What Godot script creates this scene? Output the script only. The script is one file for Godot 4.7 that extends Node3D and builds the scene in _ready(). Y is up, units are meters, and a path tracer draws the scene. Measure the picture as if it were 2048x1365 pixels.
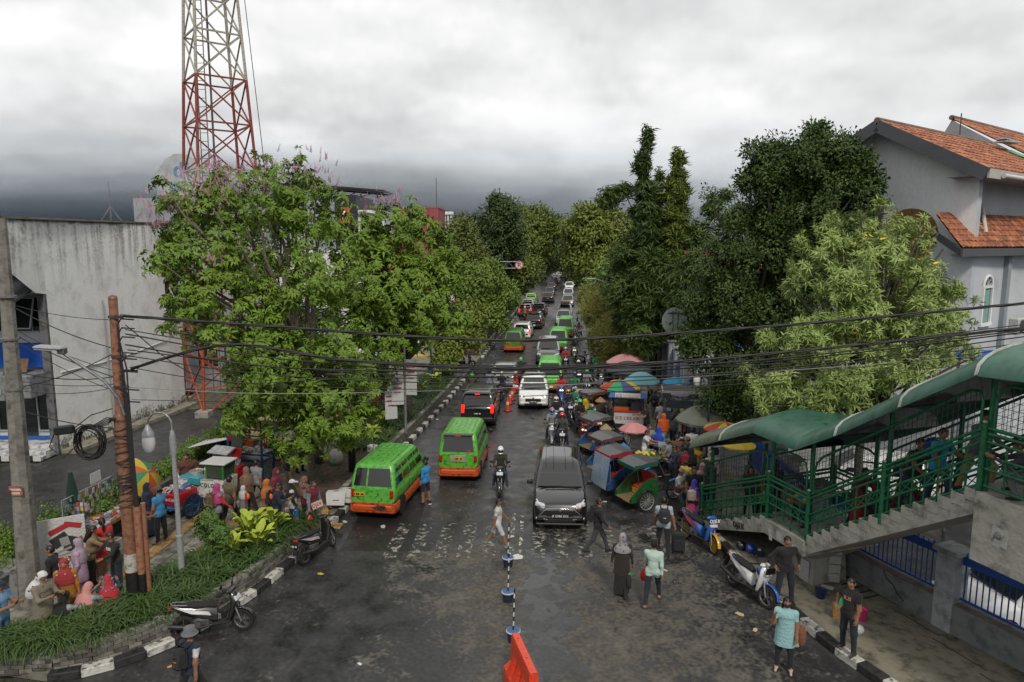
extends Node3D
# A busy street seen from a footbridge. y is up, metres; the camera looks along -z.
# People and vehicles face -z in their own axes; "face" is a compass turn: 0 away from the camera, 90 right, 180 towards it.

class MB:
	var v:=PackedVector3Array()
	var c:=PackedColorArray()
	var u:=PackedVector2Array()
	var ix:=PackedInt32Array()
	var col:=Color(1,1,1)
	func p(a:Vector3) -> int:
		v.append(a)
		c.append(col)
		return v.size() - 1
	func t(a:int,b:int,d:int) -> void:
		ix.append(a)
		ix.append(d)
		ix.append(b)
	func q(a:int,b:int,d:int,e:int) -> void:
		t(a,b,d)
		t(a,d,e)
	func k(r:float,g:float,b:float) -> MB:
		col=Color(r,g,b)
		return self
	func kc(x:Color) -> MB:
		col=x
		return self
	func face(pts:Array) -> MB:
		var s:=v.size()
		for a in pts:
			p(a)
		for i in range(1,pts.size() - 1):
			t(s,s+i,s+i+1)
		return self
	func uvface(pts:Array,uvs:Array) -> MB:
		face(pts)
		while u.size()<v.size() - pts.size():
			u.append(Vector2.ZERO)
		for a in uvs:
			u.append(a)
		return self
	func slab(poly:Array,y0:float,y1:float) -> MB:
		var pl:=PackedVector2Array(poly)
		if Geometry2D.is_polygon_clockwise(pl):
			pl.reverse()
		var tri:=Geometry2D.triangulate_polygon(pl)
		var s:=v.size()
		for a in pl:
			p(Vector3(a.x,y1,a.y))
		for i in range(0,tri.size(),3):
			var a:=pl[tri[i]]
			var b:=pl[tri[i+1]]
			var d:=pl[tri[i+2]]
			if (b - a).cross(d - a)>0:
				t(s+tri[i],s+tri[i+2],s+tri[i+1])
			else:
				t(s+tri[i],s+tri[i+1],s+tri[i+2])
		if y1>y0:
			for i in pl.size():
				var a:=pl[i]
				var b:=pl[(i+1) % pl.size()]
				face([Vector3(a.x,y0,a.y),Vector3(a.x,y1,a.y),Vector3(b.x,y1,b.y),Vector3(b.x,y0,b.y)])
		return self
	func box(o:Vector3,s:Vector3,b:=Basis()) -> MB:
		var h:=s*.5
		for f in [[0,1,2],[1,2,0],[2,0,1]]:
			for g in [-1.0,1.0]:
				var n:=Vector3.ZERO
				var a:=Vector3.ZERO
				var d:=Vector3.ZERO
				n[f[0]]=h[f[0]]*g
				a[f[1]]=h[f[1]]
				d[f[2]]=h[f[2]]*g
				face([o+b*(n - a - d),o+b*(n+a - d),o+b*(n+a+d),o+b*(n - a+d)])
		return self
	func rbox(o:Vector3,s:Vector3,r:float,b:=Basis()) -> MB:
		var h:=s*.5
		r=minf(r,minf(h.x,minf(h.y,h.z))*.9)
		var rings:=[]
		for yy in [[-h.y,r],[-h.y+r,.0],[h.y - r,.0],[h.y,r]]:
			var e:float=yy[1]
			var x:=h.x - e
			var z:=h.z - e
			var w:=r
			var ring:=PackedVector3Array()
			for a in [[x,z - w],[x - w,z],[-x+w,z],[-x,z - w],[-x,-z+w],[-x+w,-z],[x - w,-z],[x,-z+w]]:
				ring.append(o+b*Vector3(a[0],yy[0],a[1]))
			rings.append(ring)
		return loft(rings,true,true,true)
	func loft(rings:Array,closed:=true,caps:=true,flat:=false) -> MB:
		var s0:=ix.size()
		var n:int=rings[0].size()
		var m:=n if closed else n - 1
		if flat:
			for i in rings.size() - 1:
				for j in m:
					var jj:=(j+1) % n
					face([rings[i][j],rings[i][jj],rings[i+1][jj],rings[i+1][j]])
		else:
			var s:=v.size()
			for r in rings:
				for a in r:
					p(a)
			for i in rings.size() - 1:
				for j in m:
					var jj:=(j+1) % n
					q(s+i*n+j,s+i*n+jj,s+(i+1)*n+jj,s+(i+1)*n+j)
		if caps:
			var a0:Array=Array(rings[0])
			a0.reverse()
			face(a0)
			face(Array(rings[rings.size() - 1]))
		fix(s0)
		return self
	func fix(s0:int) -> void:
		var vol:=.0
		var o:=v[ix[s0]] if s0<ix.size() else Vector3.ZERO
		for i in range(s0,ix.size(),3):
			vol+=(v[ix[i]] - o).dot((v[ix[i+2]] - o).cross(v[ix[i+1]] - o))
		if vol<0:
			for i in range(s0,ix.size(),3):
				var w:=ix[i+1]
				ix[i+1]=ix[i+2]
				ix[i+2]=w
	func tube(pts:Array,r,n:=6,caps:=true) -> MB:
		var rings:=[]
		var up:=Vector3(.31,.17,.93)
		for i in pts.size():
			var d:Vector3=(pts[mini(i+1,pts.size() - 1)] - pts[maxi(i - 1,0)]).normalized()
			up=up - d*up.dot(d)
			if up.length()<.05:
				up=d.cross(Vector3(.9,.3,.1))
			up=up.normalized()
			var w:=d.cross(up)
			var rr:float=r[i] if r is Array else r
			var ring:=PackedVector3Array()
			for j in n:
				var a:=TAU*j/n
				ring.append(pts[i]+(up*cos(a)+w*sin(a))*rr)
			rings.append(ring)
		return loft(rings,true,caps)
	func bar(a:Vector3,b:Vector3,w:float,h:float) -> MB:
		var d:=(b - a)
		var z:=d.normalized()
		var x:=Vector3.UP.cross(z)
		if x.length()<.01:
			x=Vector3.RIGHT
		x=x.normalized()
		return box((a+b)*.5,Vector3(w,h,d.length()),Basis(x,z.cross(x),z))
	func lathe(o:Vector3,prof:Array,n:=12,b:=Basis(),sx:=1.0,sz:=1.0) -> MB:
		var rings:=[]
		for a in prof:
			var ring:=PackedVector3Array()
			for j in n:
				var g:=TAU*j/n
				ring.append(o+b*Vector3(cos(g)*a.x*sx,a.y,sin(g)*a.x*sz))
			rings.append(ring)
		return loft(rings,true,true)
	func ball(o:Vector3,r:Vector3,n:=10,m:=7,b:=Basis()) -> MB:
		var prof:=[]
		for i in m+1:
			var g:=PI*i/m
			prof.append(Vector2(maxf(sin(g),.02),-cos(g)))
		var rings:=[]
		for a in prof:
			var ring:=PackedVector3Array()
			for j in n:
				var g:=TAU*j/n
				ring.append(o+b*Vector3(cos(g)*a.x*r.x,a.y*r.y,sin(g)*a.x*r.z))
			rings.append(ring)
		return loft(rings,true,true)
	func add(o:MB,tr:Transform3D) -> MB:
		var s:=v.size()
		for i in o.v.size():
			v.append(tr*o.v[i])
			c.append(o.c[i])
		for i in o.ix:
			ix.append(s+i)
		return self
	func mesh() -> ArrayMesh:
		var n:=PackedVector3Array()
		n.resize(v.size())
		for i in range(0,ix.size(),3):
			var a:=ix[i]
			var b:=ix[i+1]
			var d:=ix[i+2]
			var x:=(v[d] - v[a]).cross(v[b] - v[a])
			n[a]+=x
			n[b]+=x
			n[d]+=x
		for i in n.size():
			n[i]=n[i].normalized() if n[i].length_squared()>1e-20 else Vector3.UP
		var ar:=[]
		ar.resize(Mesh.ARRAY_MAX)
		ar[Mesh.ARRAY_VERTEX]=v
		ar[Mesh.ARRAY_NORMAL]=n
		ar[Mesh.ARRAY_COLOR]=c
		if u.size()>0:
			u.resize(v.size())
			ar[Mesh.ARRAY_TEX_UV]=u
		ar[Mesh.ARRAY_INDEX]=ix
		var m:=ArrayMesh.new()
		m.add_surface_from_arrays(Mesh.PRIMITIVE_TRIANGLES,ar)
		return m

var M:={}
var taken:={}
var rng:=RandomNumberGenerator.new()

func rf(a:float,b:float) -> float:
	return rng.randf_range(a,b)

func numbered(called:String) -> String:
	var n:int=taken.get(called,0)
	taken[called]=n+1
	return called if n==0 else "%s_%03d" % [called,n]

func turn(face:float) -> float:
	return -deg_to_rad(face)

func tag(o:Node3D,label:String,category:String,group:="") -> Node3D:
	o.set_meta("label",label)
	o.set_meta("category",category)
	if group:
		o.set_meta("group",group)
	return o

func thing(called:String,label:String,category:String,at:=Vector3.ZERO,face:=.0,group:="") -> Node3D:
	var o:=Node3D.new()
	o.name=numbered(called)
	add_child(o)
	o.position=at
	o.rotation.y=turn(face)
	return tag(o,label,category,group)

func part(par:Node,called:String,m,mat:Material) -> MeshInstance3D:
	var o:=MeshInstance3D.new()
	o.name=called
	o.mesh=m.mesh() if m is MB else m
	o.material_override=mat
	par.add_child(o,true)
	return o

func solo(called:String,label:String,category:String,m,mat:Material,at:=Vector3.ZERO,face:=.0,group:="") -> MeshInstance3D:
	var o:=part(self,numbered(called),m,mat)
	o.position=at
	o.rotation.y=turn(face)
	tag(o,label,category,group)
	return o

func structure(called:String,m,mat:Material) -> MeshInstance3D:
	var o:=part(self,numbered(called),m,mat)
	o.set_meta("kind","structure")
	return o

func piece(par:Node,called:String,m:Mesh,mat:Material,tr:Transform3D) -> MeshInstance3D:
	var o:=part(par,called,m,mat)
	o.transform=tr
	return o

func text_mesh(s:String,size:float,depth:=.006,serif:=false) -> Mesh:
	var m:=TextMesh.new()
	var f:=SystemFont.new()
	f.font_names=PackedStringArray(["Droid Serif" if serif else "Droid Sans"])
	f.font_weight=700
	m.font=f
	m.text=s
	m.font_size=48
	m.pixel_size=size/48.0
	m.depth=depth
	m.curve_step=4.0
	return m

func letters(par:Node,s:String,size:float,color:Color,tr:Transform3D,serif:=false) -> void:
	var o:=part(par,"lettering",text_mesh(s,size,.006,serif),plain(color))
	o.transform=tr

var plains:={}
func plain(color:Color) -> StandardMaterial3D:
	if not plains.has(color):
		var m:=StandardMaterial3D.new()
		m.albedo_color=color.linear_to_srgb()
		m.roughness=.6
		plains[color]=m
	return plains[color]

func noise_tex(freq:float,stops:Array,seed_:=1,oct:=5,size:=512,kind:=FastNoiseLite.TYPE_SIMPLEX_SMOOTH) -> NoiseTexture2D:
	var n:=FastNoiseLite.new()
	n.noise_type=kind
	n.seed=seed_
	n.frequency=freq
	n.fractal_octaves=oct
	n.fractal_gain=.62
	n.fractal_lacunarity=2.15
	var t:=NoiseTexture2D.new()
	t.width=size
	t.height=size
	t.seamless=true
	t.noise=n
	if stops:
		var g:=Gradient.new()
		var off:=PackedFloat32Array()
		var cs:=PackedColorArray()
		for s in stops:
			off.append(s[0])
			cs.append(s[1] if s[1] is Color else Color(s[1],s[1],s[1]))
		g.offsets=off
		g.colors=cs
		t.color_ramp=g
	return t

func mat(key:String,rough:float,metal:=.0,tex:Texture2D=null,scale:=Vector3.ONE,world:=false) -> StandardMaterial3D:
	var m:=StandardMaterial3D.new()
	m.resource_name=key
	m.vertex_color_use_as_albedo=true
	m.roughness=rough
	m.metallic=metal
	if tex:
		m.albedo_texture=tex
		m.uv1_triplanar=true
		m.uv1_world_triplanar=world
		m.uv1_scale=scale
	M[key]=m
	return m

func bump(m:StandardMaterial3D,tex:Texture2D,cm:float) -> void:
	m.heightmap_enabled=true
	m.heightmap_texture=tex
	m.heightmap_scale=cm

func materials() -> void:
	var fine:=noise_tex(.05,[[.0,.72],[.5,.92],[1.0,1.0]],3)
	var grime:=noise_tex(.012,[[.0,.55],[.4,.85],[.6,.97],[1.0,1.0]],5,6)
	var raw:=noise_tex(.05,[],8,5)
	var weave:=noise_tex(.09,[[.0,.78],[1.0,1.0]],9,3)
	mat("matte",.8,.0,fine,Vector3.ONE*.7)
	mat("plastic",.38,.0,fine,Vector3.ONE*.5)
	mat("cloth",.92,.0,weave,Vector3.ONE*1.7)
	M.cloth.rim_enabled=true
	M.cloth.rim=.15
	bump(M.cloth,noise_tex(.014,[],21,3),1.6)
	mat("skin",.55)
	mat("hair",.5,.0,weave,Vector3(6,1,6))
	var pt:=mat("paint",.3,.0,noise_tex(.01,[[.0,.82],[.45,.98],[1.0,1.0]],6,6),Vector3.ONE*.35)
	pt.clearcoat_enabled=true
	pt.clearcoat=1.0
	pt.clearcoat_roughness=.06
	var op:=mat("old_paint",.42,.0,noise_tex(.02,[[.0,.35],[.28,.72],[.42,.95],[1.0,1.0]],7,7),Vector3.ONE*.45)
	op.clearcoat_enabled=true
	op.clearcoat=.4
	op.clearcoat_roughness=.25
	mat("metal",.42,.5,grime,Vector3.ONE*.8)
	mat("chrome",.12,1.0)
	mat("rubber",.85,.0,fine,Vector3.ONE)
	mat("glass",.05)
	M.glass.metallic_specular=.62
	mat("lens",.08)
	mat("steel",.5,.15,noise_tex(.02,[[.0,Color(.5,.4,.33)],[.32,Color(.85,.82,.8)],[.5,1.0],[1.0,1.0]],11,6),Vector3.ONE*.6,true)
	var cc:=mat("concrete",.85,.0,noise_tex(.014,[[.0,.5],[.3,.76],[.5,.92],[1.0,1.0]],12,8),Vector3.ONE*.27,true)
	bump(cc,raw,1.2)
	var st:=mat("stone",.8,.0,noise_tex(.012,[[.0,.45],[.35,.75],[.55,.95],[1.0,1.0]],13,7),Vector3.ONE*.3,true)
	bump(st,raw,1.0)
	mat("kerb",.75,.0,noise_tex(.018,[[.0,.18],[.33,.55],[.45,.93],[1.0,1.0]],14,7),Vector3.ONE*.4,true)
	bump(M.kerb,raw,1.0)
	mat("plaster",.85,.0,noise_tex(.006,[[.0,.78],[.4,.93],[1.0,1.0]],15,7),Vector3.ONE*.16,true)
	bump(M.plaster,raw,.5)
	mat("tile",.75,.0,noise_tex(.02,[[.0,Color(.25,.22,.2)],[.34,Color(.75,.7,.66)],[.5,1.0],[1.0,1.0]],16,6),Vector3.ONE*.35,true)
	mat("soil",.95,.0,noise_tex(.03,[[.0,.3],[.45,.8],[1.0,1.0]],17,7),Vector3.ONE*.25,true)
	bump(M.soil,raw,4.0)
	mat("wood",.7,.0,noise_tex(.02,[[.0,.5],[.5,.85],[1.0,1.0]],18,5),Vector3(2.2,.35,2.2))
	var bk:=mat("bark",.9,.0,noise_tex(.03,[[.0,.35],[.45,.75],[1.0,1.0]],19,6),Vector3(1.2,.4,1.2),true)
	bump(bk,raw,3.0)
	var lf:=mat("leaf",.5)
	lf.metallic_specular=.35
	lf.backlight_enabled=true
	lf.backlight=Color(.1,.16,.02)
	mat("petal",.7)
	M.petal.backlight_enabled=true
	M.petal.backlight=Color(.2,.14,.18)
	mat("fabric",.7,.0,weave,Vector3.ONE)
	M.fabric.backlight_enabled=true
	M.fabric.backlight=Color(.18,.18,.18)
	mat("cable",.6)
	var pl:=mat("plastic_film",.15)
	pl.transparency=BaseMaterial3D.TRANSPARENCY_ALPHA
	pl.albedo_color=Color(.75,.85,.95,.28)
	for e in [["brake",Color(1.0,.12,.06),1.6],["beam",Color(1.0,.93,.8),1.4],["amber",Color(1.0,.5,.15),1.2]]:
		var m:=mat(e[0],.3)
		m.vertex_color_use_as_albedo=false
		m.albedo_color=e[1]
		m.emission_enabled=true
		m.emission=e[1]
		m.emission_energy_multiplier=e[2]

func _ready() -> void:
	rng.seed=7
	var cam:=Camera3D.new()
	cam.name="camera"
	cam.position=V(0,9,0)
	cam.rotation_degrees=V(-7.95,0,0)
	cam.fov=51.98
	cam.far=3000
	add_child(cam)
	cam.current=true
	var we:=WorldEnvironment.new()
	we.name="environment"
	var env:=Environment.new()
	env.background_mode=Environment.BG_SKY
	var sky:=Sky.new()
	var pano:=PanoramaSkyMaterial.new()
	pano.panorama=sky_image()
	sky.sky_material=pano
	env.sky=sky
	env.tonemap_mode=Environment.TONE_MAPPER_LINEAR
	env.tonemap_exposure=1.57
	env.sdfgi_enabled=true
	env.ssao_enabled=true
	env.ssil_enabled=true
	env.volumetric_fog_enabled=true
	env.volumetric_fog_density=.0
	we.environment=env
	add_child(we)
	var sun:=DirectionalLight3D.new()
	sun.name="sun"
	sun.light_energy=.5
	sun.light_angular_distance=10.0
	sun.light_color=C(1.0,.97,.92)
	sun.shadow_enabled=true
	sun.rotation_degrees=V(-46,14,0)
	add_child(sun)
	materials()
	build()

func sky_image() -> ImageTexture:
	var w:=1024
	var h:=512
	var n:=FastNoiseLite.new()
	n.seed=4
	n.frequency=1.0
	n.fractal_octaves=5
	n.domain_warp_enabled=true
	n.domain_warp_amplitude=.35
	n.domain_warp_frequency=1.3
	var data:=PackedFloat32Array()
	data.resize(w*h*3)
	for y in h:
		var el:=PI*.5 - PI*(y+.5)/h
		var up:=sin(el)
		for x in w:
			var r:=.12
			var g:=.125
			var b:=.13
			if up>-.02:
				var az:=TAU*((x+.5)/w - .5)
				var k:=1.0/(maxf(up,.0)+.22)
				var cx:=sin(az)*cos(el)*k
				var cz:=-cos(az)*cos(el)*k
				var a:=n.get_noise_3d(cx*.9,cz*.9,.0)
				var e:=n.get_noise_3d(cx*2.6,cz*2.6,5.0)
				var lum:=.7+.3*a+.14*e
				var bank:=1.0 - smoothstep(.015,.19+.05*a+.015*sin(az*3.0+1.0),up)
				bank*=.8+.2*cos(az+.6)
				lum=lerpf(clampf(lum,.45,.85),.3+.05*e,bank)*.77
				var blue:=bank*.3+clampf(.62 - lum,.0,.3)*.14
				r=lum*(1.0 - blue*.4)
				g=lum*(1.0 - blue*.06)
				b=lum*(1.0+blue*.26)
			var i:=(y*w+x)*3
			data[i]=r
			data[i+1]=g
			data[i+2]=b
	return ImageTexture.create_from_image(Image.create_from_data(w,h,false,Image.FORMAT_RGBF,data.to_byte_array()))

const LEFT_KERB:=[[-30.0,-11.6],[-14.0,-12.9],[-10.6,-13.3],[-9.4,-13.4],[-8.74,-13.65],[-8.1,-14.15],[-7.58,-14.76],[-6.95,-16.0],[-6.5,-17.3],[-6.2,-18.8],[-5.95,-20.4],[-5.69,-22.0],[-5.38,-25.1],[-4.49,-31.8],[-3.6,-39.8],[-1.68,-61.4],[.36,-82.7],[3.84,-131.0],[7.6,-178.0],[9.5,-200.0]]
const RIGHT_KERB:=[[9.6,-8.0],[8.1,-12.0],[7.51,-13.37],[7.08,-14.52],[6.65,-16.58],[6.18,-20.05],[6.0,-24.0],[6.25,-32.0],[7.0,-45.0],[8.2,-62.0],[10.3,-83.0],[14.5,-131.0],[18.5,-178.0],[20.4,-200.0]]

func kerb_x(line:Array,z:float) -> float:
	for i in line.size() - 1:
		if z<=line[i][1] and z>=line[i+1][1]:
			return lerpf(line[i][0],line[i+1][0],(z - line[i][1])/(line[i+1][1] - line[i][1]))
	return line[line.size() - 1][0]

func along(line:Array,step:float,z0:float,z1:float) -> Array:
	var out:=[]
	var left:=.0
	for i in line.size() - 1:
		var a:=W(line[i][0],line[i][1])
		var b:=W(line[i+1][0],line[i+1][1])
		var l:=a.distance_to(b)
		var s:=left
		while s<l:
			var c:=a.lerp(b,s/l)
			if c.y<=z0 and c.y>=z1:
				out.append(c)
			s+=step
		left=s - l
	return out

func lane(z:float,off:float) -> float:
	return off+.085*(-z - 14.0)

func road_images() -> Array:
	var w:=1024
	var h:=2048
	var lay:=[]
	for s in [[.012,31,4],[.05,32,5],[.22,33,3],[.03,34,5]]:
		var n:=FastNoiseLite.new()
		n.seed=s[1]
		n.frequency=s[0]
		n.fractal_octaves=s[2]
		var im:=n.get_image(w,h)
		lay.append(im.get_data())
	var crack:=FastNoiseLite.new()
	crack.noise_type=FastNoiseLite.TYPE_CELLULAR
	crack.cellular_return_type=FastNoiseLite.RETURN_DISTANCE2_SUB
	crack.frequency=.006
	crack.seed=5
	crack.domain_warp_enabled=true
	crack.domain_warp_amplitude=40.0
	crack.domain_warp_frequency=.02
	var cim:=crack.get_image(w,h).get_data()
	var l0:PackedByteArray=lay[0]
	var l1:PackedByteArray=lay[1]
	var l2:PackedByteArray=lay[2]
	var l3:PackedByteArray=lay[3]
	var rgb:=PackedByteArray()
	rgb.resize(w*h*3)
	var ro:=PackedByteArray()
	ro.resize(w*h)
	for y in h:
		var z:=-64.0*(1.0 - (y+.5)/h)
		var c0:=1.0+maxf(.0,-z - 24.0)*.075
		var near:=smoothstep(-25.0,-17.0,z)
		for x in w:
			var wx:=32.0*(x+.5)/w - 16.0
			var i:=y*w+x
			var a:=l0[i]/255.0 - .5
			var b:=l1[i]/255.0 - .5
			var c:=l2[i]/255.0 - .5
			var d:=l3[i]/255.0 - .5
			var strip:=1.0 - smoothstep(.5,1.7,absf(wx - c0 - .5+a*1.5))
			var field:=(1.0 - smoothstep(2.6,5.6,absf(wx - 1.7+a*3.0)))*near
			var wet:=(1.0 - smoothstep(.25,.8,absf(wx - .75 - (z+15.0)*-.06+d*1.4)))*smoothstep(-21.0,-18.5,z)
			var m:=a*.5+b*.6+c*.75 - .24+maxf(strip*.34,field*.5) - wet*.7
			m=clampf(m/.22,.0,1.0)
			var g:=.185+c*.1+d*.07+a*.03
			var patch:=wx>-5.1 and wx<-3.0 and z<-19.6 and z>-23.4
			if patch:
				g*=.72
			var cr:=clampf(1.0 - cim[i]/255.0*9.0,.0,1.0)
			if cr>.2 and b>-.02:
				g*=1.0 - .3*cr
				m*=1.0 - .7*cr
			var bl:=.28+c*.14+b*.12+a*.06
			rgb[i*3]=int(255.0*clampf(lerpf(g,bl,m),.0,1.0))
			rgb[i*3+1]=int(255.0*clampf(lerpf(g,bl*.955,m),.0,1.0))
			rgb[i*3+2]=int(255.0*clampf(lerpf(g*1.01,bl*.86,m),.0,1.0))
			var rr:=.42+d*.5+b*.25+.3*m
			if wet>.5 and d>-.04:
				rr=.16
			if patch:
				rr=.4
			ro[i]=int(255.0*clampf(rr,.12,.95))
	return [ImageTexture.create_from_image(Image.create_from_data(w,h,false,Image.FORMAT_RGB8,rgb)),ImageTexture.create_from_image(Image.create_from_data(w,h,false,Image.FORMAT_L8,ro))]

func build_ground() -> void:
	for i in 15:
		var q:=[V(-1300+(i*7 % 15)*85,10,-1500 - 60*(i % 5)),V(2700 - 130*(i % 4),520 - i*30,420),.00022+.00005*i]
		var fv:=FogVolume.new()
		fv.name=numbered("cloud")
		fv.shape=RenderingServer.FOG_VOLUME_SHAPE_ELLIPSOID
		fv.size=q[1]
		fv.position=q[0]
		var fm:=FogMaterial.new()
		fm.density=q[2]
		fm.albedo=C(.28,.34,.4)
		fv.material=fm
		fv.set_meta("kind","structure")
		add_child(fv)
	var gm:=mk(.07,.075,.05)
	gm.face([V(-1500,-.06,40),V(1500,-.06,40),V(1500,-.06,-2500),V(-1500,-.06,-2500)])
	structure("ground",gm,M.soil)
	var im:=road_images()
	var rm:=mat("asphalt",1.0,.0,im[0],V(1.0/32.0,1.0/32.0,1.0/64.0),true)
	rm.uv1_offset=V(.5,0,0)
	rm.roughness_texture=im[1]
	rm.roughness_texture_channel=BaseMaterial3D.TEXTURE_CHANNEL_RED
	bump(rm,im[0],.5)
	var b:=MB.new()
	var outline:=[W(-30,-2)]
	for a in LEFT_KERB:
		outline.append(W(a[0] - .05,a[1]))
	var rr:=RIGHT_KERB.duplicate()
	rr.reverse()
	for a in rr:
		outline.append(W(a[0]+.05,a[1]))
	outline.append(W(14,-2))
	b.slab(outline,.0,.0)
	var road:=structure("road",b,rm)
	crossing(road)
	var lot:=mk(1,1,1)
	lot.slab([W(-60,-12),W(-14.4,-12),W(-12.9,-22),W(-11.9,-35),W(-12.2,-38.5),W(-18.6,-36.8),W(-19.6,-27),W(-60,-27)],.02,.02)
	structure("car_park",lot,rm)
	var yard:=mk(.13,.115,.075)
	yard.slab([W(-18.7,-36.9),W(-12.3,-38.5),W(-11.5,-46),W(-20,-48)],.03,.03)
	structure("mossy_yard",yard,M.concrete)
	var st:=mk(.1,.1,.1)
	st.slab([W(11.2,-9),W(60,-9),W(60,-60),W(10.6,-52),W(8.8,-40),W(8.2,-26),W(9.9,-20)],.02,.02)
	structure("parking_yard",st,rm)

func crossing(road:Node3D) -> void:
	var wm:=mat("road_paint",.6,.0,noise_tex(.035,[[.0,C(1,1,1,0)],[.59,C(.8,.8,.78,0)],[.6,C(.6,.59,.56,1)],[.7,C(.95,.95,.93,1)],[1.0,C(1,1,1,1)]],43,6),Vector3.ONE*.19,true)
	wm.transparency=BaseMaterial3D.TRANSPARENCY_ALPHA_SCISSOR
	wm.alpha_scissor_threshold=.5
	var bar:=mk(.26,.25,.225)
	bar.face([V(-.2,0,1.25),V(.2,0,1.25),V(.2,0,-1.25),V(-.2,0,-1.25)])
	var m:=bar.mesh()
	for x in [-3.5,-2.8,-2.08,-1.38,-.66,.8,1.52,2.22,2.92,4.4]:
		piece(road,"crossing_bar",m,wm,TF(Basis(Vector3.UP,-.05),V(x+rf(-.03,.03),.006,-20.4)))
	var ln:=mk(.55,.53,.47)
	ln.face([V(-.06,0,1.6),V(.06,0,1.6),V(.06,0,-1.6),V(-.06,0,-1.6)])
	var lm:=ln.mesh()
	for x in [.02,.3]:
		piece(road,"centre_line",lm,wm,TF(Basis(Vector3.UP,-.03),V(x,.006,-20.9)))
	for i in 5:
		piece(road,"lane_line",lm,wm,TF(Basis(Vector3.UP,-.075),V(.9+.085*(i*9.0+16.0),.006,-40.0 - i*9.0)))
	var ink:=mk(.62,.62,.6)
	ink.slab([W(-.08,.0),W(.02,-.22),W(.16,-.28),W(.3,-.12),W(.26,.06),W(.05,.1)],.0,.0)
	piece(road,"paint_patch",ink.mesh(),M.matte,TF(Basis(),V(.03,0,-19.13)+V(0,.006,0)))

func kerb_row(par:Node3D,line:Array,z0:float,z1:float,w:float,h:float,inward:float,first:int) -> void:
	var len_:=.62
	var black:=mk(.025,.025,.026)
	var white:=mk(.52,.51,.47)
	for b in [black,white]:
		b.rbox(V(0,h*.5,0),V(w,h,len_ - .015),.02)
	var ms:=[black.mesh(),white.mesh()]
	var pts:=along(line,len_,z0,z1)
	for i in pts.size() - 1:
		var a:Vector2=pts[i]
		var c:Vector2=pts[i+1]
		var d:=(c - a).normalized()
		var mid:=(a+c)*.5+W(-d.y,d.x)*inward
		var yaw:=atan2(-d.x,-d.y)
		piece(par,"kerb_stone",ms[(i+first) % 2],M.kerb,TF(Basis(Vector3.UP,yaw).rotated(Vector3.UP,rf(-.02,.02)),V(mid.x,rf(-.012,.0),mid.y)))

func build_left_pavement() -> void:
	# the raised pavement with its slabs, tactile strips and planters
	var base:=mk(.19,.175,.14)
	var poly:=[W(-26,-13.2),W(-14.0,-13.25),W(-10.6,-13.6)]
	for a in LEFT_KERB:
		if a[1]<-13.35 and a[1]>-120.0:
			poly.append(W(a[0] - .2,a[1]))
	poly.append(W(-.6,-120))
	for z in [-120.0,-80.0,-60.0,-40.0,-30.0,-20.0,-16.0]:
		poly.append(W(lane(z,-12.9),z))
	poly.append(W(-26,-16.4))
	base.slab(poly,-.02,.155)
	var pv:=structure("pavement",base,M.concrete)
	var slabs:=[]
	for i in 4:
		var s:=mk(.215+.03*i,.2+.028*i,.16+.026*i)
		s.rbox(Vector3.ZERO,V(.55,.05,.68),.012)
		slabs.append(s.mesh())
	var yel:=[]
	for i in 3:
		var s:=mk(.42+.05*i,.26+.03*i,.09+.02*i)
		s.rbox(Vector3.ZERO,V(.36,.05,.29),.008)
		for j in 4:
			s.rbox(V(-.12+.08*j,.028,0),V(.035,.012,.26),.005)
		yel.append(s.mesh())
	var org:=mk(.42,.25,.14)
	org.rbox(Vector3.ZERO,V(.12,.05,.6),.008)
	var orgm:=org.mesh()
	var bs:=Basis(Vector3.UP,-.085)
	var n:=0
	for off in [-12.55,-11.97,-11.39,-10.36,-9.92]:
		for i in 48:
			var z:=-13.9 - i*.7
			if off>-10.5 and z>-15.0 or rf(0,1)<.02:
				continue
			n+=1
			piece(pv,"paving_slab",slabs[rng.randi() % 4],M.stone,TF(bs.scaled_local(V(.98 if off<-10.5 else .76,1,.985)).rotated(V(1,0,0),rf(-.008,.008)),V(lane(z,off)+rf(-.01,.01),.155+rf(-.006,.008),z)))
	for i in 95:
		var z:=-13.9 - i*.302
		piece(pv,"tactile_tile",yel[rng.randi() % 3],M.stone,TF(bs,V(lane(z,-10.82),.158+rf(-.004,.006),z)))
	for i in 34:
		var z:=-15.2 - i*.61
		piece(pv,"border_tile",orgm,M.stone,TF(bs,V(lane(z,-9.63),.157+rf(-.004,.004),z)))
	for i in 15:
		piece(pv,"tactile_tile",yel[rng.randi() % 3],M.stone,TF(Basis(Vector3.UP,PI/2 - .05),V(-9.75+i*.302,.16,-21.35+i*.02)))
	for i in 6:
		for j in 2:
			piece(pv,"tactile_tile",yel[0],M.stone,TF(Basis(Vector3.UP,PI/2 - .1).rotated(V(1,0,0),.04),V(-6.6+j*.37+i*.01,.165,-20.95 - i*.3)))
	kerb_row(pv,LEFT_KERB,-13.35,-46.0,.24,.19,-.06,0)
	kerb_row(pv,LEFT_KERB,-54.5,-106.0,.24,.19,-.06,1)

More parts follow.
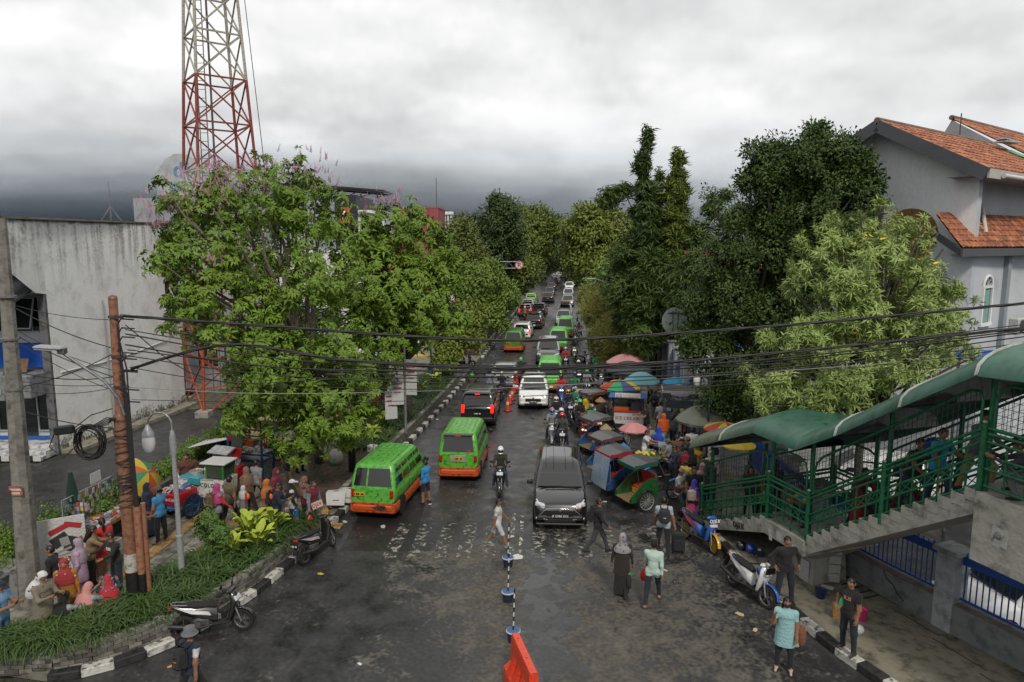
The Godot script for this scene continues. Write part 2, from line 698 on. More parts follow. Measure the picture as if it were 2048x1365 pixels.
func planter(label:String,outer:Array,inner:Array,h:float,bricks:bool) -> Node3D:
	# a soil bed between a low wall on the street side and the pavement
	var t:=thing("planter",label,"planter")
	var poly:=outer.duplicate()
	var back:=inner.duplicate()
	back.reverse()
	poly.append_array(back)
	part(t,"soil",mk(.10,.065,.04).slab(poly,.12,h - .06),M.soil)
	var cap:=mk(.3,.29,.25)
	var core:=mk(.13,.125,.105)
	for line in [outer,inner]:
		for i in line.size() - 1:
			var a:Vector2=line[i]
			var c:Vector2=line[i+1]
			var hh:=h if line==outer else .3
			var a3:=V(a.x,hh*.5+.04,a.y)
			var c3:=V(c.x,hh*.5+.04,c.y)
			core.bar(a3,c3,.15,hh - .09)
			cap.bar(a3+V(0,hh*.5 - .03,0),c3+V(0,hh*.5 - .03,0),.2,.06)
	part(t,"wall_core",core,M.concrete)
	part(t,"coping",cap,M.stone)
	if bricks:
		var bm:=[]
		for i in 5:
			var g:=.09+.035*i
			bm.append(mk(g*1.05,g,g*.86).rbox(Vector3.ZERO,V(.03,.085,.26),.006).mesh())
		for i in outer.size() - 1:
			var a:Vector2=outer[i]
			var c:Vector2=outer[i+1]
			var d:=(c - a)
			var l:=d.length()
			d /= l
			var nrm:=W(-d.y,d.x)
			var yaw:=atan2(-d.x,-d.y)
			for r in int((h - .12)/.095):
				var s:=.14 if r % 2 else .02
				while s<l - .1:
					var q:=a+d*(s+.12)+nrm*-.085*-1.0
					piece(t,"brick",bm[rng.randi() % 5],M.stone,TF(Basis(Vector3.UP,yaw),V(q.x,.17+r*.095,q.y)+V(nrm.x,0,nrm.y)*rf(.0,.012)))
					s+=.272
	return t

func wall_texture(seed_:int,dirt:float) -> ImageTexture:
	var w:=512
	var h:=512
	var n:=FastNoiseLite.new()
	n.seed=seed_
	n.frequency=.02
	n.fractal_octaves=5
	var st:=FastNoiseLite.new()
	st.seed=seed_+1
	st.frequency=.045
	st.fractal_octaves=4
	var data:=PackedByteArray()
	data.resize(w*h*3)
	for y in h:
		var v:=y/float(h)
		for x in w:
			var streak:=st.get_noise_2d(x*1.0,y*.07)*.5+.5
			var reach:=st.get_noise_2d(x*.5+900.0,3.0)*.5+.5
			var bl:=n.get_noise_2d(x,y)
			var fine:=n.get_noise_2d(x*5.0,y*5.0)
			var k:=smoothstep(.4,.85,streak+fine*.25)*smoothstep(.6*reach,.0,v)*.36
			k+=smoothstep(.0,.6,bl+fine*.5)*.1
			k+=smoothstep(.93+bl*.08,1.0,v+fine*.05)*.8
			k+=smoothstep(.018,.0,v+bl*.01)*.6
			k=clampf(k*dirt,.0,.8)
			var g:=(.93+fine*.05)*(1.0 - k*.85)
			var i:=(y*w+x)*3
			data[i]=int(255*clampf(g,0,1))
			data[i+1]=int(255*clampf(g*(1.0 - k*.02),0,1))
			data[i+2]=int(255*clampf(g*(1.0 - k*.09),0,1))
	return ImageTexture.create_from_image(Image.create_from_data(w,h,false,Image.FORMAT_RGB8,data))

func uv_mat(key:String,tex:Texture2D,rough:float) -> StandardMaterial3D:
	var m:=mat(key,rough)
	m.albedo_texture=tex
	return m

func window_unit(par:Node3D,at:Vector3,w:float,h:float,b:Basis,frame:Color,panes:=2) -> Node3D:
	var o:=part(par,"window",mk(.01,.012,.014).box(V(0,0,-.02),V(w,h,.03)),M.glass)
	o.transform=TF(b,at)
	var f:=mc(frame)
	for s in [-1,1]:
		f.box(V(s*(w*.5),0,.02),V(.06,h+.06,.07))
		f.box(V(0,s*(h*.5),.021),V(w+.06,.06,.066))
	for i in range(1,panes):
		f.box(V(-w*.5+w*i/panes,0,.019),V(.04,h,.06))
	part(o,"frame",f,M.matte)
	return o

func build_white_building() -> void:
	var t:=thing("office_building","stained white two storey building with blank side wall and blue fascia","building")
	var wm:=uv_mat("stained_wall",wall_texture(51,1.0),.85)
	bump(wm,noise_tex(.05,[],8,5),.3)
	var b:=mk(.78,.79,.79)
	# the blank side wall bends a little along its length
	var line:=[[-19.45,-29.2],[-19.2,-31.5],[-18.9,-34.0],[-18.65,-35.6],[-18.45,-37.2],[-18.4,-38.6]]
	var wn:=[0,.25,.5,.7,.88,1.0]
	for i in 5:
		var a:Array=line[i]
		var c:Array=line[i+1]
		var wy:=7.15
		if i==3:
			b.uvface([V(a[0],0,a[1]),V(c[0],0,c[1]),V(c[0],10,c[1]),V(a[0],10,a[1])],[W(wn[i],1),W(wn[i+1],1),W(wn[i+1],0),W(wn[i],0)])
		elif i==4:
			for yy in [[.0,5.0],[wy,10.0]]:
				b.uvface([V(a[0],yy[0],a[1]),V(c[0],yy[0],c[1]),V(c[0],yy[1],c[1]),V(a[0],yy[1],a[1])],[W(wn[i],1 - yy[0]/10),W(wn[i+1],1 - yy[0]/10),W(wn[i+1],1 - yy[1]/10),W(wn[i],1 - yy[1]/10)])
		else:
			b.uvface([V(a[0],0,a[1]),V(c[0],0,c[1]),V(c[0],10,c[1]),V(a[0],10,a[1])],[W(wn[i],1),W(wn[i+1],1),W(wn[i+1],0),W(wn[i],0)])
	# the wing that stands forward over the shop front, cut on a slant
	b.uvface([V(-19.45,6.9,-29.2),V(-19.45,10,-29.2),V(-19.35,9.95,-26.9),V(-19.4,8.05,-26.9),V(-19.43,7.0,-28.5)],[W(.0,.31),W(0,0),W(-.2,0),W(-.2,.2),W(-.06,.3)])
	# roof, back and far end
	b.uvface([V(-19.35,9.95,-26.9),V(-18.4,10,-38.6),V(-32,10,-38.6),V(-32,9.95,-26.9)],[W(.3,.5),W(.35,.5),W(.35,.52),W(.3,.52)])
	b.uvface([V(-18.4,0,-38.6),V(-32,0,-38.6),V(-32,10,-38.6),V(-18.4,10,-38.6)],[W(1,1),W(0,1),W(0,0),W(1,0)])
	b.uvface([V(-19.75,6.9,-26.9),V(-19.4,8.05,-26.9),V(-19.35,9.95,-26.9),V(-19.75,9.95,-26.9)],[W(.4,.4),W(.45,.3),W(.45,.0),W(.4,.0)])
	part(t,"side_wall",b,wm)
	var cap:=mk(.12,.12,.115)
	for i in 5:
		cap.bar(V(line[i][0] - .08,10.03,line[i][1]),V(line[i+1][0] - .08,10.03,line[i+1][1]),.24,.07)
	cap.bar(V(-19.5,9.99,-26.85),V(-19.53,10.03,-29.2),.24,.07)
	part(t,"parapet_cap",cap,M.concrete)
	# grey corner pillar and the shop front that faces the car park
	part(t,"corner_pillar",mk(.13,.135,.14).box(V(-19.62,3.45,-29.3),V(.32,6.9,.45)),M.concrete)
	part(t,"front_wall",mk(.6,.62,.64).box(V(-25.8,3.45,-30.05),V(12.4,6.9,.3)),M.plaster)
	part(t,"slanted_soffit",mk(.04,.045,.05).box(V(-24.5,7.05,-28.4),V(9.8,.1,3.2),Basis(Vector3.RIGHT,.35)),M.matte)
	part(t,"blue_fascia",mk(.01,.1,.5).box(V(-24.9,4.25,-29.7),V(10.2,1.0,.4)),M.plaster)
	part(t,"grey_awning",mk(.2,.21,.22).rbox(V(-20.3,3.15,-28.9),V(1.15,.95,1.6),.03),M.concrete)
	for i in 3:
		window_unit(t,V(-20.6 - i*1.9,6.0,-29.87),1.5,1.5,Basis(),C(.45,.45,.45))
	var sash:=part(t,"open_sash",mk(.02,.024,.026).box(V(0,-.65,0),V(.72,1.3,.03)),M.glass)
	sash.transform=TF(Basis(Vector3.RIGHT,-.3),V(-20.75,6.68,-29.75))
	var sf:=mk(.55,.55,.55)
	for s in [-1,1]:
		sf.box(V(s*.37,-.65,0),V(.05,1.36,.05))
		sf.box(V(0,-.65+s*.66,0),V(.7,.05,.045))
	part(sash,"frame",sf,M.matte)
	for i in 3:
		window_unit(t,V(-20.35 - i*1.75,1.75,-29.87),.72,1.75,Basis(),C(.5,.5,.5),1)
		part(t,"glass_door",mk(.015,.017,.018).box(V(-21.2 - i*1.75,1.3,-29.86),V(.8,2.4,.05)),M.glass)
	part(t,"blue_skirting",mk(.02,.13,.45).box(V(-23,.55,-29.86),V(6.6,.16,.06)),M.matte)
	for i in 3:
		part(t,"step",mk(.55,.56,.57).rbox(V(-23.2,.09+.17*i,-28.9 - .16*i),V(7.2 - .01*i,.165,1.5 - .33*i),.012),M.stone)
	for i in 8:
		part(t,"step_edge",mc(C(.02,.02,.02) if i % 2 else C(.6,.6,.58)).box(V(-19.75 - .33*i,.13,-28.13),V(.32,.22,.04)),M.matte)
	var wn2:=window_unit(t,V(-18.5,6.05,-37.85),1.3,2.0,Basis(Vector3.UP,PI/2 - .05),C(.4,.4,.4))
	var s2:=mk(.6,.6,.6)
	for s in [-1,1]:
		s2.box(V(s*.3,0,.0),V(.05,1.3,.05))
		s2.box(V(0,s*.63,.0),V(.6,.05,.045))
	var so:=part(wn2,"open_sash",s2,M.matte)
	so.transform=TF(Basis(Vector3.RIGHT,-.45),V(.2,0,.3))
	part(t,"window_hood",mk(.02,.05,.12).box(V(-18.15,7.45,-37.9),V(.8,.06,1.5),Basis(Vector3.BACK,-.6)),M.matte)
	var pipe:=mk(.35,.33,.3)
	pipe.tube([V(-18.96,.2,-32.4),V(-19.0,6.4,-32.4)],.035,6)
	part(t,"drain_pipe",pipe,M.matte)
	part(t,"conduit",mk(.7,.7,.68).tube([V(-19.38,3.5,-29.6),V(-19.1,3.5,-32.0),V(-18.8,3.6,-34.5),V(-18.42,3.9,-36.9)],.03,6),M.matte)
	var plinth:=mk(.25,.23,.18)
	for i in 5:
		plinth.bar(V(line[i][0]+.35,.08,line[i][1]),V(line[i+1][0]+.35,.08,line[i+1][1]),.8,.2)
	part(t,"plinth",plinth,M.concrete)
	var sg:=thing("shop_sign","weathered grey green shop sign board with pale lettering under blue fascia","sign",V(-21.6,3.15,-28.3))
	part(sg,"board",mk(.2,.23,.2).rbox(Vector3.ZERO,V(1.4,1.2,.12),.02),M.concrete)
	letters(sg,"CELL",.34,C(.55,.53,.4),TF(Basis(),V(.0,.3,.065)))
	letters(sg,"100",.6,C(.5,.42,.25),TF(Basis(),V(.05,-.2,.065)),true)
	solo("plank","brown plywood offcut leaning on top of the grey awning","plank",mk(.2,.12,.06).rbox(V(0,.3,0),V(.6,.6,.03),.006,Basis(Vector3.RIGHT,-.4)),M.wood,V(-20.6,3.63,-28.9))
	var ant:=thing("rooftop_antenna","small thin antenna mast on the white building's roof edge","antenna",V(-19.2,10.05,-34.0))
	part(ant,"mast",mk(.2,.2,.2).tube([Vector3.ZERO,V(0,1.9,0)],[.03,.012],5),M.metal)
	for i in 3:
		part(ant,"stay",mk(.25,.25,.25).tube([V(0,.7,0),V(cos(i*2.1)*.5,.0,sin(i*2.1)*.5)],.012,4),M.metal)
	var rs:=thing("roadside_booth","dark navy booth with white base at the left edge of car park","booth",V(-20.9,.02,-25.6))
	part(rs,"cabinet",mk(.008,.015,.06).rbox(V(0,1.25,0),V(1.0,1.6,.8),.03),M.plastic)
	part(rs,"base",mk(.55,.56,.58).rbox(V(0,.22,0),V(1.02,.44,.82),.02),M.matte)
	# the low shop wing behind the mast
	var w:=thing("low_wing","low grey annex with dark openings behind the lattice mast","building",V(-16.2,0,-45.2))
	part(w,"wall",mk(.42,.44,.46).box(V(0,2.2,0),V(9,4.4,3)),M.plaster)
	for i in 4:
		window_unit(w,V(-3+i*2.0,2.0,1.53),1.3,1.5,Basis(),C(.5,.5,.5))
	part(w,"roof",mk(.2,.2,.2).box(V(0,4.5,.2),V(9.4,.2,3.8)),M.concrete)
	part(w,"walkway",mk(.3,.29,.26).box(V(0,.15,2.6),V(9,.26,2)),M.concrete)

func build_mast() -> void:
	var t:=thing("lattice_mast","tall red and white steel lattice communication mast with ladder","mast",V(-15.75,0,-38.6))
	var leg:=func(k:int,h:float) -> Vector3:
		var r:=2.93 - .0665*h
		var a:=.12+PI/2*k
		return V(cos(a)*r,h,sin(a)*r)
	var red:=C(.22,.045,.03)
	var orange:=C(.36,.075,.035)
	var white:=C(.36,.34,.29)
	var paint:=func(h:float) -> Color:
		return orange if h<7.5 else (white if h<12.8 else (red if h<18.2 else white))
	var hs:=[.0,3.0,5.6,8.1,10.5,12.85,15.2,17.5,19.75,21.9,24.0]
	for i in hs.size() - 1:
		var h0:float=hs[i]
		var h1:float=hs[i+1]
		var mid:=(h0+h1)*.5
		for k in 4:
			var a0:Vector3=leg.call(k,h0)
			var a1:Vector3=leg.call(k,h1)
			var b0:Vector3=leg.call((k+1) % 4,h0)
			var b1:Vector3=leg.call((k+1) % 4,h1)
			var c:Color=paint.call(mid)
			part(t,"leg",mc(c).tube([a0,a1],.085,6),M.steel)
			part(t,"brace",mc(c).bar(a0,b1,.07,.07),M.steel)
			part(t,"brace",mc(c).bar(b0*V(.985,1,.985),a1*V(.985,1,.985),.07,.07),M.steel)
			part(t,"girt",mc(c*.9).bar(a1,b1,.08,.08),M.steel)
			if i<3:
				part(t,"brace",mc(c).bar((a0+a1)*.5,(b0+b1)*.5,.06,.06),M.steel)
	for k in 4:
		part(t,"footing",mk(.3,.29,.25).rbox(leg.call(k,.05)+V(0,.1,0),V(.7,.4,.7),.03),M.concrete)
	var rails:=mk(.2,.18,.16)
	for s in [-.2,.2]:
		rails.tube([V(-.95+s,.3,-.3),V(-.8+s,24,-.3)],.03,5)
	part(t,"ladder_rails",rails,M.steel)
	var rung:=mk(.2,.18,.16).tube([V(-.2,0,0),V(.2,0,0)],.018,4).mesh()
	for i in 52:
		piece(t,"rung",rung,M.steel,TF(Basis(),V(lerpf(-.95,-.8,i/52.0),.5+i*.45,-.3)))
	part(t,"feeder_pipe",mk(.08,.08,.08).tube([V(-.35,.3,-.2),V(-.3,24,-.2)],.06,6),M.steel)
	part(t,"stay_wire",mk(.06,.06,.06).tube([leg.call(0,24.0)+V(.35,0,0),leg.call(0,10.0)+V(.5,0,0)],.02,4),M.cable)

func build_far_buildings() -> void:
	var t:=thing("shopping_building","grey windowless shopping building with dark panel and orange sign","building",V(0,0,-70))
	part(t,"wall",mk(.3,.32,.34).box(V(-27,6.7,-5),V(20.5,13.4,10)),M.plaster)
	part(t,"dark_panel",mk(.045,.047,.05).box(V(-16.35,6.6,-4.9),V(2.1,14.2,10.2)),M.metal)
	part(t,"white_wing",mk(.6,.62,.63).box(V(-14.0,6.1,-5),V(2.6,12.2,9)),M.plaster)
	for i in 4:
		part(t,"floor_band",mk(.7,.71,.72).box(V(-13.9,12.1 - i*1.9,-.4),V(2.6,.3,.5)),M.plaster)
		window_unit(t,V(-14.5,11.2 - i*1.9,-.47),.9,1.2,Basis(),C(.3,.3,.32))
		window_unit(t,V(-13.4,11.2 - i*1.9,-.47),.8,1.2,Basis(),C(.3,.3,.32))
	for i in 9:
		var x:=-26.0+i*1.6
		part(t,"roof_truss",mk(.03,.03,.032).bar(V(x,13.4,.1),V(x,15.0 - i*.13,.1),.12,.12).bar(V(x,13.5,.1),V(x+1.6,14.9 - i*.13,.1),.08,.08),M.metal)
	part(t,"roof_rail",mk(.03,.03,.032).bar(V(-26,15.05,.1),V(-12.6,13.9,.1),.16,.16).bar(V(-26,15.05,-3),V(-12.6,13.9,-3),.16,.16),M.metal)
	part(t,"canopy_roof",mk(.05,.05,.055).box(V(-15.4,14.35,-1.4),V(5.8,.12,3.4),Basis(Vector3.BACK,-.08)),M.metal)
	var sg:=thing("orange_sign","orange square sign with white letter A high on dark panel","sign",V(-16.4,11.7,-69.68))
	part(sg,"panel",mk(.65,.12,.03).rbox(Vector3.ZERO,V(.95,1.6,.12),.02),M.plastic)
	letters(sg,"A",1.1,C(.8,.8,.8),TF(Basis(),V(0,.0,.07)))
	var r:=thing("red_building","plain pinkish red corrugated building box beyond the flowering tree","building",V(-10.3,0,-77))
	part(r,"wall",mk(.32,.075,.085).box(V(0,6.4,-4),V(4.6,12.8,8)),M.plaster)
	var rib:=mk(.3,.07,.08).box(Vector3.ZERO,V(.05,12.6,.05)).mesh()
	for i in 14:
		piece(r,"rib",rib,M.plaster,TF(Basis(),V(-2.15+i*.33,6.4,.025)))
	part(r,"flashing",mk(.4,.1,.1).box(V(0,12.83,-4),V(4.7,.08,8.1)),M.matte)
	part(r,"rod",mk(.1,.1,.1).tube([V(2.1,12.8,-.3),V(2.1,16.0,-.3)],.04,5),M.metal)
	var lt:=thing("white_lantern_tower","small white columned lantern tower far behind the trees","tower",V(-11.0,0,-120))
	part(lt,"shaft",mk(.6,.62,.64).box(V(0,5.6,0),V(2.2,11.2,2.2)),M.plaster)
	for x in [-.75,-.25,.25,.75]:
		for z in [-.75,.75]:
			part(lt,"column",mk(.72,.73,.74).lathe(V(x,11.2,z),[W(.16,0),W(.13,.2),W(.12,2.4),W(.16,2.6)],8),M.plaster)
	part(lt,"top_slab",mk(.7,.71,.72).rbox(V(0,14.0,0),V(2.2,.5,2.2),.05),M.plaster)
	var h:=thing("tiled_house","low house with orange tiled roof glimpsed through flowering tree","house",V(-11.3,0,-62))
	part(h,"wall",mk(.6,.6,.58).box(V(0,3.0,-2.5),V(6,6.0,5)),M.plaster)
	roof_slope(h,V(-3.4,5.9,.5),V(6.8,0,0),V(0,1.7,-3.0),16,8,false)
	var w:=thing("white_house","white upper storey of a house partly hidden by the flowering tree","house",V(-15.5,0,-56))
	part(w,"wall",mk(.66,.66,.65).box(V(0,4.2,-2),V(7,8.4,4)),M.plaster)
	for i in 3:
		window_unit(w,V(-2+i*2,5.6,.03),1.1,1.2,Basis(),C(.6,.6,.6))
	var bb:=thing("round_billboard","round topped pale billboard with blue emblem behind the lattice mast","billboard",V(-30.4,0,-66))
	var disc:=mk(.4,.42,.44)
	disc.slab([W(-2.3,0),W(2.3,0),W(2.1,-2.2),W(1.4,-3.2),W(.5,-3.7),W(-.5,-3.7),W(-1.4,-3.2),W(-2.1,-2.2)],.0,.3)
	var dp:=part(bb,"panel",disc,M.plaster)
	dp.transform=TF(Basis(Vector3.RIGHT,PI/2),V(0,13.4,0))
	letters(bb,"dj",1.8,C(.08,.22,.36),TF(Basis(),V(.1,15.6,.31)))
	letters(bb,"de k",1.0,C(.08,.22,.36),TF(Basis(),V(0,14.1,.31)))
	part(bb,"post",mk(.2,.2,.2).box(V(0,6.7,.1),V(.5,13.4,.3)),M.metal)

func roof_slope(par:Node3D,o:Vector3,e:Vector3,s:Vector3,nx:int,ny:int,pieces:=true) -> void:
	# a slope of barrel tiles: o is the lower left corner, e runs along the eave, s up the slope
	var n:=e.cross(s).normalized()
	if n.y<0:
		n=-n
	var ex:=e.normalized()
	var sl:=s.length()/ny
	var wl:=e.length()/nx
	var deck:=mk(.08,.05,.035).face([o,o+e,o+e+s,o+s])
	part(par,"roof_deck",deck,M.matte)
	var ms:=[]
	for i in 5:
		var c:=[C(.34,.115,.05),C(.29,.1,.05),C(.38,.14,.06),C(.22,.085,.05),C(.41,.16,.075)][i] as Color
		var b:=mc(c)
		var rings:=[]
		for y in [.0,1.15]:
			var ring:=PackedVector3Array()
			for j in 5:
				var a:=PI*j/4.0
				ring.append(V(cos(a)*wl*.56,sin(a)*.07+(.045 if y==.0 else .012),-y*sl))
			rings.append(ring)
		b.loft(rings,false,false)
		b.face([rings[0][0],rings[0][1],rings[0][2],rings[0][3],rings[0][4]])
		ms.append(b)
	var bs:=Basis(ex,n,-s.normalized())
	if bs.determinant()<0:
		bs=Basis(-ex,n,-s.normalized())
	var all:=MB.new()
	var meshes:=[]
	for b in ms:
		meshes.append(b.mesh())
	for j in ny:
		for i in nx:
			var p:=o+e*((i+.5)/nx)+s*(float(j)/ny)+n*.01
			var k:=rng.randi() % 5
			var tr:=TF(bs.rotated(n,rf(-.03,.03)),p+n*rf(.0,.015))
			if pieces:
				piece(par,"roof_tile",meshes[k],M.tile,tr)
			else:
				all.add(ms[k],tr)
	if not pieces:
		part(par,"roof_tiles",all,M.tile).set_meta("kind","stuff")

func build_house() -> void:
	# gable end faces the street; local x runs back along the ridge, local z runs along the gable towards the camera
	var t:=thing("grey_house","tall pale grey house with orange tiled roof and blank gable wall","house",V(15.71,0,-24))
	t.rotation.y=.6435
	var wm:=uv_mat("house_wall",wall_texture(77,.16),.85)
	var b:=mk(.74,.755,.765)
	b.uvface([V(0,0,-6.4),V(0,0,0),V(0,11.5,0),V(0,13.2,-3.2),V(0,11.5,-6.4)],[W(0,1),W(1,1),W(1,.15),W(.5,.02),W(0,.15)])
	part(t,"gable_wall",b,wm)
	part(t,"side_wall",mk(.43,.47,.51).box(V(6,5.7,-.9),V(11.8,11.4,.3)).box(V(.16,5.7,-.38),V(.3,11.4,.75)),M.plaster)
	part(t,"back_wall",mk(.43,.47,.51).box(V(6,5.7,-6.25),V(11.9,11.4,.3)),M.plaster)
	# main roof
	roof_slope(t,V(-.75,11.35,.45),V(10.4,0,0),V(0,1.98,-3.65),30,10)
	part(t,"far_slope",mk(.3,.1,.05).face([V(-.75,13.33,-3.2),V(9.6,13.33,-3.2),V(9.6,11.35,-6.85),V(-.75,11.35,-6.85)]),M.tile)
	var ridge:=mk(.16,.11,.08)
	ridge.tube([V(-.8,13.4,-3.2),V(9.6,13.4,-3.2)],.11,7)
	part(t,"ridge_cap",ridge,M.tile)
	for s in [[.45,11.35],[-6.85,11.35]]:
		part(t,"barge_board",mk(.075,.08,.087).bar(V(-.78,s[1] - .13,s[0]),V(-.78,13.2,-3.2),.06,.42),M.plaster)
		part(t,"soffit",mk(.5,.51,.5).face([V(-.75,s[1] - .1,s[0]),V(0,s[1] - .1,s[0]),V(0,13.2,-3.2),V(-.75,13.2,-3.2)]),M.plaster)
	part(t,"fascia",mk(.42,.41,.38).box(V(4.4,11.25,.5),V(10.3,.3,.07)),M.plaster)
	part(t,"eave_soffit",mk(.3,.3,.3).face([V(-.7,11.2,.45),V(7.3,11.2,.45),V(7.3,11.2,-.8),V(-.7,11.2,-.8)]),M.plaster)
	part(t,"gutter",mk(.6,.6,.58).tube([V(.2,11.2,.62),V(7.3,11.2,.62)],.08,6),M.matte)
	# a taller roof behind, and a valley sheet
	roof_slope(t,V(9.7,11.4,.45),V(8.5,0,0),V(0,3.3,-5.3),25,12)
	part(t,"ridge_cap",mk(.16,.11,.08).tube([V(9.6,14.8,-4.9),V(18.5,14.8,-4.9)],.12,7),M.tile)
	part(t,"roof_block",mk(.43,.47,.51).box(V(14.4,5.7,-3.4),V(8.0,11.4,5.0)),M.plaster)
	part(t,"upper_gable",mk(.3,.32,.34).face([V(9.68,11.2,.4),V(9.68,14.7,-4.9),V(9.68,11.2,-6.8)]),M.plaster)
	part(t,"green_patch_sheet",mk(.06,.42,.16).face([V(8.6,13.0,-2.3),V(8.9,11.75,.1),V(9.6,11.75,.1),V(9.4,13.05,-2.3)]),M.plastic)
	part(t,"crumpled_sheet",mk(.5,.52,.53).box(V(8.6,13.3,-2.2),V(1.7,.05,.5),Basis(Vector3.BACK,.05)).box(V(8.9,13.38,-2.3),V(1.5,.05,.4),Basis(Vector3.BACK,-.06)),M.metal)
	part(t,"roof_mast",mk(.1,.1,.1).tube([V(6.3,13.2,-3.2),V(6.3,14.4,-3.2)],.025,5),M.metal)
	# skirt roof over the arched window
	roof_slope(t,V(-1.5,8.82,.2),V(8.5,0,.35),V(.55,1.15,-1.1),28,6)
	part(t,"skirt_fascia",mk(.075,.08,.087).bar(V(-1.55,8.7,.22),V(7.0,8.7,.58),.07,.26).bar(V(-1.5,8.7,.2),V(-.9,9.3,-.9),.07,.22),M.plaster)
	part(t,"skirt_soffit",mk(.3,.31,.32).face([V(-1.45,8.62,.2),V(7.0,8.62,.55),V(7.0,8.62,-.7),V(-.05,8.62,-.7)]),M.plaster)
	part(t,"vent_pipe",mk(.6,.58,.52).tube([V(1.2,9.35,-.1),V(2.4,10.4,-.75)],.07,8),M.matte)
	var win:=part(t,"arched_window",mk(.02,.05,.055).box(V(0,-.28,0),V(.66,1.3,.03)).lathe(V(0,.37,0),[W(.33,-.015),W(.33,.015)],20,Basis(Vector3.RIGHT,PI/2)),M.glass)
	win.position=V(1.45,7.1,.0)
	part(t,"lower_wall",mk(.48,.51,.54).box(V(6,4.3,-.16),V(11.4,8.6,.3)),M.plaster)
	var fr:=mk(.72,.73,.72)
	var arc:=[]
	for i in 13:
		var a:=PI*i/12.0
		arc.append(V(cos(a)*.39,.37+sin(a)*.39,.03))
	fr.tube(arc,.055,5)
	for s in [-1,1]:
		fr.box(V(s*.39,-.28,.03),V(.11,1.35,.09))
	fr.box(V(0,-.97,.035),V(.95,.12,.13))
	fr.box(V(0,.37,.03),V(.7,.09,.08))
	part(win,"frame",fr,M.plaster)
	for i in 5:
		var a:=PI*(i+.5)/5.0
		part(win,"glazing_bar",mk(.6,.6,.6).bar(V(0,.4,.025),V(cos(a)*.34,.38+sin(a)*.34,.025),.015,.015),M.matte)
	part(win,"curtain",mk(.2,.38,.36).box(V(.05,-.3,.018),V(.42,1.15,.006)),M.cloth)
	part(t,"pilaster",mk(.25,.28,.31).box(V(3.0,4.29,.0),V(.3,8.58,.3)),M.plaster)
	# the woven fan on the gable
	var fan:=part(t,"woven_fan",mk(.3,.15,.05).lathe(V(-.06,0,0),[W(.95,-.03),W(.95,.03)],24,Basis(Vector3.BACK,PI/2)),M.wood)
	fan.position=V(0,9.3,-2.1)
	var blade:=mk(.38,.2,.08)
	blade.face([V(0,0,-.07),V(0,0,.07),V(-.03,.16,.0)])
	var bmesh:=blade.mesh()
	for i in 60:
		var a:=TAU*i/20.0
		var r:=.3+.22*(i/20)
		piece(fan,"woven_blade",bmesh,M.wood,TF(Basis(Vector3.RIGHT,a),V(-.11,cos(a)*r,sin(a)*r)))
	var ac:=thing("air_conditioner","white air conditioner unit on wall under arched window","air conditioner",V(17.03,6.25,-23.4),-37.0)
	part(ac,"case",mk(.5,.5,.48).rbox(Vector3.ZERO,V(.8,.55,.3),.03),M.plastic)
	part(ac,"fan_grille",mk(.05,.05,.05).lathe(V(-.1,0,.15),[W(.22,0),W(.22,.02)],16,Basis(Vector3.RIGHT,PI/2)),M.matte)
	var tent:=thing("blue_awning","bright blue tarpaulin roof below the grey house","awning",V(14.6,0,-21.8))
	part(tent,"sheet",mk(.01,.1,.5).slab([W(-1.2,-.5),W(3,-.9),W(3,1.3),W(-1,1.0)],5.5,5.56),M.fabric)
	for x in [-1.0,2.8]:
		part(tent,"pole",mk(.2,.2,.22).tube([V(x,0,.8),V(x,5.5,.8)],.05,6),M.metal)
	# long white hall behind the right-hand trees with a tiled roof
	var h:=thing("long_hall","white hall with orange tiled roof behind the dark trees","building",V(15.5,0,-40))
	h.rotation.y=-.1
	part(h,"wall",mk(.6,.61,.62).box(V(0,3.2,-3),V(9,6.4,6)),M.plaster)
	roof_slope(h,V(-5.2,6.3,.8),V(10.4,0,0),V(0,2.2,-4.0),28,10)
	for i in 3:
		window_unit(h,V(-3+i*3,3.6,.05),1.4,1.6,Basis(),C(.6,.6,.6))

var leaf_cache:={}

func leaf(b:MB,o:Vector3,d:Vector3,up:Vector3,l:float,w:float,droop:=.25,fold:=.25) -> void:
	# one pointed leaf of four faces, folded along its midrib and bending down to the tip
	var s:=d.cross(up).normalized()
	var n:=s.cross(d).normalized()
	var m:=o+d*l*.5+n*l*.06
	var e:=o+d*l - V(0,l*droop,0)
	var a:=b.p(o)
	var x:=b.p(m+s*w*.5+n*w*fold)
	var c:=b.p(m)
	var y:=b.p(m - s*w*.5+n*w*fold)
	var t:=b.p(e)
	b.t(a,x,c)
	b.t(a,c,y)
	b.t(c,x,t)
	b.t(c,t,y)

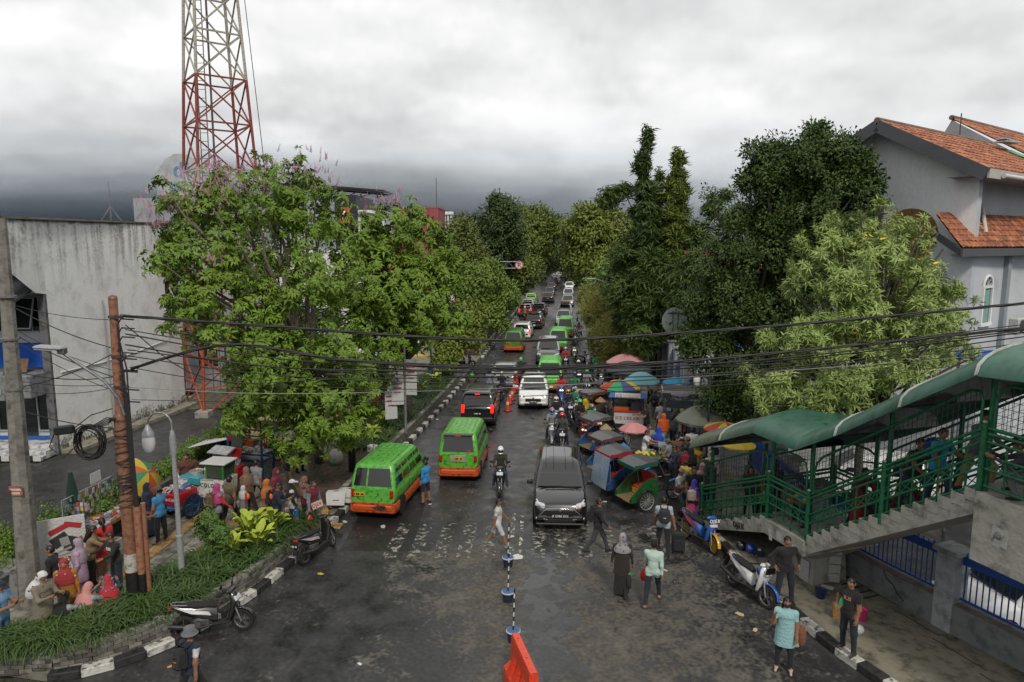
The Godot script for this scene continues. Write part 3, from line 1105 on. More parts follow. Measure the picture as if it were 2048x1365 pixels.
func leaf_mesh(kind:String) -> ArrayMesh:
	if leaf_cache.has(kind):
		return leaf_cache[kind]
	var b:=MB.new()
	var r:=RandomNumberGenerator.new()
	r.seed=99
	match kind:
		"whorl":
			for i in 9:
				var a:=TAU*i/9.0*1.62
				var e:=r.randf_range(-.25,.75)
				var d:=V(cos(a)*cos(e),sin(e),sin(a)*cos(e))
				leaf(b,V(0,r.randf_range(-.08,.02),0)+d*.03,d,Vector3.UP,r.randf_range(.2,.3),r.randf_range(.075,.105),.45)
		"narrow":
			for i in 15:
				var a:=TAU*i/15.0*2.4
				var e:=r.randf_range(-.1,1.2)
				var d:=V(cos(a)*cos(e),sin(e),sin(a)*cos(e))
				leaf(b,V(0,r.randf_range(-.12,.03),0),d,Vector3.UP,r.randf_range(.16,.25),r.randf_range(.026,.036),.2)
		"droop":
			for i in 14:
				var a:=TAU*i/14.0*3.7
				var e:=r.randf_range(-1.35,-.5)
				var d:=V(cos(a)*cos(e),sin(e),sin(a)*cos(e))
				leaf(b,V(r.randf_range(-.12,.12),r.randf_range(-.25,.25),r.randf_range(-.12,.12)),d,V(.3,1,.2),r.randf_range(.26,.4),r.randf_range(.06,.08),.2)
		"small":
			for i in 22:
				var o:=V(r.randf_range(-1,1),r.randf_range(-1,1),r.randf_range(-1,1))*.17
				var d:=(o+V(r.randf_range(-.1,.1),r.randf_range(-.02,.14),r.randf_range(-.1,.1))).normalized()
				leaf(b,o,d,V(.2,1,.1),r.randf_range(.09,.15),r.randf_range(.045,.065),.15)
		"far":
			for i in 26:
				var o:=V(r.randf_range(-1,1),r.randf_range(-.8,.8),r.randf_range(-1,1))*.42
				var d:=(o+V(r.randf_range(-.2,.2),r.randf_range(-.2,.3),r.randf_range(-.2,.2))).normalized()
				leaf(b,o,d,V(.2,1,.1),r.randf_range(.26,.42),r.randf_range(.12,.2),.3)
		"feather":
			for i in 40:
				var a:=r.randf_range(0,TAU)
				var e:=r.randf_range(-.4,.9)
				var d:=V(cos(a)*cos(e),sin(e),sin(a)*cos(e))
				leaf(b,d*r.randf_range(.0,.2),d,Vector3.UP,r.randf_range(.16,.26),.022,.3)
		"spray":
			for i in 26:
				var y:=i/26.0
				var a:=i*2.4
				var d:=V(cos(a),.5,sin(a)).normalized()
				leaf(b,V(0,y*.4,0),d,Vector3.UP,.09*(1.15 - y),.055,.0,.1)
		"blossom":
			for i in 12:
				var a:=i*2.4
				var d:=V(cos(a),.6,sin(a)).normalized()
				leaf(b,V(0,0,0),d,Vector3.UP,.1,.07,.1,.1)
		"strap":
			for i in 34:
				var a:=i*2.4
				var l:=r.randf_range(.5,.85)
				var e:=r.randf_range(.75,1.35)
				var d:=V(cos(a)*cos(e),sin(e),sin(a)*cos(e))
				var side:=V(-sin(a),0,cos(a))*.017
				var o:=V(cos(a),0,sin(a))*.03
				var prev:=[b.p(o - side),b.p(o+side)]
				var pos:=o
				for k in 4:
					pos+=d*l/4.0
					d=(d+V(cos(a)*.12,-.42 - .1*k,sin(a)*.12)).normalized()
					var w:=side*(1.15 - .34*k) if k<3 else side*.05
					var now:=[b.p(pos - w),b.p(pos+w)]
					b.q(prev[0],now[0],now[1],prev[1])
					prev=now
	leaf_cache[kind]=b.mesh()
	return leaf_cache[kind]

func scatter(par:Node,called:String,kind:String,places:Array,mat_:Material) -> MultiMeshInstance3D:
	# places holds [Transform3D, Color]
	var mm:=MultiMesh.new()
	mm.transform_format=MultiMesh.TRANSFORM_3D
	mm.use_colors=true
	mm.mesh=leaf_mesh(kind)
	mm.instance_count=places.size()
	for i in places.size():
		mm.set_instance_transform(i,places[i][0])
		mm.set_instance_color(i,places[i][1])
	var o:=MultiMeshInstance3D.new()
	o.name=called
	o.multimesh=mm
	o.material_override=mat_
	par.add_child(o,true)
	o.set_meta("kind","stuff")
	return o

var gap:=FastNoiseLite.new()

func lobe_places(lobes:Array,density:float,tone:Color,size:float,thr:=-.12,droopy:=.0,shell:=.4) -> Array:
	var out:=[]
	gap.frequency=.55
	gap.seed=3
	gap.fractal_octaves=3
	for L in lobes:
		var c:Vector3=L[0]
		var r:Vector3=L[1] if L[1] is Vector3 else Vector3.ONE*L[1]
		var area:=4.0*PI*pow((pow(r.x*r.y,1.6)+pow(r.x*r.z,1.6)+pow(r.y*r.z,1.6))/3.0,1/1.6)
		for i in int(area*density):
			var d:=V(rf(-1,1),rf(-1,1),rf(-1,1))
			if d.length()>1.0 or d.length()<.05:
				continue
			d=d.normalized()
			var q:=c+d*r*pow(rng.randf(),shell)*(1.0+gap.get_noise_3d(c.x*3+d.x*2,c.y*3+d.y*2,c.z*3+d.z*2)*.5)
			if gap.get_noise_3dv(q*1.6)<thr or q.y<.1:
				continue
			var ax:=(d*V(1,.6,1)+V(rf(-.5,.5),.55 - droopy,rf(-.5,.5))).normalized()
			var sd:=ax.cross(V(rf(-1,1),rf(-1,1),rf(-1,1))).normalized()
			var k:=size*rf(.7,1.25)
			out.append([TF(Basis(sd,ax,sd.cross(ax))*Basis.from_scale(Vector3.ONE*k),q),tone*rf(.85,1.15)])
	return out

func limb(par:Node,called:String,pts:Array,r0:float,r1:float,col:Color,n:=7) -> void:
	# a bent, tapering branch through the given points
	var path:=[]
	var rad:=[]
	for i in pts.size() - 1:
		var a:Vector3=pts[i]
		var c:Vector3=pts[i+1]
		var k:=3
		for j in k:
			var f:=j/float(k)
			path.append(a.lerp(c,f)+(V(rf(-1,1),rf(-.3,.3),rf(-1,1))*a.distance_to(c)*.05 if i+j>0 else Vector3.ZERO))
	path.append(pts[pts.size() - 1])
	for i in path.size():
		rad.append(lerpf(r0,r1,i/float(path.size() - 1)))
	part(par,called,mc(col).tube(path,rad,n),M.bark)

func tree(label:String,at:Vector3,lobes:Array,kind:String,density:float,tone:Color,o:={}) -> Node3D:
	var t:=thing(o.get("called","tree"),label,"tree",at,0,o.get("group",""))
	var bark:Color=o.get("bark",C(.11,.095,.075))
	var loc:=[]
	var mid:=Vector3.ZERO
	for L in lobes:
		loc.append([L[0] - at,L[1]])
		mid+=L[0] - at
	mid /= lobes.size()
	for k in lobes.size()*int(o.get("tufts",0)):
		var L:Array=loc[k % lobes.size()]
		var r:float=L[1].x if L[1] is Vector3 else L[1]
		var d:=V(rf(-1,1),rf(-.5,1),rf(-1,1)).normalized()
		loc.append([L[0]+d*r*rf(.95,1.25),r*rf(.22,.4)])
	var fork:=V(mid.x*.18,o.get("fork",mid.y*.45),mid.z*.18)
	limb(t,"trunk",[Vector3.ZERO,V(.05,fork.y*.5,0),fork],o.get("girth",.22),o.get("girth",.22)*.72,bark,9)
	if not o.has("spire"):
		for L in loc:
			var c:Vector3=L[0]
			if c.y>fork.y*.8 and rng.randf()<o.get("limbs",.8):
				limb(t,"limb",[fork+(c - fork)*.02,fork.lerp(c,.45)+V(0,.15*c.distance_to(fork),0),c+V(rf(-.2,.2),.0,rf(-.2,.2))],o.get("girth",.22)*.42,.025,bark,6)
	else:
		limb(t,"stem",[fork,V(mid.x,o.spire,mid.z)],.12,.03,bark,6)
	scatter(t,"crown",kind,lobe_places(loc,density,tone,o.get("size",1.0),o.get("thr",-.12),o.get("droop",.0),o.get("shell",.4)),M.leaf)
	if o.has("flowers"):
		var pl:=[]
		for f in o.flowers:
			for i in int(f[2]):
				var d:=V(rf(-1,1),rf(-.6,.75),rf(-1,1))
				var q:Vector3=f[0] - at+d*f[1]
				var ax:=V(rf(-.6,.6),1,rf(-.6,.6)).normalized()
				var sd:=ax.cross(V(rf(-1,1),.2,rf(-1,1))).normalized()
				var c:Color=o.flower_color
				pl.append([TF(Basis(sd,ax,sd.cross(ax))*Basis.from_scale(Vector3.ONE*rf(.6,1.2)*o.get("flower_size",1.0)),q),c.lerp(c*1.5,rng.randf())])
		scatter(t,"blossom",o.get("flower_kind","spray"),pl,M.petal)
	return t

func lobes_at(list:Array,per_px:float) -> Array:
	var out:=[]
	for a in list:
		out.append([a[0],a[1]*per_px if a.size()==2 else V(a[1],a[2],a[1])*per_px])
	return out

func build_trees() -> void:
	# the two flowering trees by the left planter
	var A:=lobes_at([[V(-11.1,9.97,-24.5),70],[V(-9.91,10.45,-25.5),80],[V(-7.72,10.62,-24),70],[V(-7.11,10.21,-26),66],[V(-11.48,8.44,-24),46],[V(-9.72,8.14,-23),85],[V(-8.92,8.58,-26),90],[V(-6.42,8.12,-23.5),84],[V(-11.2,6.28,-25),62],[V(-8.31,6.55,-22.5),80],[V(-7.75,5.79,-26),80],[V(-7.77,4.14,-23),80],[V(-6.06,3.91,-22.5),78],[V(-9.6,4.36,-25),62],[V(-5.41,3.57,-24),55],[V(-7.01,2.73,-22.5),60],[V(-5.64,2.76,-23),52],[V(-7.7,5.41,-22),80],[V(-6.82,4.64,-24.5),85],[V(-9.09,3.16,-22.8),34],[V(-10.2,7.2,-22.5),50],[V(-9.13,11.82,-26),26],[V(-5.45,5.56,-22.6),60]],.0172)
	var green:=C(.105,.175,.017)
	tree("big broad leaved tree with pink blossom sprays beside the carts",V(-7.07,.2,-23.99),A,"whorl",27.0,green,{"called": "flowering_tree","size":.86,"tufts":3,"girth":.24,"fork":3.4,"bark":C(.2,.18,.13),"thr":-.04,"flower_size":.72,"flower_color":C(.5,.26,.36),"flowers":[[V(-11.46,9.95,-24),.9,60],[V(-10.5,10.56,-24.4),1.1,90],[V(-9.69,11.03,-25),1.1,110],[V(-7.95,11.07,-24.5),1.0,60],[V(-6.94,11.07,-25.5),.9,40],[V(-7.48,11.57,-25.3),.9,26],[V(-9.12,8.49,-22),.5,10],[V(-12.02,10.13,-24.3),.6,22]]})
	var B:=lobes_at([[V(-6.67,8.93,-31),62],[V(-5.12,9.37,-31),70],[V(-3.72,8.82,-32),62],[V(-3.07,7.4,-31),42],[V(-5.65,7.24,-30),84],[V(-4.12,6.56,-30.5),76],[V(-7.19,6.3,-31),74],[V(-5.49,5.08,-30),68],[V(-3.99,5.29,-31),46],[V(-6.29,3.66,-30),46],[V(-2.85,5.52,-32),36]],.0222)
	tree("second flowering tree with light green leaves above the parked van",V(-5.12,.2,-33.37),B,"whorl",21.0,green,{"called": "flowering_tree","tufts":3,"thr":-.04,"girth":.2,"fork":3.2,"bark":C(.2,.18,.13),"size":1.1,"flower_size":.72,"flower_color":C(.5,.26,.36),"flowers":[[V(-5.75,10.34,-31),.8,40],[V(-5.31,10.87,-31),.6,26],[V(-8.24,6.6,-30),.4,8]]})
	# right hand trees
	var Y:=lobes_at([[V(10.04,9.1,-21),46],[V(8.97,8.38,-20.5),56],[V(10.19,8.11,-20),80],[V(12.06,7.92,-21),56],[V(9.22,7.01,-19.6),80],[V(10.72,6.73,-19.6),84],[V(12.47,6.62,-20.5),62],[V(8.4,5.95,-20),62],[V(9.18,5.55,-19),76],[V(10.91,5.62,-19.4),70],[V(7.64,5,-19.6),50],[V(8.63,4.72,-18.9),48],[V(7.29,5,-20),34],[V(12.83,5.88,-20.5),46],[V(11.34,9.11,-21.5),40],[V(12.86,8.95,-22),28],[V(8.26,4.24,-18.3),22],[V(13.19,7.02,-21),40],[V(11.42,9.47,-21),36],[V(10.92,9.7,-21.5),30]],.0162)
	tree("bushy tree with narrow pale leaves and yellow flowers over stair canopy",V(10.6,.1,-20.6),Y,"narrow",52.0,C(.232,.304,.086),{"size":1.2,"tufts":4,"called": "yellow_trumpet_tree","girth":.16,"fork":3.0,"thr":.03,"flower_kind": "blossom","flower_color":C(.62,.42,.02),"flowers":[[V(10.84,8.53,-20.2),.9,12],[V(10.34,8.96,-20.4),.6,6],[V(11.95,7.95,-20.3),.7,8],[V(8.27,6.3,-18.6),1.1,4]]})
	var K:=lobes_at([[V(9.54,12.12,-27.1),36],[V(10.83,12,-26.1),52],[V(10.05,11.17,-26.8),58],[V(11.44,10.91,-25.7),66],[V(9.1,11.6,-27.4),36],[V(10.52,9.87,-26.4),78],[V(11.91,9.83,-25.4),60],[V(8.85,10.1,-27.6),42],[V(9.56,8.75,-27.2),78],[V(11.05,8.21,-26.1),80],[V(8.3,8.35,-28.1),54],[V(8.85,6.58,-27.7),78],[V(10.31,6.28,-26.8),78],[V(7.67,6.72,-28.5),50],[V(8.27,4.7,-28.2),66],[V(9.62,4.04,-27.3),70],[V(8.7,2.87,-28),52],[V(7.37,5.04,-28.7),40],[V(12.33,10.5,-24.9),34],[V(8.02,11,-28.2),22],[V(9.82,12.64,-26.9),22],[V(10.87,12.8,-26.1),20],[V(12.65,9.55,-24.7),26],[V(9.55,2.19,-27.4),40],[V(11.77,11.71,-25),30],[V(11.22,12.22,-25),26],[V(12.17,11.03,-25),36]],.0182)
	tree("large dark dense tree with small leaves in front of grey house",V(9.9,.0,-27.6),K,"small",60.0,C(.0464,.0784,.0168),{"called": "dense_tree","tufts":2,"girth":.26,"thr":.02,"size":1.25,"shell":.35})
	# weeping columnar trees
	for s in [[V(8.01,0,-39.78),1282,282,26,"tallest weeping columnar tree behind the umbrellas"],[V(9.32,0,-39.78),1340,318,26,"weeping columnar tree with yellow green tips, second tallest"],[V(9.18,0,-41.14),1318,348,16,"slim weeping columnar tree squeezed between two taller ones"],[V(10.44,0,-41.14),1362,340,18,"weeping columnar tree nearest to the large dark tree"]]:
		var at:Vector3=s[0]
		at.z=-44.0 if s[3]>20 else -45.5
		var px:=.0318
		at.x=(s[1] - 1024)*px
		var top:float=9.0+(487 - s[2])*px
		var lb:=[]
		var n:=9
		for i in n:
			var f:=i/float(n - 1)
			var w:float=lerpf(s[3]*1.9,s[3]*.42,pow(f,1.15))*px
			lb.append([V(at.x+rf(-.15,.15),lerpf(4.0,top - .5,f),at.z+rf(-.15,.15)),V(w,(top - 4.0)/n*.85,w)])
		tree(s[4],at,lb,"droop",30.0,C(.085,.115,.016) if s[3]<20 or s[2]==318 else C(.04,.07,.015),{"called": "columnar_tree","tufts":2,"spire":top - 1.0,"girth":.16,"droop":.9,"thr":-.25,"size":1.15})
	var W:=lobes_at([[V(7.54,7.96,-45),50],[V(9.07,6.78,-43),60],[V(7.11,5.79,-44),46],[V(11.38,9.22,-44),44],[V(8.51,4.94,-43),56],[V(12.56,11.05,-44),26],[V(13.14,11.96,-44),20],[V(6.34,11.87,-45),26],[V(7.12,12.18,-45),20],[V(5.72,11.56,-45),14],[V(10.44,4.43,-42),50],[V(7.9,3.21,-42),40],[V(10.42,7.37,-40),44],[V(9.89,6.08,-40),40]],.031)
	tree("broad weeping tree skirt below the columnar trees",V(9.6,0,-44.5),W,"droop",17.0,C(.054,.088,.0168),{"called": "weeping_tree","droop":.9,"thr":-.2,"size":1.2})
	var F:=lobes_at([[V(6.31,4.28,-50),44],[V(7.95,3.67,-49),50],[V(6.64,2.52,-47),44],[V(9.17,3.78,-48),40],[V(5.8,4.84,-52),26],[V(8.18,2.18,-47),40]],.035)
	tree("feathery olive green tree behind the pink umbrella",V(7.9,0,-49),F,"feather",22.0,C(.204,.208,.043),{"called": "feathery_tree","size":1.5,"girth":.12})
	# avenue trees further off
	for a in [
		[[9.4,-72],[[V(8.66,10.65,-74),46],[V(11.14,9.87,-73),40],[V(7.77,7.26,-75),42],[V(10.04,6.31,-72),46],[V(7.58,9.37,-76),30],[V(9.68,12.2,-74),20]],.052,C(.138,.174,.032),"pale olive tree with yellow blossom on the right of road",1.2],
		[[9.0,-62],[[V(7.59,4.33,-64),30],[V(9.25,5.75,-63),36],[V(7.82,3.15,-62),24]],.046,C(.128,.202,.045),"low light green tree by the right hand utility pole",1.0],
		[[-6.0,-78],[[V(-3.62,9.95,-80),30],[V(-1.32,11.01,-78),44],[V(-2.18,8.28,-79),46],[V(-.77,12.64,-78),26]],.056,C(.0388,.064,.0164),"dark round crowned tree on the left of the road",1.1],
		[[-1.0,-84],[[V(.97,9.42,-86),44],[V(2.85,11.27,-88),40],[V(.66,5.86,-84),40],[V(3.57,8.94,-90),32],[V(2.08,5.3,-86),24]],.061,C(.104,.142,.0252),"olive tree with pinkish tips left of the road bend",1.2],
		[[-8.6,-66],[[V(-5.24,9.33,-68),34],[V(-4.05,7.42,-68),40],[V(-5.81,7,-66),34],[V(-4.64,10.56,-70),20]],.048,C(.096,.119,.0282),"thin olive tree between red building and dark round tree",1.0],
		[[-5.0,-60],[[V(-2.31,5.91,-60),36],[V(-3.48,5.19,-58),40],[V(-1.06,4.7,-62),36],[V(-.19,4.09,-66),22],[V(-1.62,3.52,-58),30]],.043,C(.1,.15,.0224),"shrubby green tree behind the no parking sign",.95],
		[[-5.6,-47],[[V(-3.11,3.99,-46),34],[V(-3.93,2.94,-44),34],[V(-2.56,2.73,-48),24],[V(-4.17,1.82,-43),22]],.033,C(.134,.172,.0262),"small yellowish tree overhanging the side lane",.8],
	]:
		var pr:Array=a[0]
		tree(a[4],V(pr[0],.1,pr[1]),lobes_at(a[1],a[2]),"far",9.0,a[3],{"called": "avenue_tree","tufts":3,"size":a[5],"thr":-.2,"group": "trees along the avenue"})
	var far_labels:=["dark tree closing the end of the road","rounded tree just left of the road end","rounded tree just right of the road end","tall tree behind the left avenue","spreading tree behind the right avenue","distant tree under the lantern tower","distant tree beside the red building","distant tree behind the columnar trees","farthest tree at the middle of the road end","distant low tree behind the pale olive tree"]
	var fi:=0
	for a in [[V(14.12,8.84,-232),44],[V(4.89,11.88,-165),40],[V(16.3,8.66,-160),36],[V(7.27,14.85,-215),40],[V(14.45,7.63,-150),40],[V(-12.61,10.78,-150),44],[V(-16.25,8.71,-140),40],[V(23.36,9.69,-140),50],[V(18.55,7.51,-236),44],[V(23.66,8.6,-190),46]]:
		var px:float=-a[0].z/1400.0
		var c:Vector3=a[0]
		var lb:=[]
		for i in 5:
			lb.append([c+V(rf(-1,1)*26*px,rf(-1.3,.4)*26*px,rf(-2,2)),rf(.6,.9)*a[1]*px])
		lb.append([V(c.x,4.5,c.z),a[1]*px*.9])
		tree(far_labels[fi],V(c.x,0,c.z),lb,"far",5.0,C(.0434,.069,.0168),{"called": "distant_tree","size":1.9,"thr":-.35,"girth":.4,"limbs":.3,"group": "trees at the far end"})
		fi+=1
	var belt:=[]
	for i in 110:
		var x:=-170.0+i*3.4
		belt.append([V(x,rf(2,5),-235.0+rf(-12,12)),rf(3.5,6.0)])
	var tb:=scatter(self,"tree_belt","far",lobe_places(belt,.7,C(.0396,.0636,.0168),4.0,-.5),M.leaf)
	tag(tb,"far off belt of dark trees along the horizon","trees")

func palm(label:String,at:Vector3,h:float) -> void:
	var t:=thing("palm_tree",label,"palm",at,0,"small palms by the left pavement")
	limb(t,"trunk",[Vector3.ZERO,V(.1,h,0)],.14,.1,C(.13,.11,.09),8)
	var fr:=mk(.07,.11,.025)
	for k in 30:
		var u:=k/30.0
		for s in [-1,1]:
			var o:=V(0,.5*u - .75*u*u,-1.7*u)
			leaf(fr,o,V(s*.8,-.35,-.5).normalized(),Vector3.UP,.42*(1.1 - u*.7),.035,.45)
	var m:=fr.mesh()
	for i in 15:
		piece(t,"frond",m,M.leaf,TF(Basis(Vector3.UP,i*2.4).rotated(Vector3.RIGHT,.0)*Basis(Vector3.RIGHT,rf(-.5,.8)),V(.1,h,0)))

func canna(label:String,at:Vector3,k:=1.0,n:=22,tone:=C(.3,.36,.045)) -> void:
	var t:=thing("canna_plant",label,"plant",at,rf(0,360),"yellow green canna lilies in the planters")
	for i in n:
		var a:=i*2.4
		var h:=rf(.35,.95)*k
		var e:=rf(.6,1.2)
		var d:=V(cos(a)*cos(e),sin(e),sin(a)*cos(e))
		var b:=mc(tone*rf(.8,1.1))
		var o:=V(cos(a),0,sin(a))*rf(.05,.22)*k+V(0,h*.6,0)
		var sd:=d.cross(Vector3.UP).normalized()
		var nn:=sd.cross(d).normalized()
		var l:=rf(.28,.44)*k
		var prev:=-1
		var row:=[]
		for s in 5:
			var u:=s/4.0
			var w:=sin(PI*clampf(u*.94+.06,0,1))*.085*k+.004
			var c:=o+d*l*u - V(0,u*u*.12*k,0)
			row.append([b.p(c - sd*w+nn*w*.4),b.p(c),b.p(c+sd*w+nn*w*.4)])
		for s in 4:
			b.q(row[s][0],row[s+1][0],row[s+1][1],row[s][1])
			b.q(row[s][1],row[s+1][1],row[s+1][2],row[s][2])
		b.kc(C(.07,.12,.03)).tube([V(cos(a),0,sin(a))*.05,o],.012*k,4)
		part(t,"leaf",b,M.leaf)
	if rng.randf()<.6:
		part(t,"flower",mk(.7,.1,.02).ball(V(.05,1.05*k,0),V(.05,.09,.05),6,5),M.petal)

func bed(label:String,outer:Array,inner:Array,h:float,n:int) -> void:
	var pl:=[]
	for i in n:
		var u:=rng.randf()*(outer.size() - 1)
		var k:=int(u)
		var v:=rng.randf()*(inner.size() - 1)
		var a:Vector2=outer[k].lerp(outer[k+1],u - k)
		var j:=int(u/(outer.size() - 1)*(inner.size() - 1))
		var c:Vector2=inner[j].lerp(inner[mini(j+1,inner.size() - 1)],u/(outer.size() - 1)*(inner.size() - 1) - j)
		var q:=a.lerp(c,rng.randf()*.88+.07)
		pl.append([TF(Basis(Vector3.UP,rf(0,TAU))*Basis.from_scale(Vector3.ONE*rf(.75,1.2)),V(q.x,h - .08,q.y)),C(.048,.088,.022)*rf(.8,1.2)])
	var o:=scatter(self,numbered("lily_bed"),"strap",pl,M.leaf)
	tag(o,label,"plants")

func build_planters() -> void:
	var o1:=[]
	for a in LEFT_KERB:
		if a[1]<=-13.2 and a[1]>=-20.5:
			o1.append(W(a[0] - (.28 if a[1]<-15 else .22),a[1] - (.0 if a[1]<-15 else .22)))
	o1.push_front(W(-14.5,-13.15))
	var i1:=[W(-14.5,-13.75),W(-10.9,-13.95),W(-10.0,-14.5),W(-9.35,-15.2),W(-9.0,-16.2),W(-8.8,-17.5),W(-8.5,-19.2),W(-7.4,-20.2),W(-6.5,-20.6)]
	planter("low brick edged planter curving round the street corner",o1,i1,.6,true)
	bed("dark strap leaved lilies filling the corner planter",o1,i1,.55,360)
	var o2:=[]
	for z in [-22.9,-25.1,-28.0,-31.8,-36.0,-39.8,-44.5]:
		o2.append(W(kerb_x(LEFT_KERB,z) - .28,z))
	var i2:=[W(-7.0,-23.1),W(-7.5,-24.5),W(-7.4,-28),W(-7.2,-31.6),W(-6.8,-36),W(-6.4,-40),W(-5.6,-44.5)]
	planter("long concrete edged planter beside the parked green van",o2,i2,.6,false)
	bed("strap leaved lilies along the middle of the long planter",o2.slice(2),i2.slice(2),.55,330)
	var o3:=[]
	for z in [-55.0,-61.4,-72.0,-82.7,-100.0]:
		o3.append(W(kerb_x(LEFT_KERB,z) - .3,z))
	var i3:=[]
	for a in o3:
		i3.append(a+W(-2.4,0))
	planter("far concrete edged planter beyond the side lane",o3,i3,.6,false)
	bed("strap leaved lilies in the far planter",o3,i3,.55,240)
	for a in [[V(-7.56,.45,-19.21),1.3,"big canna clump with broad yellow leaves in corner planter"],[V(-7.03,.45,-19.56),1.2,"canna clump nearest the crossing ramp"],[V(-7.56,.45,-18.08),1.0,"low canna clump beside the lamp post"],[V(-6.98,.45,-18.39),1.15,"canna clump leaning over the corner kerb"],[V(-5.81,.5,-31.17),1.25,"canna clump beside the white notice boards"],[V(-6.02,.5,-29.3),1.0,"canna clump closest to the parked green van"],[V(-5.64,.5,-35.25),1.2,"canna clump beside the thin grey post"],[V(-5.13,.5,-38.2),1.3,"canna clump behind the thin grey post"],[V(-4.59,.5,-40.94),1.2,"canna clump at the far end of long planter"],[V(-4.29,.5,-45.84),1.5,"bright canna clump at the side lane"],[V(-2.78,.5,-55.77),1.6,"canna clump at start of the far planter"],[V(-3.9,.5,-54.46),1.5,"canna clump by the side lane's motorbike"],[V(-1.35,.5,-78.11),1.6,"distant canna clump under the no parking sign"]]:
		canna(a[2],a[0],a[1])
	for a in [[V(-8.02,.4,-17.89),"dark glossy shrub between lamp post and canna"],[V(-8.7,.4,-18.82),"small dark shrub behind the lamp post"]]:
		var t:=thing("glossy_shrub",a[1],"shrub",a[0])
		limb(t,"stem",[Vector3.ZERO,V(.02,.8,0)],.03,.015,C(.1,.08,.05),5)
		scatter(t,"foliage","whorl",lobe_places([[V(0,.75,0),.42],[V(.2,1.05,.1),.28]],70.0,C(.065,.126,.0244),.5),M.leaf)
	# the clipped hedge behind the railing
	for i in 9:
		var z:=-17.0 - i*2.4
		var lab:String=["hedge clump nearest the grey pole","hedge clump behind the cartoon banner","hedge clump behind the sunglasses seller","hedge clump behind the merchandise stall","hedge clump behind striped umbrella","hedge clump behind the meatball cart","hedge clump under the white awning","hedge clump behind the blue framed cart","hedge clump beside the mossy yard"][i]
		var t:=thing("hedge",lab,"hedge",V(lane(z,-13.35),.02,z),0,"hedge clumps behind the railing")
		var lb:=[]
		for k in 7:
			lb.append([V(rf(-.35,.35),rf(.5,1.15),rf(-1.3,1.3)),rf(.38,.6)])
		limb(t,"stem",[Vector3.ZERO,V(0,.9,0)],.04,.02,C(.1,.08,.05),5)
		scatter(t,"foliage","small",lobe_places(lb,42.0,C(.11,.186,.029),.75,-.3),M.leaf)
	palm("small palm behind the second flowering tree",V(-6.27,.2,-34.35),4.6)
	palm("palm with drooping fronds near the turn sign",V(-4.52,.2,-44.78),4.9)
	palm("palm behind the grey sign gantry",V(-3.24,.2,-60.64),5.2)

func prism(b:MB,poly:Array,x0:float,x1:float) -> MB:
	var t:=MB.new()
	t.slab(poly,x0,x1)
	var s:=t.ix.size()
	var bottom:=MB.new()
	bottom.slab(poly,.0,.0)
	var n:=b.v.size()
	var s0:=b.ix.size()
	for q in t.v:
		b.p(V(q.y,q.z,q.x))
	for i in t.ix:
		b.ix.append(n+i)
	n=b.v.size()
	for q in bottom.v:
		b.p(V(x0,q.z,q.x))
	for i in range(0,bottom.ix.size(),3):
		b.ix.append(n+bottom.ix[i])
		b.ix.append(n+bottom.ix[i+2])
		b.ix.append(n+bottom.ix[i+1])
	b.fix(s0)
	return b

func railing(t:Node3D,x:float,z0:float,y0:float,z1:float,y1:float,bays:int,mesh_top:float,posts:Array) -> void:
	# rails follow the deck from (z0, y0) to (z1, y1)
	var g:=C(.012,.13,.055)
	var a:=V(x,y0,z0)
	var c:=V(x,y1,z1)
	for h in [.12,.44,.68,.95,1.1,1.2]:
		part(t,"rail",mc(g).tube([a+V(0,h,0),c+V(0,h,0)],.028 if h<1.0 else .036,6),M.steel)
	for i in range(1,bays):
		var q:=a.lerp(c,float(i)/bays)
		var low:=.12 if i % 3 else -.05
		part(t,"baluster",mc(g).tube([q+V(0,low,0),q+V(0,.95,0)],.02,5),M.steel)
	for i in bays:
		var q:=a.lerp(c,float(i)/bays)
		var r:=a.lerp(c,(i+1.0)/bays)
		part(t,"cross_brace",mc(g*1.25).bar(q+V(0,.44,0),r+V(0,.68,0),.018,.018),M.steel)
		part(t,"cross_brace",mc(g*1.25).bar(q+V(.006,.68,0),r+V(.006,.44,0),.018,.018),M.steel)
	for p in posts:
		var q:=a.lerp(c,p)
		part(t,"post",mc(g).tube([q+V(0,-.1,0),q+V(0,1.3,0)],.06,8),M.steel)
		part(t,"post_cap",mk(.4,.42,.4).ball(q+V(0,1.31,0),V(.05,.035,.05),8,5),M.metal)
	# wire mesh screen in a frame with rounded corners
	var fr:=[]
	var m:=.25/a.distance_to(c)
	var up:=mesh_top
	fr.append(a.lerp(c,m*.4)+V(0,1.2,0))
	fr.append(a.lerp(c,m*.4)+V(0,up - .3,0))
	fr.append(a.lerp(c,m*.75)+V(0,up - .09,0))
	fr.append(a.lerp(c,m*1.6)+V(0,up,0))
	fr.append(a.lerp(c,1.0 - m*1.6)+V(0,up,0))
	fr.append(a.lerp(c,1.0 - m*.75)+V(0,up - .09,0))
	fr.append(a.lerp(c,1.0 - m*.4)+V(0,up - .3,0))
	fr.append(a.lerp(c,1.0 - m*.4)+V(0,1.2,0))
	part(t,"screen_frame",mc(g).tube(fr,.03,6),M.steel)
	var wires:=mk(.05,.06,.055)
	var nv:=int(a.distance_to(c)/.13)
	for i in range(1,nv):
		var q:=a.lerp(c,float(i)/nv)
		wires.bar(q+V(0,1.2,0),q+V(0,up - .02,0),.008,.008)
	for i in range(1,6):
		var h:=lerpf(1.2,up,i/6.0)
		wires.bar(a.lerp(c,m*.5)+V(0,h,0),a.lerp(c,1 - m*.5)+V(0,h,0),.008,.008)
	part(t,"wire_screen",wires,M.steel).set_meta("kind","stuff")

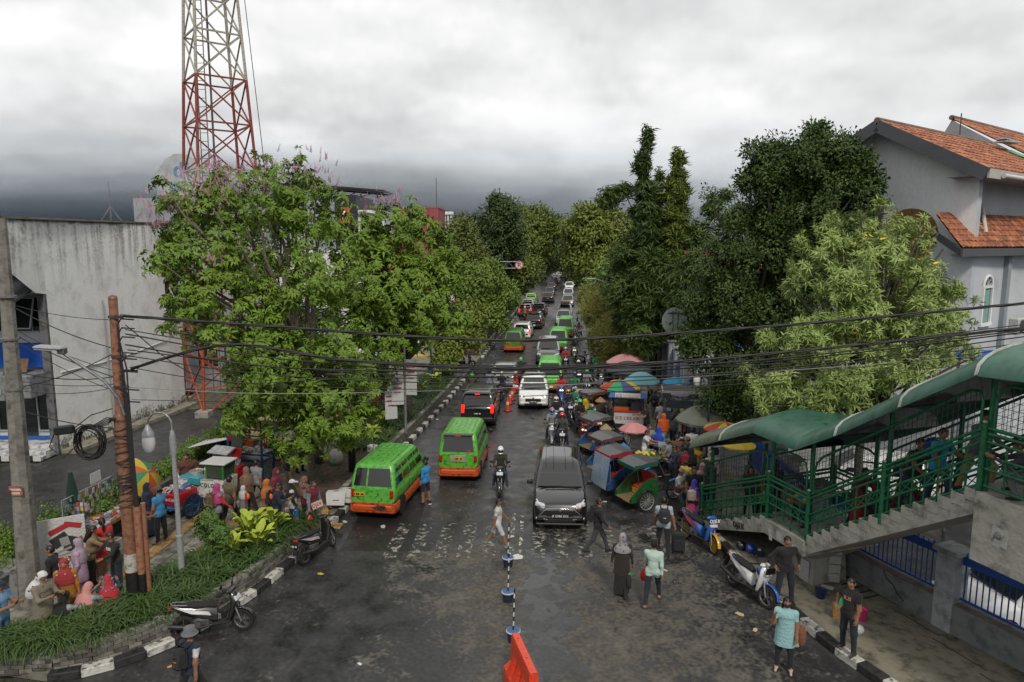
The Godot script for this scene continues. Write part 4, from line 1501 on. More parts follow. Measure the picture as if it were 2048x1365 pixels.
func vault(t:Node3D,called:String,z0:float,y0:float,z1:float,y1:float,col:Color,lift:=.0,thick:=.03) -> void:
	var rings:=[]
	for k in 3:
		var f:=k/2.0
		var z:=lerpf(z0,z1,f)
		var y:=lerpf(y0,y1,f)+lift
		var ring:=PackedVector3Array()
		for i in 13:
			var a:=PI*i/12.0
			ring.append(V(1.1 - cos(a)*(1.5+thick*.5),y+pow(sin(a),.8)*(.56+thick*.5),z))
		for i in range(12,-1,-1):
			var a:=PI*i/12.0
			ring.append(V(1.1 - cos(a)*(1.5 - thick*.5),y+pow(sin(a),.8)*(.56 - thick*.5),z))
		rings.append(ring)
	part(t,called,mc(col).loft(rings,true,true),M.canopy)

func build_stairs() -> void:
	var cm:=mat("canopy",.45,.0,noise_tex(.01,[[.0,C(.5,.44,.38)],[.3,C(.84,.82,.78)],[.5,.95],[1.0,1.0]],61,7),V(.5,.16,.5),true)
	cm.metallic=.0
	var t:=thing("footbridge_stairs","concrete footbridge stairs with green railings and arched green canopy","stairs",V(7.38,0,-16.72))
	t.rotation.y=.2942
	var conc:=C(.36,.345,.3)
	# flights
	var low:=mc(conc)
	prism(low,[W(-1.52,1.59),W(-1.52,1.18),W(-4.75,.0),W(-4.75,.18)],.0,2.2)
	part(t,"lower_flight_slab",low,M.concrete)
	var up:=mc(conc)
	prism(up,[W(.0,1.59),W(.0,1.22),W(4.4,4.0),W(4.4,4.3)],.0,2.2)
	part(t,"upper_flight_slab",up,M.concrete)
	var tread:=mc(conc*1.05).rbox(V(1.1,-.09,0),V(2.23,.178,.42),.012).mesh()
	for i in 8:
		piece(t,"step",tread,M.concrete,TF(Basis(),V(0,.18+.178*(i+.98),-4.55+i*.39+.2)))
	var tread2:=mc(conc*1.05).rbox(V(1.1,-.12,0),V(2.23,.24,.32),.012).mesh()
	for i in 16:
		piece(t,"step",tread2,M.concrete,TF(Basis(),V(0,1.6+.178*(i+.98),.14+i*.278)))
	part(t,"landing",mc(conc).rbox(V(1.1,1.39,-.77),V(2.36,.42,1.6),.015),M.concrete)
	var pier:=mc(conc*.9)
	pier.loft([PA([V(.55,0,-1.2),V(1.65,0,-1.2),V(1.65,0,-.3),V(.55,0,-.3)]),PA([V(.6,.85,-1.15),V(1.6,.85,-1.15),V(1.6,.85,-.35),V(.6,.85,-.35)]),PA([V(.02,1.19,-1.5),V(2.18,1.19,-1.5),V(2.18,1.19,-.04),V(.02,1.19,-.04)])],true,true,true)
	part(t,"pier",pier,M.concrete)
	part(t,"upper_platform",mc(conc*1.08).rbox(V(1.3,3.78,6.2),V(2.7,1.34,3.6),.015),M.concrete)
	part(t,"far_pier",mc(conc).box(V(1.3,1.55,7.2),V(.9,3.1,.9)),M.concrete)
	for x in [.02,2.18]:
		railing(t,x,-4.75,.18,-1.55,1.6,12,1.95,[.0,1.0])
		railing(t,x,-1.5,1.6,.0,1.6,5,2.05,[1.0])
		railing(t,x,.06,1.62,4.42,4.45,15,2.05,[.5,1.0])
		railing(t,x,4.5,4.45,7.9,4.45,9,2.05,[1.0])
		for q in [[-1.55,1.6,4.0],[-.05,1.6,4.1],[2.25,2.95,5.4],[4.45,4.45,6.8],[-4.4,.3,2.7]]:
			part(t,"column",mk(.012,.13,.055).tube([V(x+(.1 if x<1 else -.1),q[1],q[0]),V(x+(.1 if x<1 else -.1),q[2],q[0])],.055,8),M.steel)
	var gc:=C(.045,.128,.092)
	var seg:=[[-4.9,2.62,-3.3,3.3],[-3.3,3.3,-1.75,3.95],[-1.75,3.95,-.1,3.95],[-.1,3.95,1.2,4.65],[1.2,4.65,2.9,5.7],[2.9,5.7,4.5,6.65],[4.5,6.65,7.9,6.85]]
	for i in seg.size():
		var s:Array=seg[i]
		vault(t,"canopy_panel",s[0],s[1],s[2],s[3],gc.lerp(C(.14,.13,.095),.75 if i==0 else (.3 if i==1 else .0)))
	for i in [0,3,4,5]:
		var s:Array=seg[i]
		vault(t,"canopy_rib",s[2] - .03,s[3] - .01,s[2]+.03,s[3]+.01,C(.5,.52,.5),.02,.05)
	for i in 5:
		for z in [[-3.3,3.3],[-.1,3.95],[2.9,5.7]]:
			pass
	letters(t,"OJEK",.24,C(.02,.02,.02),TF(Basis(Vector3.UP,-PI/2)*Basis(Vector3.BACK,.2),V(-.025,.9,-2.75)))
	var poster:=mk(.5,.5,.48)
	for q in [[.35,1.25,-1.25,.12,.3],[.35,1.35,-.9,.2,.22],[.35,1.3,-.3,.14,.14]]:
		poster.box(V(-.085,q[1],q[2]),V(.006,q[4],q[3]),Basis(Vector3.RIGHT,rf(-.2,.2)))
	part(t,"torn_poster",poster,M.matte)
	part(t,"torn_poster",mk(.45,.46,.47).box(V(.548,.45,-.62),V(.02,.6,.34)),M.matte)
	part(t,"stencilled_mark",mk(.42,.42,.4).box(V(-.053,3.75,4.95),V(.006,.35,.3)),M.kerb)

func build_right_side() -> void:
	var base:=mk(.2,.185,.14)
	var poly:=[]
	for a in RIGHT_KERB:
		if a[1]<=-8.0 and a[1]>=-131.0:
			poly.append(W(a[0]+.22,a[1]))
	poly.append_array([W(17.5,-131),W(13.0,-83),W(10.8,-62),W(9.6,-45),W(8.9,-32),W(8.45,-24),W(8.5,-20),W(9.0,-17.7),W(10.0,-14.9),W(12.9,-8)])
	base.slab(poly,-.02,.17)
	var pv:=structure("pavement",base,M.concrete)
	kerb_row(pv,RIGHT_KERB,-8.5,-24.0,.26,.2,.09,0)
	kerb_row(pv,RIGHT_KERB,-52.0,-90.0,.26,.2,.09,0)
	for i in 9:
		var z:=-11.5 - i*1.3
		part(pv,"pavement_joint",mk(.05,.045,.035).box(V(lerpf(10.1,8.3,(i)/9.0),.172,z),V(.03,.008,1.28),Basis(Vector3.UP,.33)),M.matte)
	for i in 5:
		part(pv,"drain_slot",mk(.012,.012,.012).box(V(9.1 - i*.07,.173,-16.6 - i*.24),V(.6,.008,.05),Basis(Vector3.UP,.35)),M.matte)
	# low wall with blue bar fence
	var line:=[W(12.0,-9.4),W(10.66,-13.3),W(9.99,-14.95),W(9.35,-16.6),W(8.95,-17.76),W(8.62,-19.2),W(8.5,-21.5),W(8.6,-25.0)]
	var w:=thing("boundary_wall","low grey plastered wall with cracked top below blue bar fence","wall")
	for i in line.size() - 1:
		var a:Vector2=line[i]
		var c:Vector2=line[i+1]
		var n:=(c - a).normalized()
		var off:=W(-n.y,n.x)*.16
		if off.x<0:
			off=-off
		part(w,"wall_panel",mk(.16,.165,.165).bar(V(a.x+off.x,.5,a.y+off.y),V(c.x+off.x,.5,c.y+off.y),.3,.72),M.concrete)
		part(w,"wall_cap",mk(.11,.105,.085).bar(V(a.x+off.x*1.4,.875,a.y+off.y*1.4),V(c.x+off.x*1.4,.875,c.y+off.y*1.4),.42,.03),M.concrete)
	var crack:=mk(.012,.012,.012)
	crack.tube([V(9.34,.86,-16.62),V(9.36,.7,-16.5),V(9.44,.62,-16.3),V(9.48,.45,-16.2),V(9.55,.35,-16.02)],.012,4)
	part(w,"crack",crack,M.matte)
	var f:=thing("bar_fence","bright blue steel bar fence on the low grey wall","fence")
	var blue:=C(.008,.06,.28)
	var bar:=mc(blue).tube([V(0,0,0),V(0,1.12,0)],.017,5).mesh()
	var tip:=mc(blue).lathe(Vector3.ZERO,[W(.017,0),W(.002,.1)],5).mesh()
	for i in line.size() - 1:
		var a:Vector2=line[i]
		var c:Vector2=line[i+1]
		var n:=(c - a).normalized()
		var off:=W(-n.y,n.x)*.22
		if off.x<0:
			off=-off
		var a3:=V(a.x+off.x,0,a.y+off.y)
		var c3:=V(c.x+off.x,0,c.y+off.y)
		part(f,"rail",mc(blue).bar(a3+V(0,.98,0),c3+V(0,.98,0),.04,.05),M.plastic)
		part(f,"top_rail",mc(blue).bar(a3+V(0,1.9,0),c3+V(0,1.9,0),.035,.2),M.plastic)
		var nb:=int(a3.distance_to(c3)/.13)
		for k in nb:
			var q:=a3.lerp(c3,k/float(nb))
			piece(f,"bar",bar,M.plastic,TF(Basis(),q+V(0,.95,0)))
			piece(f,"spike",tip,M.plastic,TF(Basis(),q+V(0,2.0,0)))
	for q in [[10.12,-15.2],[8.78,-18.9],[11.5,-11.3]]:
		var lab:String={10.12: "square grey fence pillar beside the white parked car",8.78: "grey fence pillar under the stair landing",11.5: "grey fence pillar at the photo's right edge"}[q[0]]
		var p:=thing("fence_pillar",lab,"pillar",V(q[0],0,q[1]),-20,"grey fence pillars")
		part(p,"shaft",mk(.3,.32,.33).rbox(V(0,1.0,0),V(.48,2.0,.48),.02),M.concrete)
		part(p,"cap",mk(.24,.25,.25).rbox(V(0,2.06,0),V(.62,.12,.62),.02),M.concrete)
	var gr:=[]
	for i in 150:
		var u:=rng.randf()*6.0
		var k:=int(u)
		var q:Vector2=line[k].lerp(line[k+1],u - k)
		gr.append([TF(Basis(Vector3.UP,rf(0,TAU))*Basis.from_scale(Vector3.ONE*rf(.35,.8)),V(q.x+.55+rf(-.15,.3),.05+rf(0,.3),q.y - .1)),C(.055,.085,.022)*rf(.8,1.2)])
	var o:=scatter(self,"fence_weeds","strap",gr,M.leaf)
	tag(o,"weedy strap leaves growing behind the blue fence","plants")
	# blue hoarding and white board walls further along the right side
	var hd:=thing("blue_hoarding","bright blue sheet hoarding with grey posts behind the umbrellas","hoarding")
	for i in 7:
		var z:=-36.0 - i*2.6
		part(hd,"sheet_panel",mk(.008,.08,.36).box(V(9.2+i*.24,1.5,z - 1.3),V(.06,2.6,2.56),Basis(Vector3.UP,-.09)),M.plastic)
		part(hd,"post",mk(.3,.31,.32).rbox(V(9.0+i*.24,1.6,z),V(.36,3.2,.36),.02),M.concrete)
		part(hd,"post_cap",mk(.35,.36,.37).rbox(V(9.0+i*.24,3.26,z),V(.5,.12,.5),.02),M.concrete)
	var wb:=thing("white_banner","long white banner board with dark printing on the right fence","banner",V(9.3,3.0,-35.2),0)
	wb.rotation.y=1.1
	part(wb,"sheet",mk(.62,.64,.65).rbox(V(0,0,0),V(4.6,1.5,.05),.01),M.plastic)
	for i in 3:
		part(wb,"print",mk(.12,.13,.16).box(V(-1.2+i*1.3,.1 - .12*i,.027),V(.8,.12,.004)).box(V(-1.1+i*1.3,-.15 - .1*i,.027),V(.6,.08,.004)),M.matte)
	for x in [-2.1,2.1]:
		part(wb,"leg",mk(.3,.3,.3).tube([V(x,-3.0,-.05),V(x,-.7,-.05)],.04,6),M.metal)
	for a in [[V(9.87,4.65,-30),3.0,"blue tarpaulin lean-to seen through the dark tree"],[V(9.98,1.45,-52),4.5,"blue tarpaulin stall roof behind the feathery tree"]]:
		var q:Vector3=a[0]
		var tp:=thing("tarpaulin_roof",a[2],"tarpaulin",V(q.x,0,q.z))
		part(tp,"sheet",mk(.02,.12,.5).slab([W(-a[1]*.5,-1.5),W(a[1]*.5,-1.5),W(a[1]*.5,1.5),W(-a[1]*.5,1.3)],q.y,q.y+.04),M.fabric)
		for x in [-.45,.45]:
			part(tp,"pole",mk(.2,.2,.2).tube([V(x*a[1],0,1.1),V(x*a[1],q.y,1.1)],.04,6),M.metal)

var wheel_cache:={}

func wheel(par:Node3D,at:Vector3,r:float,w:float,rim_col:Color,spokes:=5,hub:=.6) -> void:
	var key:=[r,w,rim_col,spokes,hub]
	if not wheel_cache.has(key):
		var ax:=Basis(Vector3.BACK,PI/2)
		var ty:=mk(.012,.012,.012)
		var ring:=[]
		var n:=20
		for p in [[r*hub,-w*.42],[r*.86,-w*.5],[r*.97,-w*.38],[r,-w*.2],[r,w*.2],[r*.97,w*.38],[r*.86,w*.5],[r*hub,w*.42]]:
			var rr:=PackedVector3Array()
			for j in n:
				var g:=TAU*j/n
				rr.append(ax*V(cos(g)*p[0],p[1],sin(g)*p[0]))
			ring.append(rr)
		ring.append(ring[0])
		ty.loft(ring,true,false)
		var rim:=mc(rim_col)
		var rr:=[]
		for p in [[r*hub*1.02,-w*.36],[r*hub*.88,-w*.3],[r*hub*.88,w*.3],[r*hub*1.02,w*.36]]:
			var q:=PackedVector3Array()
			for j in n:
				var g:=TAU*j/n
				q.append(ax*V(cos(g)*p[0],p[1],sin(g)*p[0]))
			rr.append(q)
		rim.loft(rr,true,false)
		for k in spokes:
			var a:=TAU*k/spokes
			for s in [-.26,.26]:
				rim.bar(V(s*w,0,0),V(s*w,cos(a)*r*hub*.95,sin(a)*r*hub*.95),r*.1 if spokes<8 else .008,.02)
		rim.lathe(V(0,0,0),[W(r*.13,-w*.34),W(r*.16,0),W(r*.13,w*.34)],10,ax)
		wheel_cache[key]=[ty.mesh(),rim.mesh()]
	var o:=part(par,"wheel",wheel_cache[key][0],M.rubber)
	o.position=at
	part(o,"rim",wheel_cache[key][1],M.metal)

func plate(par:Node3D,at:Vector3,rear:bool,col:Color,ink:Color,text:="",w:=.4) -> void:
	var o:=part(par,"number_plate",mc(col).rbox(Vector3.ZERO,V(w,.14,.015),.004),M.plastic)
	o.position=at
	if not rear:
		o.rotation.y=PI
	if text:
		letters(o,text,.1,ink,TF(Basis(),V(0,0,.009)))
	else:
		var m:=mc(ink)
		for x in [[-.36,.07],[-.1,.3],[.3,.22]]:
			m.box(V(x[0]*w,0,.009),V(x[1]*w,.06,.004))
		part(o,"print",m,M.matte)

func ring12(z:float,w:float,yb:float,yt:float,y0:float,crown:float) -> PackedVector3Array:
	var h:=yt - yb
	var r:=PackedVector3Array()
	for q in [[.9,yb],[1.0,yb+h*.14],[1.0,yb+h*.55],[.975,yt - h*.14],[.9,yt - h*.02],[.5,yt+crown*.7],[.0,yt+crown]]:
		r.append(V(w*q[0],q[1],z))
	for q in [[.5,yt+crown*.7],[.9,yt - h*.02],[.975,yt - h*.14],[1.0,yb+h*.55],[1.0,yb+h*.14],[.9,yb]]:
		r.append(V(-w*q[0],q[1],z))
	return r

func rrect(y:float,zf:float,zr:float,w:float,c:float) -> PackedVector3Array:
	var r:=PackedVector3Array()
	for k in [[1,1,.0],[-1,1,PI/2],[-1,-1,PI],[1,-1,PI*1.5]]:
		for j in 4:
			var a:float=k[2]+PI/2*j/3.0
			var zc:=(zr - c) if k[1]>0 else (zf+c)
			r.append(V(k[0]*(w - c)+cos(a)*c,y,zc+sin(a)*c))
	return r

func car(label:String,at:Vector3,face:float,s:Dictionary,group:="") -> Node3D:
	var t:=thing(s.get("called","car"),label,s.get("category","car"),at,face,group)
	var L:float=s.get("L",4.2)
	var W:float=s.get("W",1.7)*.5
	var H:float=s.get("H",1.6)
	var belt:float=s.get("belt",.98)
	var hood:float=s.get("hood",.92)
	var hl:float=s.get("hl",1.0)
	var ws:float=s.get("ws",1.75)
	var rb:float=s.get("rb",.1)
	var rt:float=s.get("rt",.45)
	var trunk:float=s.get("trunk",belt)
	var col:Color=s.col
	var van:bool=s.get("van",false)
	var pm:Material=M.old_paint if van else M.paint
	var z0:=-L*.5
	var yb:=.22
	var split:float=s.get("split",.0)
	var body:=mc(col)
	var st:=[]
	if van:
		st=[[.0,.86,yb+.08,hood*.9],[.06,.94,yb,hood],[hl*.8,.985,yb,belt - .02],[hl+.1,1.0,yb,belt],[L*.5,1.0,yb,belt],[L - .2,.995,yb,belt],[L - .05,.97,yb,belt],[L,.93,yb+.06,belt - .01]]
	else:
		st=[[.0,.72,.34,hood*.66],[.05,.86,.26,hood*.78],[.16,.95,yb,hood*.9],[hl*.6,.99,yb,hood],[hl,1.0,yb,belt - .01],[L*.5,1.0,yb,belt],[L - maxf(rb,.3),.99,yb,(belt+trunk)*.5 if rb>.3 else trunk],[L - .12,.96,yb,trunk - .02],[L - .03,.92,.26,trunk - .06],[L,.84,.34,trunk*.86]]
	var rings:=[]
	for q in st:
		var low:float=split if split>.0 else q[2]
		rings.append(ring12(z0+q[0],W*q[1],low,maxf(q[3],low+.1),.0,.025))
	part(t,"body",body.loft(rings,true,true),pm)
	if split>.0:
		var lr:=[]
		for q in st:
			lr.append(ring12(z0+q[0]*1.0+(-.02 if q[0]<.1 else (.03 if q[0]>L - .1 else .0)),W*q[1]+.012,q[2],split,.0,.0))
		part(t,"lower_body",mc(s.low).loft(lr,true,true),pm)
	# greenhouse
	var wt:float=W*s.get("top",.8)
	var wb:=W*.965
	var zf0:=z0+hl
	var zf1:=z0+ws
	var zr0:=-z0 - rb
	var zr1:=-z0 - rt
	var gh:=mc(s.get("roof",col))
	gh.loft([rrect(belt - .03,zf0,zr0,wb,.1),rrect(lerpf(belt,H,.5),lerpf(zf0,zf1,.54),lerpf(zr0,zr1,.5),lerpf(wb,wt,.46)+.012,.12),rrect(H - .09,zf1,zr1,wt,.14),rrect(H - .03,zf1+.1,zr1 - .08,wt - .1,.14),rrect(H,zf1+.35,zr1 - .3,wt - .3,.14)],true,true)
	part(t,"roof",gh,pm)
	var gc:=C(.012,.014,.015)
	var y0:=belt
	var y1:=H - .09
	var edge:=func(zA:float,zB:float,w_:float,ta:float,tb:float,out:float,called:String,x0:=-1.0,x1:=1.0) -> void:
		var pa:=V(0,lerpf(y0,y1,ta),lerpf(zA,zB,ta))
		var pb:=V(0,lerpf(y0,y1,tb),lerpf(zA,zB,tb))
		var d:=(pb - pa).normalized()
		var n:=V(0,-d.z,d.y)*out
		if n.z*out<0 and absf(d.y)>.2:
			n=n
		var wa:=(lerpf(wb,wt,ta) - .11)*w_
		var wc:=(lerpf(wb,wt,tb) - .11)*w_
		var off:=n.normalized()*.02
		if off.z*out<0:
			off=-off
		var b:=mc(gc)
		var a0:=pa+off+V(wa*x0,0,0)
		var a1:=pa+off+V(wa*x1,0,0)
		var c1:=pb+off+V(wc*x1,0,0)
		var c0:=pb+off+V(wc*x0,0,0)
		b.loft([PA([a0 - off*.8,a1 - off*.8,c1 - off*.8,c0 - off*.8]),PA([a0,a1,c1,c0])],true,true,true)
		part(t,called,b,M.glass)
	edge.call(zf0,zf1,1.0,.06,.95,-1.0,"windscreen")
	if s.get("split_rear",false):
		edge.call(zr0,zr1,1.0,.12,.9,1.0,"rear_window",-1.0,-.36)
		edge.call(zr0,zr1,1.0,.12,.9,1.0,"rear_window",-.26,1.0)
	else:
		edge.call(zr0,zr1,.94,.14,.9,1.0,"rear_window")
	var nw:int=s.get("windows",3)
	for sd in [-1,1]:
		for i in nw:
			var f0:=(i+.06)/nw
			var f1:=(i+.94)/nw
			var q:=[]
			for e in [[f0,.12],[f1,.12],[f1,.86],[f0,.86]]:
				var zz:=lerpf(lerpf(zf0+.22,zf1+.05,e[1]),lerpf(zr0 - .16,zr1 - .1,e[1]),e[0])
				q.append(V(sd*(lerpf(wb,wt,e[1])+.018),lerpf(y0,y1,e[1]),zz))
			var b:=mc(gc)
			var inn:=PackedVector3Array()
			for v in q:
				inn.append(v - V(sd*.03,0,0))
			part(t,"side_window",b.loft([inn,PackedVector3Array(q)],true,true,true),M.glass)
	# wheels in dark arches
	var wr:float=s.get("wr",.31)
	var wz:float=s.get("axle",.72)
	for z in [z0+wz,-z0 - wz]:
		for sd in [-1,1]:
			part(t,"wheel_arch",mk(.006,.006,.006).lathe(V(sd*(W - .06),wr+.02,z),[W(wr+.055,-.07),W(wr+.055,.068)],18,Basis(Vector3.BACK,PI/2)),M.rubber)
			wheel(t,V(sd*(W - .085),wr,z),wr,.19,C(.35,.36,.37) if not van else C(.2,.2,.2),5,.62)
	# lamps, bumpers, plates
	var dark:=C(.012,.012,.013)
	for sd in [-1,1]:
		var hb:=hood*(.8 if not van else .72)
		var hd:=part(t,"headlight",mk(.5,.52,.54).rbox(Vector3.ZERO,V(.34,.16,.16) if not van else V(.26,.18,.08),.04,Basis(Vector3.UP,sd*-.45)*Basis(Vector3.BACK,sd*.2) if not van else Basis()),M.lens)
		hd.position=V(sd*W*.73,hb,z0+(.14 if not van else .04))
		if s.get("lights",false):
			part(hd,"lamp",MB.new().ball(V(0,0,-.07),V(.06,.05,.05),8,5),M.beam)
		var tl:=part(t,"tail_light",mk(.32,.012,.01).rbox(Vector3.ZERO,V(.15,.42,.1) if not van else V(.13,.26,.07),.03),M.brake if s.get("brake",false) else M.lens)
		tl.position=V(sd*W*.83,(trunk if not van else belt)*.86,-z0 - (.03 if not van else -.005))
		part(t,"mirror",mc(col if not van else dark).rbox(V(sd*(W+.13),belt+.1,z0+hl+.32),V(.2,.15,.1),.035).tube([V(sd*W*.97,belt+.02,z0+hl+.34),V(sd*(W+.08),belt+.06,z0+hl+.33)],.02,5),M.paint)
		part(t,"door_seam",mk(.005,.005,.005).box(V(sd*(W+.001),belt*.62,z0+L*.36),V(.006,belt*.6,.012)).box(V(sd*(W+.001),belt*.62,z0+L*.6),V(.006,belt*.6,.012)),M.matte)
		part(t,"door_handle",mc(col*.8).rbox(V(sd*(W+.012),belt*.84,z0+L*.52),V(.03,.03,.16),.01),M.paint)
	var bc:Color=s.get("bumper",col)
	part(t,"front_bumper",mc(bc).rbox(V(0,.4,z0+.07),V(W*1.78,.24,.24),.08),M.paint)
	part(t,"rear_bumper",mc(s.get("low",bc)).rbox(V(0,.43,-z0 - .06),V(W*1.84,.26,.24),.07),M.paint)
	if not van:
		part(t,"grille",mc(dark).rbox(V(0,hood*.6,z0 - .012),V(W*1.0,.13,.09),.02),M.matte)
		part(t,"air_intake",mc(dark).rbox(V(0,.34,z0 - .05),V(W*1.15,.12,.06),.02),M.matte)
		part(t,"grille_bar",mk(.55,.56,.58).rbox(V(0,hood*.69,z0 - .01),V(W*1.0,.025,.09),.008),M.chrome)
		part(t,"badge",mk(.5,.5,.52).lathe(V(0,hood*.72,z0 - .05),[W(.055,-.01),W(.055,.015)],14,Basis(Vector3.RIGHT,-PI/2)),M.chrome)
		part(t,"wiper",mc(dark).bar(V(-.5,belt+.045,zf0 - .01),V(.1,belt+.055,zf0 - .005),.025,.025).bar(V(-.1,belt+.07,zf0+.015),V(.5,belt+.06,zf0+.0),.025,.025),M.matte)
		part(t,"hood_seam",mc(dark).bar(V(-W*.8,hood*.86,z0+.13),V(W*.8,hood*.86,z0+.13),.01,.02),M.matte)
	if s.get("spoiler",false):
		part(t,"spoiler",mc(s.get("spoiler_col",col)).rbox(V(0,H - .06,zr1+.1),V(wt*1.7,.05,.26),.02),pm)
		part(t,"high_brake_light",mk(.5,.02,.015).rbox(V(0,H - .075,zr1+.235),V(.24,.04,.02),.005),M.brake if s.get("brake",false) else M.lens)
	for i in s.get("ribs",0):
		part(t,"roof_rib",mc(s.get("roof",col)).rbox(V(lerpf(-wt*.75,wt*.75,i/(s.ribs - 1.0)),H+.004,lerpf(zf1,zr1,.5)),V(.035,.022,(zr1 - zf1)*.78),.008),pm)
	if s.get("rails",false):
		for sd in [-1,1]:
			part(t,"roof_rail",mk(.1,.1,.1).tube([V(sd*(wt - .1),H - .05,zf1+.4),V(sd*(wt - .1),H+.05,zf1+.55),V(sd*(wt - .1),H+.05,zr1 - .5),V(sd*(wt - .1),H - .04,zr1 - .35)],.022,5),M.plastic)
	if s.get("chrome_rear",false):
		part(t,"tailgate_strip",mk(.5,.5,.52).rbox(V(0,trunk*.86,-z0+.005),V(W*1.05,.04,.03),.008),M.chrome)
	var pc:Color=s.get("plate",C(.012,.012,.013))
	var pi:Color=s.get("ink",C(.55,.55,.55))
	plate(t,V(0,.5 if not van else .45,z0 - .075),false,pc,pi,s.get("text",""))
	plate(t,V(s.get("plate_x",.0),s.get("plate_y",.78),-z0+.03),true,pc,pi,"")
	return t

func minivan(label:String,at:Vector3,face:float,o:={}) -> Node3D:
	var s:={"called": "public_van","category": "van","van":true,"L":3.75,"W":1.58,"H":1.86,"belt":1.06,"hood":.95,"hl":.28,"ws":.95,"rb":.02,"rt":.22,"top":.83,"split":.6,"windows":4,"wr":.29,"axle":.75,"col":C(.09,.36,.025),"low":C(.5,.075,.015),"bumper":C(.5,.075,.015),"plate":C(.55,.36,.02),"ink":C(.03,.03,.02),"ribs":6,"plate_y":.86}
	s.merge(o,true)
	return car(label,at,face,s,"green and orange public vans")

func build_traffic() -> void:
	var vans:=[
		[V(-4.27,0,-23.78),9.0,{"split_rear":true,"col":C(.1,.38,.05),"plate_x":-.45,"plate_y":.88},"green and orange van stopped by the planter with passenger at door"],
		[V(-1.91,0,-27.42),4.0,{"H":1.9,"spoiler":true,"spoiler_col":C(.015,.015,.015),"belt":1.1,"plate_y":.95},"green and orange van in mid road behind the black people carrier"],
		[V(.26,0,-59.05),5.0,{"col":C(.06,.2,.02),"plate_x":-.4,"plate_y":.9},"darker green and orange van heading away beside far planter"],
	]
	var i:=0
	for v in vans:
		var t:=minivan(v[3],v[0],v[1],v[2])
		if i==0:
			part(t,"rust_patch",mk(.05,.03,.02).slab([W(-.1,.0),W(.1,-.08),W(.35,-.06),W(.4,.05),W(.2,.09),W(.0,.07)],0,.004),M.kerb).transform=TF(Basis(Vector3.RIGHT,PI/2),V(.1,.46,1.94))
		if i==1:
			letters(t,"07",.13,C(.5,.02,.02),TF(Basis(Vector3.RIGHT,-.2),V(.42,1.24,1.885)))
			part(t,"plate_surround",mk(.45,.46,.47).rbox(V(0,.95,1.89),V(.62,.26,.02),.01),M.metal)
		i+=1
	var lg:=C(.12,.5,.06)
	for v in [[V(2.39,0,-43.19),184.0,"bright green van facing the camera behind the white hatchback"],[V(3.97,0,-59.05),186.0,"bright green van behind the grey black people carrier"],[V(5.26,0,-68.18),186.0,"bright green van second behind, showing its yellow bumper"]]:
		minivan(v[2],v[0],v[1],{"col":lg,"low":C(.4,.09,.02),"ribs":7})
	var black:=C(.008,.008,.009)
	var white:=C(.66,.67,.66)
	var sienta:=car("glossy black people carrier with chrome edged grille facing the camera",V(1.63,0,-23.21),183.0,{"called": "people_carrier","L":4.24,"W":1.72,"H":1.69,"belt":1.06,"hood":.98,"hl":.92,"ws":2.05,"rt":.4,"col":black,"text": "B 2388 SKX","ribs":0,"windows":3,"top":.78})
	for sd in [-1,1]:
		part(sienta,"grille_frame",mk(.55,.56,.58).tube([V(0,.74,-2.19),V(sd*.42,.72,-2.17),V(sd*.66,.5,-2.13),V(sd*.68,.4,-2.12),V(sd*.4,.38,-2.19)],.016,6),M.chrome)
		part(sienta,"fog_lamp",mk(.5,.5,.5).ball(V(sd*.72,.4,-2.1),V(.05,.05,.03),10,6),M.lens)
		part(sienta,"roof_channel",mk(.002,.002,.002).box(V(sd*.2,1.692,.5),V(.012,.006,1.7)).box(V(sd*.46,1.675,.5),V(.012,.02,1.7)),M.matte)
		part(sienta,"lamp_strip",mk(.6,.62,.64).tube([V(sd*.5,.72,-2.09),V(sd*.62,.78,-2.05),V(sd*.76,.93,-1.87)],.022,6),M.lens)
	part(sienta,"turn_lamp",MB.new().ball(V(-.6,.78,-2.06),V(.05,.045,.03),8,5),M.amber)
	part(sienta,"lip_spoiler",mc(black).rbox(V(0,.24,-2.1),V(1.55,.07,.26),.03),M.paint)
	car("white hatchback with headlamps on facing camera beside the cones",V(1.25,0,-39.01),183.0,{"called": "hatchback","L":3.75,"W":1.68,"H":1.55,"belt":.98,"hood":.95,"hl":.85,"ws":1.75,"rt":.4,"col":white,"lights":true,"top":.77})
	car("black people carrier braking, seen from behind, ahead of the van",V(-1.59,0,-35.55),3.0,{"called": "people_carrier","L":4.2,"W":1.72,"H":1.76,"belt":1.12,"trunk":1.12,"hood":1.0,"hl":1.0,"ws":1.7,"rt":.32,"col":black,"brake":true,"spoiler":true,"chrome_rear":true,"rails":true,"plate_y":.74,"top":.82})
	car("silver grey saloon seen from behind among the motorbikes",V(-.39,0,-44.46),4.0,{"called": "saloon","L":4.4,"W":1.7,"H":1.45,"belt":.95,"trunk":.96,"hood":.88,"hl":1.1,"ws":1.85,"rb":.75,"rt":1.35,"col":C(.2,.21,.22),"roof":C(.25,.26,.27)})
	car("white hatchback just ahead of the darker green van",V(1.11,0,-66.71),6.0,{"called": "hatchback","L":4.2,"W":1.7,"H":1.62,"belt":1.02,"col":white,"rt":.35,"brake":true})
	car("dark brown people carrier seen from behind, left lane",V(2.54,0,-75.21),7.0,{"called": "people_carrier","L":4.4,"W":1.72,"H":1.78,"belt":1.12,"trunk":1.12,"col":C(.018,.014,.013),"chrome_rear":true,"rt":.35,"spoiler":true})
	car("dark grey car with glowing brake lights beside the orange jacket rider",V(1.82,0,-87.33),7.0,{"L":4.1,"W":1.68,"H":1.6,"col":C(.06,.065,.07),"roof":C(.2,.2,.21),"brake":true,"spoiler":true})
